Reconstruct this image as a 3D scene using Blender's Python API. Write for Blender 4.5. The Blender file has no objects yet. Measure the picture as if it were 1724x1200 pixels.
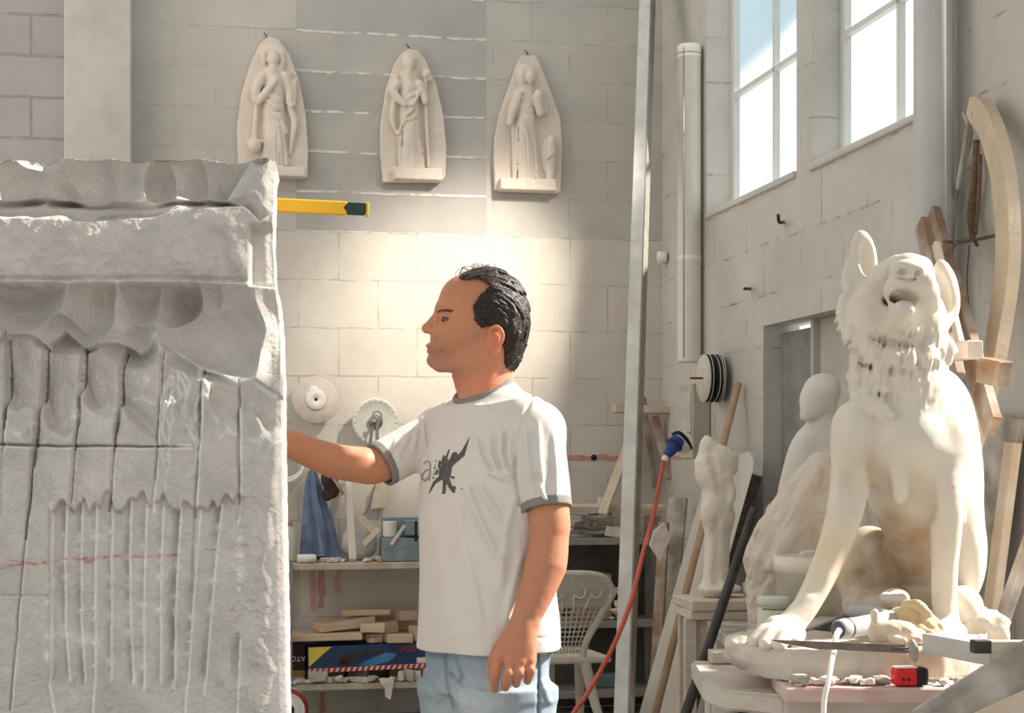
import bpy, bmesh, math, random
import numpy as np
from mathutils import Vector, Matrix
from mathutils.bvhtree import BVHTree

# ------------------------------------------------------------------ scene
sc = bpy.context.scene
COL = sc.collection
sc.view_settings.view_transform = 'Standard'
sc.view_settings.look = 'None'
sc.view_settings.exposure = 0.42
sc.view_settings.gamma = 1.0
sc.view_settings.use_curve_mapping = False
sc.cycles.use_denoising = True
sc.cycles.max_bounces = 8
sc.cycles.diffuse_bounces = 5

F, CX, HY, CZ = 2800.0, 862.0, 780.0, 1.29
cam_d = bpy.data.cameras.new('camera')
cam = bpy.data.objects.new('camera', cam_d)
COL.objects.link(cam)
cam.location = (0, 0, CZ)
cam.rotation_euler = (math.pi / 2, 0, 0)
cam_d.sensor_fit = 'HORIZONTAL'
cam_d.sensor_width = 36.0
cam_d.lens = 36.0 * F / 1724.0
cam_d.shift_y = 180.0 / 1724.0
cam_d.clip_end = 200
sc.camera = cam


def P(px, py, Y):
    """world point seen at a photo position, at depth Y"""
    return np.array([(px - CX) / F * Y, Y, CZ - (py - HY) / F * Y])


# room frame: u runs right along the back wall, v runs into the depth
ANG = math.atan(0.2)
U = np.array([math.cos(ANG), math.sin(ANG), 0.0])
V = np.array([-math.sin(ANG), math.cos(ANG), 0.0])
CORNER = np.array([0.803, 8.89, 0.0])
ZV = np.array([0.0, 0.0, 1.0])
ROOM = Matrix.Translation(Vector(CORNER)) @ Matrix.Rotation(ANG, 4, 'Z')


def room(u, v, z):
    return CORNER + u * U + v * V + z * ZV


def _ray(px, py):
    return np.array([(px - CX) / F, 1.0, -(py - HY) / F])


def onB(px, py, d=0.0):
    """(u, v, z) on the back wall, d metres in front of it"""
    r = _ray(px, py)
    t = (CORNER @ V - d) / (r @ V)
    p = r * t + np.array([0, 0, CZ])
    return np.array([(p - CORNER) @ U, -d, p[2]])


def onR(px, py, d=0.0):
    """(u, v, z) on the right wall, d metres in front of it"""
    r = _ray(px, py)
    t = (CORNER @ U - d) / (r @ U)
    p = r * t + np.array([0, 0, CZ])
    return np.array([-d, (p - CORNER) @ V, p[2]])


def WB(px, py, d=0.0):
    return room(*onB(px, py, d))


def WR(px, py, d=0.0):
    return room(*onR(px, py, d))


def lin(*c):
    if len(c) == 1:
        c = c[0]
    o = []
    for x in c[:3]:
        x = x / 255.0
        o.append(x / 12.92 if x <= 0.04045 else ((x + 0.055) / 1.055) ** 2.4)
    return tuple(o)


# ------------------------------------------------------------------ materials
def _nt(name):
    m = bpy.data.materials.new(name)
    m.use_nodes = True
    nt = m.node_tree
    b = nt.nodes['Principled BSDF']
    return m, nt, b


def mat(name, col, rough=0.8, var=0.12, scale=6.0, bump=0.15, bscale=60.0, attr=None, metal=0.0, spec=0.3,
        stretch=None, sheen=0.0, var_col=None, bdist=0.01, sub=0.0):
    m, nt, b = _nt(name)
    N, L = nt.nodes, nt.links
    tc = N.new('ShaderNodeTexCoord')
    vec = tc.outputs['Object']
    if stretch:
        mp = N.new('ShaderNodeMapping')
        mp.inputs['Scale'].default_value = stretch
        L.new(vec, mp.inputs['Vector'])
        vec = mp.outputs['Vector']
    n1 = N.new('ShaderNodeTexNoise')
    n1.inputs['Scale'].default_value = scale
    n1.inputs['Detail'].default_value = 6
    n1.inputs['Roughness'].default_value = 0.65
    L.new(vec, n1.inputs['Vector'])
    ramp = N.new('ShaderNodeValToRGB')
    ramp.color_ramp.elements[0].position = 0.3
    ramp.color_ramp.elements[1].position = 0.7
    lo = var_col if var_col else tuple(c * (1 - var * 1.6) for c in col)
    hi = tuple(min(1, c * (1 + var)) for c in col)
    ramp.color_ramp.elements[0].color = (*lo, 1)
    ramp.color_ramp.elements[1].color = (*hi, 1)
    L.new(n1.outputs['Fac'], ramp.inputs['Fac'])
    out = ramp.outputs['Color']
    if attr:
        at = N.new('ShaderNodeVertexColor')
        at.layer_name = attr
        mx = N.new('ShaderNodeMix')
        mx.data_type = 'RGBA'
        mx.blend_type = 'MULTIPLY'
        mx.inputs['Factor'].default_value = 1.0
        L.new(at.outputs['Color'], mx.inputs['A'])
        L.new(out, mx.inputs['B'])
        out = mx.outputs['Result']
    L.new(out, b.inputs['Base Color'])
    b.inputs['Roughness'].default_value = rough
    b.inputs['Metallic'].default_value = metal
    b.inputs['Specular IOR Level'].default_value = spec
    if sheen:
        b.inputs['Sheen Weight'].default_value = sheen
    if sub:
        b.inputs['Subsurface Weight'].default_value = sub
        b.inputs['Subsurface Radius'].default_value = (0.012, 0.004, 0.002)
        b.inputs['Subsurface Scale'].default_value = 0.5
    if bump:
        n2 = N.new('ShaderNodeTexNoise')
        n2.inputs['Scale'].default_value = bscale
        n2.inputs['Detail'].default_value = 5
        L.new(vec, n2.inputs['Vector'])
        bp = N.new('ShaderNodeBump')
        bp.inputs['Strength'].default_value = bump
        bp.inputs['Distance'].default_value = bdist
        L.new(n2.outputs['Fac'], bp.inputs['Height'])
        L.new(bp.outputs['Normal'], b.inputs['Normal'])
    return m


def wood(name, col, dark=0.75, rough=0.75, dust=0.3):
    """grain runs along local x; pale dust settles in patches"""
    m, nt, b = _nt(name)
    N, L = nt.nodes, nt.links
    tc = N.new('ShaderNodeTexCoord')
    mp = N.new('ShaderNodeMapping')
    mp.inputs['Scale'].default_value = (1.2, 26, 26)
    L.new(tc.outputs['Object'], mp.inputs['Vector'])
    n1 = N.new('ShaderNodeTexNoise')
    n1.inputs['Scale'].default_value = 3
    n1.inputs['Detail'].default_value = 7
    n1.inputs['Distortion'].default_value = 0.6
    L.new(mp.outputs['Vector'], n1.inputs['Vector'])
    r = N.new('ShaderNodeValToRGB')
    r.color_ramp.elements[0].position = 0.3
    r.color_ramp.elements[1].position = 0.72
    r.color_ramp.elements[0].color = (*[c * dark for c in col], 1)
    r.color_ramp.elements[1].color = (*[min(1, c * 1.08) for c in col], 1)
    L.new(n1.outputs['Fac'], r.inputs['Fac'])
    n2 = N.new('ShaderNodeTexNoise')
    n2.inputs['Scale'].default_value = 9
    n2.inputs['Detail'].default_value = 6
    L.new(tc.outputs['Object'], n2.inputs['Vector'])
    mr = N.new('ShaderNodeMapRange')
    mr.inputs['From Min'].default_value = 0.4
    mr.inputs['From Max'].default_value = 0.75
    mr.inputs['To Max'].default_value = min(1.0, dust * 2)
    L.new(n2.outputs['Fac'], mr.inputs['Value'])
    mx = N.new('ShaderNodeMix')
    mx.data_type = 'RGBA'
    L.new(mr.outputs['Result'], mx.inputs['Factor'])
    L.new(r.outputs['Color'], mx.inputs['A'])
    mx.inputs['B'].default_value = (0.62, 0.58, 0.53, 1)
    L.new(mx.outputs['Result'], b.inputs['Base Color'])
    b.inputs['Roughness'].default_value = rough
    b.inputs['Specular IOR Level'].default_value = 0.25
    bp = N.new('ShaderNodeBump')
    bp.inputs['Strength'].default_value = 0.25
    bp.inputs['Distance'].default_value = 0.003
    L.new(n1.outputs['Fac'], bp.inputs['Height'])
    L.new(bp.outputs['Normal'], b.inputs['Normal'])
    return m


# ------------------------------------------------------------------ objects
WM = {}          # world matrices kept by hand (no depsgraph needed)


def _link(o, M, parent):
    COL.objects.link(o)
    WM[o.name] = M
    if parent is not None:
        o.parent = parent
        o.matrix_local = WM[parent.name].inverted() @ M
    else:
        o.matrix_local = M
    return o


def tag(o, label=None, cat=None, group=None, kind=None):
    if label:
        o['label'] = label
    if cat:
        o['category'] = cat
    if group:
        o['group'] = group
    if kind:
        o['kind'] = kind
    return o


def thing(name, label, cat, base, group=None, rz=0.0):
    o = bpy.data.objects.new(name, None)
    o.empty_display_size = 0.05
    M = Matrix.Translation(Vector(base)) @ Matrix.Rotation(rz, 4, 'Z')
    _link(o, M, None)
    return tag(o, label, cat, group)


def mesh_np(name, v, f, smooth=True, cols=None):
    """v (n,3) array; f (m,3|4) int array or list of lists"""
    me = bpy.data.meshes.new(name)
    v = np.asarray(v, dtype=np.float32)
    if isinstance(f, np.ndarray):
        m, k = f.shape
        me.vertices.add(len(v))
        me.vertices.foreach_set('co', v.ravel())
        me.loops.add(m * k)
        me.loops.foreach_set('vertex_index', f.astype(np.int32).ravel())
        me.polygons.add(m)
        me.polygons.foreach_set('loop_start', np.arange(0, m * k, k, dtype=np.int32))
        me.polygons.foreach_set('loop_total', np.full(m, k, dtype=np.int32))
        me.update(calc_edges=True)
    else:
        me.from_pydata([tuple(x) for x in v.tolist()], [], f)
        me.update()
    if smooth:
        me.polygons.foreach_set('use_smooth', np.ones(len(me.polygons), dtype=bool))
    if cols is not None:
        ca = me.color_attributes.new('Col', 'FLOAT_COLOR', 'POINT')
        c4 = np.ones((len(v), 4), dtype=np.float32)
        c4[:, :3] = cols
        ca.data.foreach_set('color', c4.ravel())
    return me


def obj(name, v, f, m, parent=None, M=None, smooth=False, cols=None, world=False, base=None):
    """v are local to M; with world=True v are world points and base is the origin"""
    v = np.asarray(v, dtype=float)
    if world:
        if base is None:
            if parent is not None:
                M = WM[parent.name].copy()
            else:
                base = np.array([v[:, 0].mean(), v[:, 1].mean(), v[:, 2].min()])
        if M is None:
            M = Matrix.Translation(Vector(base))
        Mi = np.array(M.inverted())
        v = v @ Mi[:3, :3].T + Mi[:3, 3]
    if M is None:
        M = WM[parent.name].copy() if parent is not None else Matrix.Identity(4)
    me = mesh_np(name, v, f, smooth, cols)
    for mm in (m if isinstance(m, (list, tuple)) else [m]):
        me.materials.append(mm)
    o = bpy.data.objects.new(name, me)
    return _link(o, M, parent)


def struct(o):
    o['kind'] = 'structure'
    return o


def copy_tree(o, M, label=None, group=None):
    """copy a thing with its parts and sub-parts to world matrix M"""
    def rec(s, par, Mw):
        c = s.copy()
        COL.objects.link(c)
        WM[c.name] = Mw
        if par is not None:
            c.parent = par
        c.matrix_local = (WM[par.name].inverted() @ Mw) if par is not None else Mw
        for ch in [x for x in list(bpy.data.objects) if x.parent is s]:
            rec(ch, c, Mw @ (WM[s.name].inverted() @ WM[ch.name]))
        return c
    r = rec(o, None, M)
    return tag(r, label, None, group)


# ------------------------------------------------------------------ shapes (verts, faces)
def bm_out(bm):
    bm.verts.ensure_lookup_table()
    bm.verts.index_update()
    v = np.array([x.co[:] for x in bm.verts])
    f = [[x.index for x in p.verts] for p in bm.faces]
    bm.free()
    return v, f


def join(*parts):
    V_, F_ = [], []
    n = 0
    for v, f in parts:
        V_.append(np.asarray(v, dtype=float))
        F_ += [[i + n for i in p] for p in (f.tolist() if isinstance(f, np.ndarray) else f)]
        n += len(v)
    return np.vstack(V_), F_


def xf(shape, M):
    v, f = shape
    A = np.array(M)
    return np.asarray(v) @ A[:3, :3].T + A[:3, 3], f


def box(sx, sy, sz, bev=0.0, seg=2, c=(0, 0, 0), jit=0.0, seed=0):
    bm = bmesh.new()
    bmesh.ops.create_cube(bm, size=1.0)
    rnd = random.Random(seed)
    for v in bm.verts:
        v.co = Vector((v.co.x * sx + c[0], v.co.y * sy + c[1], v.co.z * sz + c[2]))
        if jit:
            v.co += Vector((rnd.uniform(-jit, jit), rnd.uniform(-jit, jit), rnd.uniform(-jit, jit)))
    if bev:
        bmesh.ops.bevel(bm, geom=bm.edges[:], offset=bev, segments=seg, affect='EDGES', profile=0.5)
    return bm_out(bm)


def lathe(prof, n=48, close=True):
    """prof: (r, z) list, axis local z"""
    v, f = [], []
    for r, z in prof:
        for k in range(n):
            a = 2 * math.pi * k / n
            v.append((r * math.cos(a), r * math.sin(a), z))
    m = len(prof)
    for i in range(m - 1):
        for k in range(n):
            k2 = (k + 1) % n
            f.append([i * n + k, i * n + k2, (i + 1) * n + k2, (i + 1) * n + k])
    if close:
        f.append([k for k in range(n)][::-1])
        f.append([(m - 1) * n + k for k in range(n)])
    return np.array(v), f


def _smooth_path(pts, sub=6):
    pts = [np.asarray(p, dtype=float) for p in pts]
    if len(pts) < 3 or sub <= 1:
        return np.array(pts)
    out = []
    q = [2 * pts[0] - pts[1]] + pts + [2 * pts[-1] - pts[-2]]
    for i in range(1, len(q) - 2):
        p0, p1, p2, p3 = q[i - 1], q[i], q[i + 1], q[i + 2]
        for s in range(sub):
            t = s / sub
            out.append(0.5 * ((2 * p1) + (-p0 + p2) * t + (2 * p0 - 5 * p1 + 4 * p2 - p3) * t * t + (-p0 + 3 * p1 - 3 * p2 + p3) * t ** 3))
    out.append(pts[-1])
    return np.array(out)


def tube(pts, r, n=10, sub=6, flat=None):
    """tube along pts; r number or list; flat=(ref, k) squashes across ref"""
    path = _smooth_path(pts, sub)
    m = len(path)
    rs = np.full(m, r) if np.isscalar(r) else np.interp(np.linspace(0, 1, m), np.linspace(0, 1, len(r)), r)
    v, f = [], []
    up = np.array([0.13, 0.27, 0.95])
    nprev = None
    for i in range(m):
        t = path[min(i + 1, m - 1)] - path[max(i - 1, 0)]
        t = t / (np.linalg.norm(t) + 1e-12)
        a = up if nprev is None else nprev
        a = a - t * (a @ t)
        if np.linalg.norm(a) < 1e-4:
            a = np.array([1.0, 0, 0]) - t * t[0]
        a = a / np.linalg.norm(a)
        nprev = a
        b = np.cross(t, a)
        for k in range(n):
            th = 2 * math.pi * k / n
            v.append(path[i] + rs[i] * (math.cos(th) * a + math.sin(th) * b))
    for i in range(m - 1):
        for k in range(n):
            k2 = (k + 1) % n
            f.append([i * n + k, i * n + k2, (i + 1) * n + k2, (i + 1) * n + k])
    f.append(list(range(n))[::-1])
    f.append([(m - 1) * n + k for k in range(n)])
    return np.array(v), f


def prism(outline, depth, bev=0.0):
    """outline in local x,z; extruded from y=0 to y=depth"""
    bm = bmesh.new()
    vs = [bm.verts.new((x, 0, z)) for x, z in outline]
    fc = bm.faces.new(vs)
    r = bmesh.ops.extrude_face_region(bm, geom=[fc])
    for g in r['geom']:
        if isinstance(g, bmesh.types.BMVert):
            g.co.y += depth
    bmesh.ops.recalc_face_normals(bm, faces=bm.faces[:])
    if bev:
        bmesh.ops.bevel(bm, geom=bm.edges[:], offset=bev, segments=2, affect='EDGES', profile=0.5)
    return bm_out(bm)


def rock(sx, sy, sz, seed, n=16):
    rnd = random.Random(seed)
    bm = bmesh.new()
    for _ in range(n):
        p = Vector((rnd.gauss(0, 1), rnd.gauss(0, 1), rnd.gauss(0, 1))).normalized()
        p *= rnd.uniform(0.8, 1.0)
        q = [max(-0.62, min(0.62, c)) / 0.62 for c in p]
        bm.verts.new((q[0] * sx / 2, q[1] * sy / 2, q[2] * sz / 2))
    r = bmesh.ops.convex_hull(bm, input=bm.verts[:])
    bmesh.ops.delete(bm, geom=list({g for g in r['geom_interior'] + r['geom_unused'] if isinstance(g, bmesh.types.BMVert)}), context='VERTS')
    z0 = min(v.co.z for v in bm.verts)
    for v in bm.verts:
        v.co.z -= z0
    bmesh.ops.bevel(bm, geom=bm.edges[:], offset=min(sx, sy, sz) * 0.04, segments=1, affect='EDGES')
    return bm_out(bm)


def frame(o, x, up=(0, 0, 1)):
    """matrix with origin o, local x along x, local z as near up as can be"""
    x = np.asarray(x, dtype=float)
    x = x / np.linalg.norm(x)
    z = np.asarray(up, dtype=float)
    z = z - x * (z @ x)
    z = z / np.linalg.norm(z)
    y = np.cross(z, x)
    M = Matrix.Identity(4)
    for i in range(3):
        M[i][0], M[i][1], M[i][2], M[i][3] = x[i], y[i], z[i], o[i]
    return M


def board(name, a, b, w, t, m, up=(0, -1, 0), parent=None, bev=0.003, label=None, cat=None, group=None, seed=0, jit=0.0):
    """plank from a to b, w wide, t thick; up = the direction its broad face looks"""
    a, b = np.asarray(a, float), np.asarray(b, float)
    L_ = np.linalg.norm(b - a)
    v, f = box(L_, w, t, bev, 1, (L_ / 2, 0, 0), jit, seed)
    o = obj(name, v, f, m, parent, frame(a, b - a, up))
    return tag(o, label, cat, group)


# ------------------------------------------------------------------ implicit sculpting
class Sculpt:
    def __init__(s, lo, hi, h):
        s.lo = np.asarray(lo, float)
        s.h = h
        s.n = np.ceil((np.asarray(hi, float) - s.lo) / h).astype(int) + 1
        s.D = np.full(tuple(s.n), 9.0, dtype=np.float32)

    def _sl(s, lo, hi):
        a = np.clip(np.floor((np.asarray(lo) - s.lo) / s.h).astype(int), 0, s.n)
        b = np.clip(np.ceil((np.asarray(hi) - s.lo) / s.h).astype(int) + 1, 0, s.n)
        if np.any(b <= a):
            return None, None
        g = [(s.lo[i] + s.h * np.arange(a[i], b[i])).astype(np.float32) for i in range(3)]
        return tuple(slice(a[i], b[i]) for i in range(3)), (g[0][:, None, None], g[1][None, :, None], g[2][None, None, :])

    def put(s, fn, lo, hi, k=0.0, op='add'):
        mg = k + 3 * s.h
        sl, g = s._sl(np.asarray(lo) - mg, np.asarray(hi) + mg)
        if sl is None:
            return
        d = fn(*g).astype(np.float32)
        a = s.D[sl]
        if op == 'add':
            r = np.minimum(a, d)
            if k > 0:
                m = np.maximum(k - np.abs(a - d), 0) / k
                r = r - m * m * k * 0.25
        else:
            d = -d
            r = np.maximum(a, d)
            if k > 0:
                m = np.maximum(k - np.abs(a - d), 0) / k
                r = r + m * m * k * 0.25
        s.D[sl] = r

    def cap(s, a, b, ra, rb=None, k=0.0, op='add'):
        rb = ra if rb is None else rb
        a, b = np.asarray(a, float), np.asarray(b, float)
        e = b - a
        L2 = float(e @ e) + 1e-12

        def fn(X, Y, Z):
            dx, dy, dz = X - a[0], Y - a[1], Z - a[2]
            t = np.clip((dx * e[0] + dy * e[1] + dz * e[2]) / L2, 0, 1)
            return np.sqrt((dx - t * e[0]) ** 2 + (dy - t * e[1]) ** 2 + (dz - t * e[2]) ** 2) - (ra + t * (rb - ra))
        r = max(ra, rb)
        s.put(fn, np.minimum(a, b) - r, np.maximum(a, b) + r, k, op)

    def chain(s, pts, rs, k=0.0, op='add', sub=4):
        p = _smooth_path(pts, sub)
        r = np.interp(np.linspace(0, 1, len(p)), np.linspace(0, 1, len(rs)), rs) if not np.isscalar(rs) else np.full(len(p), rs)
        a_, b_ = p.min(0) - r.max(), p.max(0) + r.max()

        def fn(X, Y, Z):
            d = None
            for i in range(len(p) - 1):
                a, e = p[i], p[i + 1] - p[i]
                L2 = float(e @ e) + 1e-12
                dx, dy, dz = X - a[0], Y - a[1], Z - a[2]
                t = np.clip((dx * e[0] + dy * e[1] + dz * e[2]) / L2, 0, 1)
                q = np.sqrt((dx - t * e[0]) ** 2 + (dy - t * e[1]) ** 2 + (dz - t * e[2]) ** 2) - (r[i] + t * (r[i + 1] - r[i]))
                d = q if d is None else np.minimum(d, q)
            return d
        s.put(fn, a_, b_, k, op)

    def ell(s, c, r, R=None, k=0.0, op='add'):
        """R rows = local axes in world"""
        c = np.asarray(c, float)
        R = np.eye(3) if R is None else np.asarray(R, float)
        r = np.asarray(r, float)
        ext = np.sqrt(((R * r[:, None]) ** 2).sum(0))

        def fn(X, Y, Z):
            dx, dy, dz = X - c[0], Y - c[1], Z - c[2]
            q = [dx * R[i, 0] + dy * R[i, 1] + dz * R[i, 2] for i in range(3)]
            k0 = np.sqrt(sum((q[i] / r[i]) ** 2 for i in range(3)))
            k1 = np.sqrt(sum((q[i] / r[i] ** 2) ** 2 for i in range(3))) + 1e-9
            return k0 * (k0 - 1) / k1
        s.put(fn, c - ext, c + ext, k, op)

    def bx(s, c, r, R=None, k=0.0, op='add', rnd=0.0):
        c = np.asarray(c, float)
        R = np.eye(3) if R is None else np.asarray(R, float)
        r = np.asarray(r, float)
        ext = (np.abs(R) * r[:, None]).sum(0)

        def fn(X, Y, Z):
            dx, dy, dz = X - c[0], Y - c[1], Z - c[2]
            q = [np.abs(dx * R[i, 0] + dy * R[i, 1] + dz * R[i, 2]) - (r[i] - rnd) for i in range(3)]
            o = np.sqrt(sum(np.maximum(x, 0) ** 2 for x in q))
            return o + np.minimum(np.maximum(np.maximum(q[0], q[1]), q[2]), 0) - rnd
        s.put(fn, c - ext, c + ext, k, op)

    def loft(s, secs, e1, e2, k=0.0, op='add', ex=2.4, z_lo=None, z_hi=None):
        """elliptic sections (z, cx, cy, a, b): a along e1, b along e2"""
        q = np.array(sorted(secs), float)
        zl = q[0, 0] if z_lo is None else z_lo
        zh = q[-1, 0] if z_hi is None else z_hi
        m = q[:, 3:5].max()
        lo = np.array([q[:, 1].min() - m, q[:, 2].min() - m, zl])
        hi = np.array([q[:, 1].max() + m, q[:, 2].max() + m, zh])
        # dense smooth interpolation of the sections
        zz = np.linspace(q[0, 0], q[-1, 0], 200)
        cur = np.stack([np.interp(zz, q[:, 0], q[:, i]) for i in range(1, 5)], 1)
        ker = np.hanning(23)
        ker /= ker.sum()
        pad = np.pad(cur, ((11, 11), (0, 0)), mode='edge')
        cur = np.stack([np.convolve(pad[:, i], ker, 'valid') for i in range(4)], 1)

        def fn(X, Y, Z):
            cx, cy, a, b = [np.interp(Z.ravel(), zz, cur[:, i]).reshape(Z.shape).astype(np.float32) for i in range(4)]
            dx, dy = X - cx, Y - cy
            p1 = np.abs(dx * e1[0] + dy * e1[1]) / a
            p2 = np.abs(dx * e2[0] + dy * e2[1]) / b
            g = (p1 ** ex + p2 ** ex + 1e-9) ** (1 / ex)
            d = (g - 1) * np.minimum(a, b)
            return np.maximum(d, np.maximum(zl - Z, Z - zh))
        s.put(fn, lo, hi, k, op)

    def cut_plane(s, p, n, lo=None, hi=None, k=0.0):
        """remove everything on the +n side of the plane within lo..hi"""
        p, n = np.asarray(p, float), np.asarray(n, float)
        n = n / np.linalg.norm(n)
        lo = s.lo if lo is None else np.asarray(lo)
        hi = s.lo + s.h * s.n if hi is None else np.asarray(hi)
        sl, g = s._sl(lo, hi)
        d = ((g[0] - p[0]) * n[0] + (g[1] - p[1]) * n[1] + (g[2] - p[2]) * n[2]).astype(np.float32)
        a = s.D[sl]
        r = np.maximum(a, d)
        if k:
            m = np.maximum(k - np.abs(a - d), 0) / k
            r = r + m * m * k * 0.25
        s.D[sl] = r

    def disp(s, fn, band=0.03):
        """D += fn(points) for voxels near the surface; fn takes (n,3)"""
        ix = np.nonzero(np.abs(s.D) < band)
        p = np.stack([s.lo[i] + s.h * ix[i] for i in range(3)], 1)
        s.D[ix] += fn(p).astype(np.float32)

    def mesh(s, smooth=0):
        D = s.D
        D[0], D[-1] = 9, 9
        D[:, 0], D[:, -1] = 9, 9
        D[:, :, 0], D[:, :, -1] = 9, 9
        I = D < 0
        cnt = np.zeros(tuple(x - 1 for x in D.shape), dtype=np.int8)
        for a in (0, 1):
            for b in (0, 1):
                for c in (0, 1):
                    cnt += I[a:D.shape[0] - 1 + a, b:D.shape[1] - 1 + b, c:D.shape[2] - 1 + c]
        act = (cnt > 0) & (cnt < 8)
        cells = np.argwhere(act)
        vid = np.full(act.shape, -1, dtype=np.int32)
        vid[act] = np.arange(len(cells))
        corner = {}
        for a in (0, 1):
            for b in (0, 1):
                for c in (0, 1):
                    corner[a, b, c] = D[cells[:, 0] + a, cells[:, 1] + b, cells[:, 2] + c]
        acc = np.zeros((len(cells), 3))
        num = np.zeros(len(cells))
        for p in corner:
            for ax in range(3):
                if p[ax] == 0:
                    q = list(p)
                    q[ax] = 1
                    d0, d1 = corner[p], corner[tuple(q)]
                    hit = (d0 < 0) != (d1 < 0)
                    t = np.where(hit, d0 / np.where(hit, d0 - d1, 1), 0)
                    e = np.array(p, float)[None, :].repeat(len(cells), 0)
                    e[:, ax] += t
                    acc += np.where(hit[:, None], e, 0)
                    num += hit
        v = s.lo + s.h * (cells + acc / num[:, None])
        faces = []
        for ax in range(3):
            o = [i for i in range(3) if i != ax]
            A = [slice(0, -1)] * 3
            B = [slice(0, -1)] * 3
            A[ax], B[ax] = slice(0, D.shape[ax] - 1), slice(1, D.shape[ax])
            A[o[0]] = B[o[0]] = slice(1, D.shape[o[0]] - 1)
            A[o[1]] = B[o[1]] = slice(1, D.shape[o[1]] - 1)
            ia, ib = I[tuple(A)], I[tuple(B)]
            e = np.argwhere(ia != ib)
            if len(e) == 0:
                continue
            flip = ia[tuple(e.T)]
            base = e.copy()
            base[:, o[0]] += 1
            base[:, o[1]] += 1
            q = []
            for d0, d1 in ((1, 1), (0, 1), (0, 0), (1, 0)):
                c = base.copy()
                c[:, o[0]] -= d0
                c[:, o[1]] -= d1
                q.append(vid[tuple(c.T)])
            q = np.stack(q, 1)
            if ax == 1:
                flip = ~flip
            q[~flip] = q[~flip][:, ::-1]
            faces.append(q)
        f = np.vstack(faces)
        for _ in range(smooth):
            acc = np.zeros_like(v)
            num = np.zeros(len(v))
            for i in range(4):
                a, b = f[:, i], f[:, (i + 1) % 4]
                np.add.at(acc, a, v[b])
                np.add.at(num, a, 1)
            v = 0.5 * v + 0.5 * acc / np.maximum(num, 1)[:, None]
        return v, f


def rotm(ax, ang):
    return np.array(Matrix.Rotation(ang, 3, Vector(ax)))


def axes(x, up=(0, 0, 1)):
    """rows: x, y, z"""
    x = np.asarray(x, float)
    x = x / np.linalg.norm(x)
    z = np.asarray(up, float)
    z = z - x * (z @ x)
    z = z / np.linalg.norm(z)
    return np.stack([x, np.cross(z, x), z])


# hash-lattice value noise for numpy points (any dimension 2 or 3)
def vnoise(p, seed=0):
    p = np.asarray(p, float)
    i = np.floor(p).astype(np.int64)
    f = p - i
    f = f * f * (3 - 2 * f)
    d = p.shape[-1]
    out = 0.0
    for c in range(2 ** d):
        w = 1.0
        h = np.full(p.shape[:-1], seed * 1013 + 7, dtype=np.int64)
        for a in range(d):
            b = (c >> a) & 1
            w = w * (f[..., a] if b else 1 - f[..., a])
            h = (h * 73856093) ^ ((i[..., a] + b) * (19349663, 83492791, 49979687)[a])
            h = h & 0x7fffffff
        h = (h * 1103515245 + 12345) & 0x7fffffff
        h = (h ^ (h >> 13)) * 1274126177 & 0x7fffffff
        out = out + w * ((h >> 8) % 65536 / 65536.0)
    return out * 2 - 1


def fbm(p, oct=4, seed=0, gain=0.5):
    a, s, o = 1.0, 0.0, 0.0
    p = np.asarray(p, float)
    for k in range(oct):
        o = o + a * vnoise(p * 2 ** k + k * 17.3, seed + k)
        s += a
        a *= gain
    return o / s


def to_px(p):
    return CX + p[..., 0] / p[..., 1] * F, HY - (p[..., 2] - CZ) / p[..., 1] * F


def seg_dist(x, y, pts):
    """distance of points (x,y) to a polyline, and the parameter 0..1 along it"""
    best = np.full(np.shape(x), 1e9)
    tt = np.zeros(np.shape(x))
    n = len(pts) - 1
    for i in range(n):
        ax, ay = pts[i]
        ex, ey = pts[i + 1][0] - ax, pts[i + 1][1] - ay
        t = np.clip(((x - ax) * ex + (y - ay) * ey) / (ex * ex + ey * ey + 1e-9), 0, 1)
        d = np.hypot(x - ax - t * ex, y - ay - t * ey)
        m = d < best
        best = np.where(m, d, best)
        tt = np.where(m, (i + t) / n, tt)
    return best, tt


def poly_sdf(x, y, pts):
    d = np.full(np.shape(x), 1e9)
    s = np.ones(np.shape(x))
    n = len(pts)
    j = n - 1
    for i in range(n):
        ex, ey = pts[j][0] - pts[i][0], pts[j][1] - pts[i][1]
        wx, wy = x - pts[i][0], y - pts[i][1]
        t = np.clip((wx * ex + wy * ey) / (ex * ex + ey * ey + 1e-12), 0, 1)
        d = np.minimum(d, (wx - ex * t) ** 2 + (wy - ey * t) ** 2)
        c1, c2, c3 = y >= pts[i][1], y < pts[j][1], ex * wy > ey * wx
        s = np.where((c1 & c2 & c3) | (~c1 & ~c2 & ~c3), -s, s)
        j = i
    return s * np.sqrt(d)


def txt(body, size, align='CENTER'):
    """flat lettering as a mesh in local x,y"""
    cu = bpy.data.curves.new('lettering', 'FONT')
    cu.body = body
    cu.size = size
    cu.align_x = align
    cu.align_y = 'CENTER'
    cu.extrude = 0.0004
    cu.resolution_u = 4
    o = bpy.data.objects.new('lettering', cu)
    me = bpy.data.meshes.new_from_object(o)
    v = np.array([x.co[:] for x in me.vertices])
    f = [list(p.vertices) for p in me.polygons]
    bpy.data.objects.remove(o)
    bpy.data.meshes.remove(me)
    bpy.data.curves.remove(cu)
    return v, f
# ------------------------------------------------------------------ light
w = bpy.data.worlds.new('sky')
sc.world = w
w.use_nodes = True
nt = w.node_tree
N, L = nt.nodes, nt.links
bg = N['Background']
tc = N.new('ShaderNodeTexCoord')
dotn = N.new('ShaderNodeVectorMath')
dotn.operation = 'DOT_PRODUCT'
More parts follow.
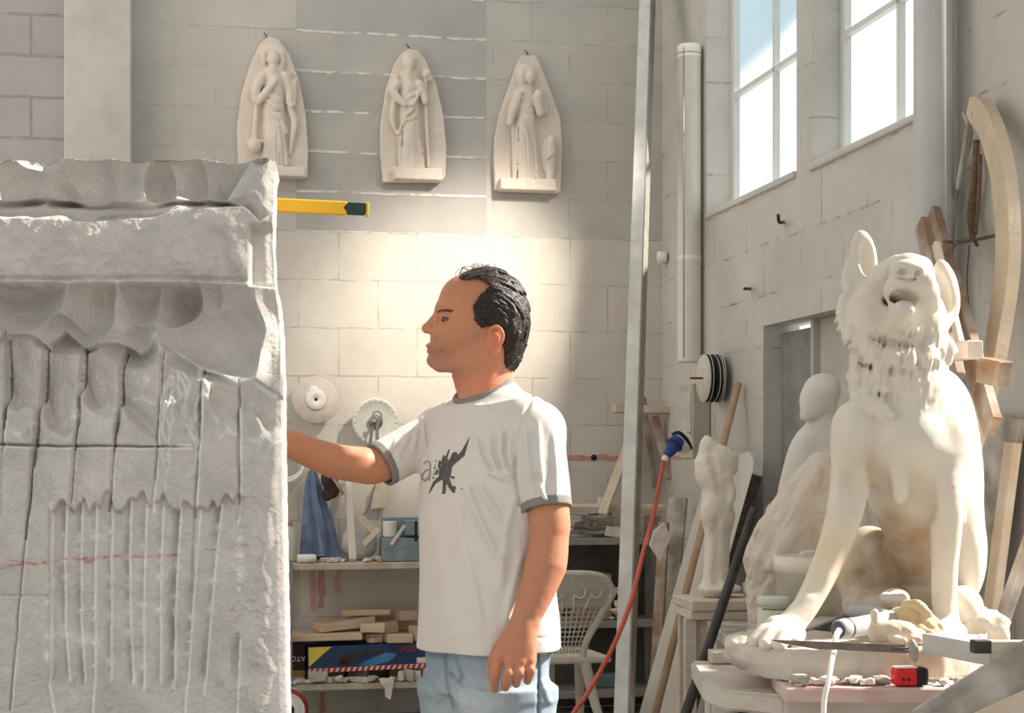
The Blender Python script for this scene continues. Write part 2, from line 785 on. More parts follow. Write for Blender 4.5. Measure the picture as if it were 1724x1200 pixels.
# a bank of white cloud low over the horizon, thin blue above it
dotn.inputs[1].default_value = (-0.68, 0.0, 0.85)
L.new(tc.outputs['Generated'], dotn.inputs[0])
nz = N.new('ShaderNodeTexNoise')
nz.inputs['Scale'].default_value = 3.0
L.new(tc.outputs['Generated'], nz.inputs['Vector'])
ad = N.new('ShaderNodeMath')
ad.operation = 'MULTIPLY_ADD'
ad.inputs[1].default_value = 0.06
L.new(nz.outputs['Fac'], ad.inputs[0])
L.new(dotn.outputs['Value'], ad.inputs[2])
rp = N.new('ShaderNodeValToRGB')
rp.color_ramp.elements[0].position = 0.125
rp.color_ramp.elements[0].color = (1.35, 1.33, 1.28, 1)
rp.color_ramp.elements[1].position = 0.36
rp.color_ramp.elements[1].color = (0.84, 0.87, 0.87, 1)
for p_, c_ in ((0.138, (0.36, 0.44, 0.475, 1)), (0.27, (0.36, 0.44, 0.475, 1))):
    el = rp.color_ramp.elements.new(p_)
    el.color = c_
L.new(ad.outputs['Value'], rp.inputs['Fac'])
# sky: brightest overhead, dimmer low down towards the yard behind the camera
sx = N.new('ShaderNodeSeparateXYZ')
L.new(tc.outputs['Generated'], sx.inputs[0])
mr1 = N.new('ShaderNodeMapRange')
mr1.inputs['From Min'].default_value = -0.1
mr1.inputs['From Max'].default_value = 0.75
mr1.inputs['To Min'].default_value = 0.40
mr1.inputs['To Max'].default_value = 1.1
L.new(sx.outputs['Z'], mr1.inputs['Value'])
mr2 = N.new('ShaderNodeMapRange')
mr2.inputs['From Min'].default_value = 0.12
mr2.inputs['From Max'].default_value = 0.45
L.new(sx.outputs['Y'], mr2.inputs['Value'])
mixf = N.new('ShaderNodeMix')
mixf.data_type = 'FLOAT'
mixf.inputs['B'].default_value = 1.4
L.new(mr2.outputs['Result'], mixf.inputs['Factor'])
L.new(mr1.outputs['Result'], mixf.inputs['A'])
L.new(rp.outputs['Color'], bg.inputs['Color'])
L.new(mixf.outputs['Result'], bg.inputs['Strength'])

sd = bpy.data.lights.new('sun', 'SUN')
sd.energy = 9.0
sd.angle = math.radians(3.0)
sd.color = (1.0, 0.93, 0.82)
sun = bpy.data.objects.new('sun', sd)
COL.objects.link(sun)
sun_dir = Vector((0.78, 0.20, 0.66))          # towards the sun
sun.rotation_euler = sun_dir.to_track_quat('Z', 'Y').to_euler()
sun.location = (6, 4, 8)

ld = bpy.data.lights.new('pool_spot', 'SPOT')  # unseen spot, added to make the bright pool on the back wall
ld.energy = 400.0
ld.spot_size = math.radians(36)
ld.spot_blend = 1.0
ld.shadow_soft_size = 0.12
ld.color = (1.0, 0.90, 0.76)
spot_ob = bpy.data.objects.new('pool_spot', ld)
COL.objects.link(spot_ob)
spot_ob.location = Vector(room(-0.35, -2.0, 3.55))
aim = Vector(WB(760, 520)) - spot_ob.location
spot_ob.rotation_euler = aim.to_track_quat('-Z', 'Y').to_euler()

# ------------------------------------------------------------------ wall materials
def wall_blocks(name, zones, plaster=(0.70, 0.66, 0.61), rough_bump=0.5, along='x'):
    """zones: list of dict(lo, hi in x; z0; row; width; joint colour; joint size; colour) blended left to right; object coords"""
    m, nt, b = _nt(name)
    N, L = nt.nodes, nt.links
    tc = N.new('ShaderNodeTexCoord')
    sp = N.new('ShaderNodeSeparateXYZ')
    L.new(tc.outputs['Object'], sp.inputs[0])
    wob = N.new('ShaderNodeTexNoise')
    wob.inputs['Scale'].default_value = 7.0
    wob.inputs['Detail'].default_value = 3
    L.new(tc.outputs['Object'], wob.inputs['Vector'])
    wz = N.new('ShaderNodeMath')
    wz.operation = 'MULTIPLY_ADD'
    wz.inputs[1].default_value = 0.022
    L.new(wob.outputs['Fac'], wz.inputs[0])
    L.new(sp.outputs['Z'], wz.inputs[2])
    # big tonal patches
    n1 = N.new('ShaderNodeTexNoise')
    n1.inputs['Scale'].default_value = 2.2
    n1.inputs['Detail'].default_value = 8
    n1.inputs['Roughness'].default_value = 0.7
    L.new(tc.outputs['Object'], n1.inputs['Vector'])
    n2 = N.new('ShaderNodeTexNoise')
    n2.inputs['Scale'].default_value = 55
    n2.inputs['Detail'].default_value = 6
    n2.inputs['Roughness'].default_value = 0.7
    L.new(tc.outputs['Object'], n2.inputs['Vector'])
    col = None
    hgt = None

    def band(src, lo, hi):
        a = N.new('ShaderNodeMath'); a.operation = 'GREATER_THAN'; a.inputs[1].default_value = lo
        c = N.new('ShaderNodeMath'); c.operation = 'LESS_THAN'; c.inputs[1].default_value = hi
        L.new(src, a.inputs[0]); L.new(src, c.inputs[0])
        k = N.new('ShaderNodeMath'); k.operation = 'MULTIPLY'
        L.new(a.outputs[0], k.inputs[0]); L.new(c.outputs[0], k.inputs[1])
        return k.outputs[0]

    for z in zones:
        cb = N.new('ShaderNodeCombineXYZ')
        ax = sp.outputs['X'] if along == 'x' else sp.outputs['Y']
        sx = N.new('ShaderNodeMath'); sx.operation = 'SUBTRACT'; sx.inputs[1].default_value = z.get('x0', 0)
        L.new(ax, sx.inputs[0])
        sz = N.new('ShaderNodeMath'); sz.operation = 'SUBTRACT'; sz.inputs[1].default_value = z['z0'] + 0.011
        L.new(wz.outputs[0], sz.inputs[0])
        L.new(sx.outputs[0], cb.inputs[0]); L.new(sz.outputs[0], cb.inputs[1])
        br = N.new('ShaderNodeTexBrick')
        br.inputs['Scale'].default_value = 1.0
        br.inputs['Brick Width'].default_value = z['width']
        br.inputs['Row Height'].default_value = z['row']
        br.inputs['Mortar Size'].default_value = z['size']
        br.inputs['Mortar Smooth'].default_value = z.get('soft', 0.3)
        br.inputs['Bias'].default_value = 0
        br.offset = z.get('offset', 0.5)
        br.inputs['Color1'].default_value = (0, 0, 0, 1)
        br.inputs['Color2'].default_value = (1, 1, 1, 1)
        L.new(cb.outputs[0], br.inputs['Vector'])
        # joints break up
        jn = N.new('ShaderNodeTexNoise'); jn.inputs['Scale'].default_value = z.get('jscale', 9); jn.inputs['Detail'].default_value = 4
        L.new(tc.outputs['Object'], jn.inputs['Vector'])
        jr = N.new('ShaderNodeMapRange')
        jr.inputs['From Min'].default_value = z.get('jmin', 0.4); jr.inputs['From Max'].default_value = z.get('jmin', 0.4) + 0.18
        L.new(jn.outputs['Fac'], jr.inputs['Value'])
        jf = N.new('ShaderNodeMath'); jf.operation = 'MULTIPLY'
        L.new(br.outputs['Fac'], jf.inputs[0]); L.new(jr.outputs[0], jf.inputs[1])
        # block colour
        r = N.new('ShaderNodeValToRGB')
        r.color_ramp.elements[0].position = 0.3; r.color_ramp.elements[1].position = 0.7
        c = z['col']
        r.color_ramp.elements[0].color = (*[x * 0.88 for x in c], 1)
        r.color_ramp.elements[1].color = (*[min(1, x * 1.08) for x in c], 1)
        L.new(n1.outputs['Fac'], r.inputs['Fac'])
        sepc = N.new('ShaderNodeMix'); sepc.data_type = 'RGBA'; sepc.blend_type = 'MULTIPLY'; sepc.inputs['Factor'].default_value = z.get('each', 0.08)
        L.new(r.outputs['Color'], sepc.inputs['A']); L.new(br.outputs['Color'], sepc.inputs['B'])
        mj = N.new('ShaderNodeMix'); mj.data_type = 'RGBA'
        L.new(jf.outputs[0], mj.inputs['Factor']); L.new(sepc.outputs['Result'], mj.inputs['A'])
        mj.inputs['B'].default_value = (*z['jcol'], 1)
        hj = N.new('ShaderNodeMath'); hj.operation = 'MULTIPLY'; hj.inputs[1].default_value = z['jh']
        L.new(jf.outputs[0], hj.inputs[0])
        if col is None:
            col, hgt = mj.outputs['Result'], hj.outputs[0]
        else:
            fx = band(ax, z['lo'], z['hi'])
            fz = band(sp.outputs['Z'], z.get('zlo', -9), z.get('zhi', 99))
            ff = N.new('ShaderNodeMath'); ff.operation = 'MULTIPLY'
            L.new(fx, ff.inputs[0]); L.new(fz, ff.inputs[1])
            mc = N.new('ShaderNodeMix'); mc.data_type = 'RGBA'
            L.new(ff.outputs[0], mc.inputs['Factor']); L.new(col, mc.inputs['A']); L.new(mj.outputs['Result'], mc.inputs['B'])
            mh = N.new('ShaderNodeMix'); mh.data_type = 'FLOAT'
            L.new(ff.outputs[0], mh.inputs['Factor']); L.new(hgt, mh.inputs['A']); L.new(hj.outputs[0], mh.inputs['B'])
            col, hgt = mc.outputs['Result'], mh.outputs['Result']
    L.new(col, b.inputs['Base Color'])
    b.inputs['Roughness'].default_value = 0.9
    b.inputs['Specular IOR Level'].default_value = 0.15
    h2 = N.new('ShaderNodeMath'); h2.operation = 'MULTIPLY_ADD'; h2.inputs[1].default_value = 0.35
    L.new(n2.outputs['Fac'], h2.inputs[0]); L.new(hgt, h2.inputs[2])
    bp = N.new('ShaderNodeBump'); bp.inputs['Strength'].default_value = rough_bump; bp.inputs['Distance'].default_value = 0.012
    L.new(h2.outputs[0], bp.inputs['Height'])
    L.new(bp.outputs['Normal'], b.inputs['Normal'])
    return m


zj = onB(650, 393)[2]
u1, u2 = onB(498, 250)[0], onB(819, 250)[0]
M_back = wall_blocks('whitewashed blockwork', [
    dict(z0=zj, row=0.2467, width=0.408, x0=onB(570, 430)[0], size=0.0042, jcol=(0.46, 0.42, 0.37), jh=-0.6, col=(0.66, 0.61, 0.55), jmin=0.42, each=0.05),
    dict(lo=-9, hi=9, zlo=zj, z0=zj, row=0.2055, width=0.41, x0=onB(895, 360)[0], size=0.0045, jcol=(0.44, 0.41, 0.38), jh=-0.6, col=(0.56, 0.535, 0.50), jmin=0.45, each=0.06),
    dict(lo=u1, hi=u2, zlo=zj, z0=zj, row=0.2055, width=3.7, x0=u1 - 0.3, size=0.010, jcol=(0.74, 0.71, 0.66), jh=0.9, soft=0.6, col=(0.495, 0.475, 0.45), jmin=0.36, jscale=14, each=0.12),
])
M_far = wall_blocks('grey blockwork', [dict(z0=0.02, row=0.2055, width=0.5, size=0.008, jcol=(0.28, 0.28, 0.29), jh=-0.4, col=(0.40, 0.39, 0.395), jmin=0.3)])  # a darker grey than the rest of the back wall
M_right = wall_blocks('whitewashed side blockwork', [
    dict(z0=zj, row=0.225, width=0.45, size=0.005, jcol=(0.33, 0.31, 0.29), jh=-0.7, col=(0.60, 0.58, 0.55), jmin=0.5, each=0.05)], along='y', rough_bump=0.6)
M_plain = mat('white plaster', (0.62, 0.60, 0.57), 0.9, 0.1, 3, 0.25, 40)
M_floor = mat('dusty concrete', (0.34, 0.32, 0.30), 0.9, 0.25, 3, 0.3, 30)

WT = 0.30
uc0, uc1 = onB(108, 150, 0.22)[0], onB(221, 150, 0.22)[0]
v, f = box(0 - (uc1 - 0.02) + WT, WT, 4.8, c=((uc1 - 0.02 + WT) / 2, WT / 2, 2.4))
struct(obj('wall_back', v, f, M_back, M=ROOM))
v, f = box(uc1 - uc0, 0.22 + WT, 4.8, 0.006, 1, c=((uc0 + uc1) / 2, (WT - 0.22) / 2, 2.4))
struct(obj('trim_1', v, f, mat('grey column plaster', (0.50, 0.485, 0.465), 0.9, 0.1, 3, 0.25, 40), M=ROOM))
v, f = box(1.6, WT, 4.8, c=(uc0 - 0.8, WT / 2 - 0.02, 2.4))
struct(obj('wall_far', v, f, M_far, M=ROOM))

# right wall: boxes left standing around two windows, a door and a low gap
SILL, WTOP, DTOP = onR(1195, 360)[2], 4.05, onR(1285, 549)[2]
w1a, w1b = onR(1190, 300)[1], onR(1341, 300)[1]
w2a, w2b = onR(1366, 250)[1], onR(1575, 250)[1]
da, db = onR(1285, 600)[1], onR(1285, 600)[1] - 1.05
VEND = onR(1760, 700)[1]
RT = 0.17
ga, gb, gz = onR(1640, 900)[1], onR(1691, 900)[1], onR(1691, 900)[2]
seg = []
def wpiece(va, vb, z0, z1):
    seg.append(box(RT, abs(va - vb), z1 - z0, c=(RT / 2, (va + vb) / 2, (z0 + z1) / 2)))
cuts = sorted({0.0, w1a, w1b, w2a, w2b, da, db, ga, gb, VEND})
for lo_, hi_ in zip(cuts[:-1], cuts[1:]):
    mid = (lo_ + hi_) / 2
    holes = []
    if w1b < mid < w1a or w2b < mid < w2a:
        holes.append((SILL, WTOP))
    if db < mid < da:
        holes.append((0, DTOP))
    if gb < mid < ga:
        holes.append((0, gz))
    z = 0.0
    for h0, h1 in sorted(holes):
        if h0 > z:
            wpiece(lo_, hi_, z, h0)
        z = h1
    wpiece(lo_, hi_, z, 4.8)
wpiece(-6.9, -5.17, 0, 4.8)      # unseen wall piece, added to keep the sun off the carved block
v, f = join(*seg)
struct(obj('wall_right', v, f, M_right, M=ROOM))

v, f = box(9.0, 12.0, 0.2, c=(-2.4, -4.5, -0.1))
struct(obj('floor', v, f, M_floor, M=ROOM))
# unseen ceiling; opening over the back bay added to brighten it
v, f = join(box(5.2, 0.5, 0.2, c=(-2.0, 0.0, 4.9)), box(5.2, 6.5, 0.2, c=(-2.0, -6.25, 4.9)), box(0.9, 2.8, 0.2, c=(-3.85, -1.6, 4.9)), box(0.5, 2.8, 0.2, c=(0.1, -1.6, 4.9)))
struct(obj('ceiling', v, f, M_plain, M=ROOM))
v, f = box(0.2, 4.3, 4.8, c=(-4.0, -2.0, 2.4))
struct(obj('wall_left', v, f, M_plain, M=ROOM))

# windows: iron frame bars and panes
M_bar = mat('white painted window iron', (0.66, 0.68, 0.66), 0.6, 0.05, 10, 0.05)
gm, gnt, gb_ = _nt('window glass')
gnt.nodes.remove(gb_)
tr = gnt.nodes.new('ShaderNodeBsdfTransparent')
tr.inputs['Color'].default_value = (0.94, 0.97, 0.97, 1)
gl = gnt.nodes.new('ShaderNodeBsdfGlossy')
gl.inputs['Roughness'].default_value = 0.05
ms = gnt.nodes.new('ShaderNodeMixShader')
ms.inputs['Fac'].default_value = 0.05
gnt.links.new(tr.outputs[0], ms.inputs[1])
gnt.links.new(gl.outputs[0], ms.inputs[2])
gnt.links.new(ms.outputs[0], gnt.nodes['Material Output'].inputs['Surface'])
M_glass = gm
zmull = onR(1290, 128, -0.14)[2]
for k, (va, vb) in enumerate(((w1a, w1b), (w2a, w2b))):
    base = Matrix(ROOM) @ Matrix.Translation((0.14, (va + vb) / 2, SILL))
    wd, ht = abs(va - vb), WTOP - SILL
    bars = [box(0.03, 0.045, ht, c=(0, s * (wd / 2 - 0.022), ht / 2)) for s in (-1, 1)]
    bars += [box(0.03, wd, 0.04, c=(0, 0, z)) for z in (0.02, ht - 0.02)]
    if k == 0:
        vm = onR(1307, 200, -0.14)[1] - (va + vb) / 2
        zm = zmull - SILL
        bars += [box(0.028, 0.022, ht, c=(0, vm, ht / 2)), box(0.028, wd, 0.024, c=(0, 0, zm))]
    else:
        vm = onR(1424, 100, -0.14)[1] - (va + vb) / 2
        vn = onR(1517, 100, -0.14)[1] - (va + vb) / 2
        zm = onR(1470, 30, -0.14)[2] - SILL
        bars += [box(0.028, 0.022, ht, c=(0, vm, ht / 2)), box(0.028, 0.022, ht, c=(0, vn, ht / 2)), box(0.028, wd, 0.024, c=(0, 0, zm))]
    v, f = join(*bars)
    wo = struct(obj('window_%d' % (k + 1), v, f, M_bar, M=base))
    v, f = box(0.004, wd - 0.05, ht - 0.05, c=(0, 0, ht / 2))
    obj('pane', v, f, M_glass, wo, M=base)
    sill = box(0.20, wd + 0.0, 0.03, 0.008, 2, c=(-0.055, 0, -0.004), jit=0.004, seed=k)
    obj('sill', *sill, M_plain, wo, M=base)

# door in its recess: grey leaf, pale post and pale panel
M_leaf = mat('grey door paint', (0.27, 0.275, 0.265), 0.8, 0.2, 4, 0.1)
M_pale = mat('pale door panel', (0.50, 0.48, 0.45), 0.85, 0.1, 4, 0.1)
base = Matrix(ROOM) @ Matrix.Translation((0.085, (da + db) / 2, 0))
pv = onR(1371, 650, -0.08)[1] - (da + db) / 2
hw = (da - db) / 2
v, f = box(0.04, hw - pv, DTOP - 0.03, 0.003, 1, c=(0.02, (hw + pv) / 2, (DTOP - 0.03) / 2))
dr = struct(obj('door_1', v, f, M_leaf, M=base))
obj('post', *box(0.05, 0.03, DTOP, 0.003, 1, c=(0.0, pv - 0.02, DTOP / 2)), M_pale, dr, M=base)
obj('panel', *box(0.03, hw + pv - 0.04, DTOP, 0.003, 1, c=(0.02, (-hw + pv - 0.04) / 2, DTOP / 2)), M_pale, dr, M=base)
# near-black sheet behind the low gap, painted for the darkness inside
M_dark = mat('painted gap darkness', (0.025, 0.022, 0.02), 0.9, 0.1, 5, 0.1)
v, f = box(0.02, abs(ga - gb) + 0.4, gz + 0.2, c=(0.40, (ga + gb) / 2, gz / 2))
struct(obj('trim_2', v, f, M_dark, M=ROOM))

# white round downpipe casing in front of the second window, floor to roof
cpv = onR(1572, 300, 0.09)[1]
v, f = lathe([(0.066, 0.0), (0.066, 4.7)], 32)
v = v * np.array([1, 1, 1]) + np.array([-0.09, cpv, 0])
M_pvc = mat('white pipe', (0.56, 0.57, 0.57), 0.5, 0.05, 3, 0.05)
struct(obj('trim_3', v, f, M_pvc, M=ROOM, smooth=True))
# ------------------------------------------------------------------ the great carved block
M_stone = mat('grey limestone', (1.0, 1.0, 1.0), 0.92, 0.14, 14, 0.85, 110, attr='Col', spec=0.12, bdist=0.004)

def make_slab():
    rs = np.random.RandomState(5)
    ny = 820
    nx = 430
    py = np.concatenate([np.linspace(263, 1216, ny - 8), np.linspace(1260, 1975, 8)])
    ek = np.array([(263, 461), (275, 463), (292, 459), (340, 458), (400, 457), (470, 460), (500, 468), (560, 473), (640, 476), (800, 477), (1000, 481), (1200, 485), (1990, 500)], float)
    edge = np.interp(py, ek[:, 0], ek[:, 1]) + 0.7 * vnoise(np.stack([py * 0.09, py * 0], -1), 3)
    sx = np.linspace(0, 1, nx)
    left = -60.0
    PX = left + (edge[:, None] - left) * sx[None, :]
    PY = np.repeat(py[:, None], nx, 1)
    top = 264 + 4 * vnoise(np.stack([PX[0] * 0.03, PX[0] * 0], -1), 9) + np.where(PX[0] < 70, 5 * vnoise(np.stack([PX[0] * 0.2, PX[0] * 0], -1), 4), 0)
    X, Y = PX, PY
    wob = lambda s, a, seed: a * vnoise(np.stack([X * s, Y * s], -1), seed)
    xw, yw = X + wob(0.02, 9, 1), Y + wob(0.02, 9, 2)
    h = np.zeros_like(X)                       # mm, + towards the viewer
    white = np.zeros_like(X)                   # bruised white tool lines

    def smooth(a, b, t):
        t = np.clip((t - a) / (b - a), 0, 1)
        return t * t * (3 - 2 * t)

    def scar(cx, cy, rx, ry, dep, dirx=0.0, diry=0.0):
        q = ((xw - cx) / rx) ** 2 + ((yw - cy) / ry) ** 2
        tilt = 1 + dirx * (xw - cx) / rx + diry * (yw - cy) / ry
        return np.where(q < 1, dep * (1 - q) * tilt, 0)
    # --- rough top band
    band = smooth(350, 330, Y)
    c = np.zeros_like(X)
    for a in ((110, 318, 48, 46, 24, 0, .5), (150, 300, 60, 50, 26, .4, .3), (215, 285, 45, 50, 22, -.4, .2), (30, 305, 60, 45, 22, .3, .4), (275, 300, 34, 42, 30, -.5, .2), (315, 300, 55, 48, 34, .5, .1), (380, 295, 62, 60, 36, .5, .2), (60, 270, 40, 22, 26, 0, -.3)):
        c = np.maximum(c, scar(*a))
    h -= band * (14 + 1.9 * c)
    # --- smooth sawn strip over the cushion
    strip = smooth(331, 336, yw) * smooth(364, 352, yw - 10 * np.sin(X / 75.0)) * smooth(412, 404, X)
    h -= strip * 36
    # --- cushion
    cush = smooth(348, 362, yw - 6 * np.sin(X / 60.0)) * smooth(472, 462, Y) * smooth(420, 404, X + 4 * np.sin(Y / 8.0))
    bul = np.clip(1 - ((Y - 412) / 62.0) ** 2, 0, 1) ** 0.5
    h += cush * (14 * bul + 5 * fbm(np.stack([X * 0.018, Y * 0.03], -1), 4, 6) + 4 * np.abs(fbm(np.stack([X * .05 + Y * .02, Y * .05], -1), 3, 11)) - 8)
    h += cush * smooth(310, 340, X) * 7 * vnoise(np.stack([(X - .25 * Y) * 0.045, Y * 0.012], -1), 31)
    fl = cush * smooth(120, 180, X) * smooth(330, 250, X)
    h -= fl * 6
    # --- slot under the cushion and sawn corner at its right
    slot = np.exp(-((Y - 469 - 2 * np.sin(X / 50.0)) / 4.0) ** 2) * smooth(425, 405, X)
    h -= slot * 10
    white = np.maximum(white, 0.9 * np.exp(-((Y - 474 - 2 * np.sin(X / 50.0)) / 5.0) ** 2) * (0.6 + .4 * vnoise(np.stack([X * .08, Y * .1], -1), 8)))
    corner = smooth(416, 424, X) * smooth(372, 384, Y) * smooth(484, 476, Y)
    h -= corner * 38
    # pyramid facet at the top right corner
    fac = (poly_sdf(xw, yw, [(421, 268), (463, 262), (464, 360), (440, 372), (382, 334)]))
    pf = np.clip(-fac / 34.0, 0, 1)
    h = np.where(fac < 0, -10 - 26 * (1 - pf) + 4 * vnoise(np.stack([X * .06, Y * .06], -1), 14), h)
    white = np.maximum(white, 0.8 * np.exp(-(fac / 3.0) ** 2) * smooth(280, 300, Y))
    # --- shell shaped scars below the cushion
    zone = smooth(472, 480, Y) * smooth(640, 600, Y - 0.10 * (X - 200))
    c = np.zeros_like(X)
    for a in ((38, 500, 82, 62, 40, 0, .2), (150, 505, 52, 66, 36, .5, .3), (195, 530, 40, 46, 24, -.3, .3), (243, 505, 46, 62, 38, -.2, .2), (295, 505, 52, 56, 50, .4, .2), (370, 560, 108, 92, 42, -.15, .1), (345, 510, 44, 48, 30, .4, .0), (110, 565, 60, 40, 30, .3, -.2), (215, 575, 60, 46, 30, .2, -.2), (455, 560, 40, 92, 30, .7, 0)):
        c = np.maximum(c, scar(*a))
    h -= zone * (0 + 2.3 * c)
    # apron line: the big right hand scar ends in a lip
    lip, lt = seg_dist(xw, yw, [(262, 568), (280, 588), (320, 612), (370, 628), (400, 640), (428, 634), (470, 662)])
    white = np.maximum(white, np.exp(-(lip / 5.0) ** 2) * 0.9)
    yl = np.interp(X, [0, 30, 60, 75, 100, 140, 190, 230, 262, 300, 345, 400, 430, 480], [572, 560, 570, 590, 560, 590, 575, 592, 572, 604, 622, 640, 634, 670])
    below = smooth(-5, 5, yw - yl)
    h += (1 - below) * smooth(480, 520, Y) * 12
    # --- upper vertical saw cuts
    cuts = [[(9, 560), (6, 700), (2, 760)], [(73, 580), (66, 660), (57, 745), (38, 950), (16, 1195)], [(137, 585), (131, 660), (125, 748), (117, 846)], [(203, 592), (197, 690), (191, 750), (183, 860)], [(270, 590), (266, 700), (260, 800), (254, 862)], [(338, 618), (337, 700), (331, 800), (326, 890), (322, 960)], [(400, 640), (402, 720), (402, 845), (396, 880)]]
    lev = [16, 26, 30, 20, 12, 9, 10, 5]
    xs_at = [np.interp(Y, [q[1] for q in cpts], [q[0] for q in cpts]) for cpts in cuts]
    up = below * smooth(870, 838, yw + 14 * vnoise(np.stack([X * .06, Y * 0], -1), 21))
    # broken strips between the cuts: each tilts and breaks along a slanting fracture
    for i in range(len(cuts)):
        xa = xs_at[i]
        xb = xs_at[i + 1] if i + 1 < len(cuts) else np.full_like(X, 480.0)
        t = np.clip((X - xa) / (xb - xa + 1e-6), 0, 1)
        inside = ((X >= xa) & (X < xb)).astype(float)
        fr = 640 + 60 * t + 34 * vnoise(np.stack([t * 3 + i * 5, Y * .02], -1), 40 + i) + (i * 37 % 60)
        deep = smooth(18, -18, yw - fr)
        h -= inside * up * ((lev[i] * (1 - t) ** 1.3 + 5) * (0.4 + 0.6 * deep) + 6 * deep)
        fr2 = 700 + 45 * np.sin(t * 3 + i) + 30 * vnoise(np.stack([t * 4 + i * 3, Y * .03], -1), 60 + i)
        h += inside * up * 5 * smooth(-6, 6, yw - fr2)
        white = np.maximum(white, inside * up * 0.45 * np.exp(-((yw - fr2) / 4.0) ** 2))
        ramp = np.clip((yw - yl) / np.maximum(fr - yl, 20), 0, 1)
        amp = (26, 30, 34, 26, 14, 10, 12)[i] * (1 - .55 * t)
        h -= inside * up * amp * np.where(yw < fr, ramp, np.clip(1 - (yw - fr) / 16.0, 0, 1))
    h -= (X < xs_at[0]) * up * 14
    for i, cpts in enumerate(cuts):
        d, t = seg_dist(X + wob(.03, 1.5, 5), Y, cpts)
        wdt = np.where(t < 0.55, 3.0 - (i > 3) * 1.0, 1.8)
        h -= np.exp(-(d / wdt) ** 2) * (22 if i < 4 else 10) * (0.4 + 0.6 * (t < 0.7))
        d2, t2 = seg_dist(X - 3.2, Y, cpts)
        white = np.maximum(white, np.exp(-(d2 / 2.4) ** 2) * (0.75 if i < 4 else 0.95))
    # veined strip 280..340
    for k in range(9):
        x0_, y0_ = 278 + rs.rand() * 64, 610 + rs.rand() * 130
        pts = [(x0_, y0_)]
        for _ in range(5):
            pts.append((pts[-1][0] + rs.uniform(-9, 9), pts[-1][1] + rs.uniform(14, 26)))
        d, t = seg_dist(xw, yw, pts)
        e = np.exp(-(d / 3.0) ** 2) * below * (1 - t * 0.6)
        h += 5 * e
        white = np.maximum(white, 0.7 * e)
    # level crack
    d, t = seg_dist(X, Y + wob(.05, 1.0, 7), [(-60, 748), (0, 748), (60, 750), (200, 751), (324, 752)])
    crk = np.exp(-(d / 2.0) ** 2) * smooth(1.0, 0.9, t)
    h -= 16 * crk
    white = np.maximum(white, 0.8 * np.exp(-((d - 3.5) / 1.5) ** 2) * (Y > 748) * (t < 1))
    # --- lower strips with drill marks, sunk behind a jagged top edge
    jag = 850 + 16 * np.sin(X / 9.0) * vnoise(np.stack([X * .05, Y * 0], -1), 22) + 10 * vnoise(np.stack([X * .12, Y * 0], -1), 23) - 6 * smooth(300, 400, X)
    low = smooth(-3, 6, yw - jag) * smooth(80, 86, X) * smooth(1160, 1140, Y + 8 * vnoise(np.stack([X * .1, Y * 0], -1), 24)) * smooth(440, 380, X)
    h -= low * (15 + 5 * fbm(np.stack([X * .02, Y * .012], -1), 3, 25))
    lows = [[(84, 846), (83, 1000), (82, 1150), (90, 1200)], [(108, 850), (106, 960), (106, 1040), (113, 1148)], [(135, 842), (133, 950), (133, 1050), (140, 1148)], [(159, 850), (157, 960), (157, 1148), (155, 1200)], [(187, 850), (184, 940), (184, 1148)], [(218, 845), (215, 930), (216, 1040), (222, 1150)], [(244, 850), (241, 930), (238, 1040), (240, 1160)], [(272, 855), (268, 950), (267, 1150)], [(303, 842), (297, 930), (292, 1040), (291, 1160)], [(334, 860), (327, 950), (318, 1080), (310, 1200)], [(371, 850), (362, 930), (352, 1040), (342, 1170)], [(402, 1080), (398, 1200)]]
    for i, cpts in enumerate(lows):
        d, t = seg_dist(X + wob(.05, 1.2, 70 + i), Y, cpts)
        side = np.sign(X - np.interp(Y, [q[1] for q in cpts], [q[0] for q in cpts]))
        h += np.exp(-((d) / 1.8) ** 2) * 4 * smooth(838, 850, Y)
        h -= np.where((side < 0) & (d < 15), (4 + (i % 3) * 3 + (8 if i >= 8 else 0)) * (1 - d / 15) * low * (0.6 + 0.5 * vnoise(np.stack([X * 0 + i, Y * .015], -1), 33)), 0)
        d2, t2 = seg_dist(X - 2.0, Y, cpts)
        white = np.maximum(white, np.exp(-(d2 / 2.0) ** 2) * 1.0 * smooth(838, 850, Y))
        for k in range(6):
            tt = rs.uniform(0.1, 0.95)
            yk = 860 + tt * 280
            xk = np.interp(yk, [q[1] for q in cpts], [q[0] for q in cpts])
            dd = np.hypot(X - xk, (Y - yk))
            e = np.exp(-(dd / rs.uniform(4, 7)) ** 2)
            h += 3.5 * e * (0.4 + vnoise(np.stack([X * .3, Y * .3], -1), 80 + k))
            white = np.maximum(white, e * 0.95)
    # flaked right margin and pale outer strip
    mar = smooth(0, 16, xw - np.interp(Y, [640, 700, 760, 840, 900, 980, 1060, 1130, 1200], [470, 468, 458, 446, 438, 450, 440, 452, 430]) - 7 * vnoise(np.stack([X * 0, Y * .05], -1), 27))
    mar = mar * smooth(660, 720, Y)
    h -= mar * 9
    white = np.maximum(white, mar * 0.30)
    fk = fbm(np.stack([X * .03, Y * .022], -1), 3, 28)
    right = smooth(355, 400, X) * smooth(780, 860, Y) * smooth(465, 435, X)
    h += right * (np.floor(fk * 4) * 1.6)
    # left panel line
    d, t = seg_dist(X, Y, [(-60, 1001), (80, 1003)])
    h -= 7 * np.exp(-(d / 1.8) ** 2)
    white = np.maximum(white, np.exp(-((d) / 2.5) ** 2) * 0.7)
    # pale slope at the left under the crack
    sl = smooth(0, 60, (X - 60) - (760 - Y) * .35) * smooth(755, 765, Y) * smooth(1200, 1100, Y) * (X < 84)
    h += sl * 3
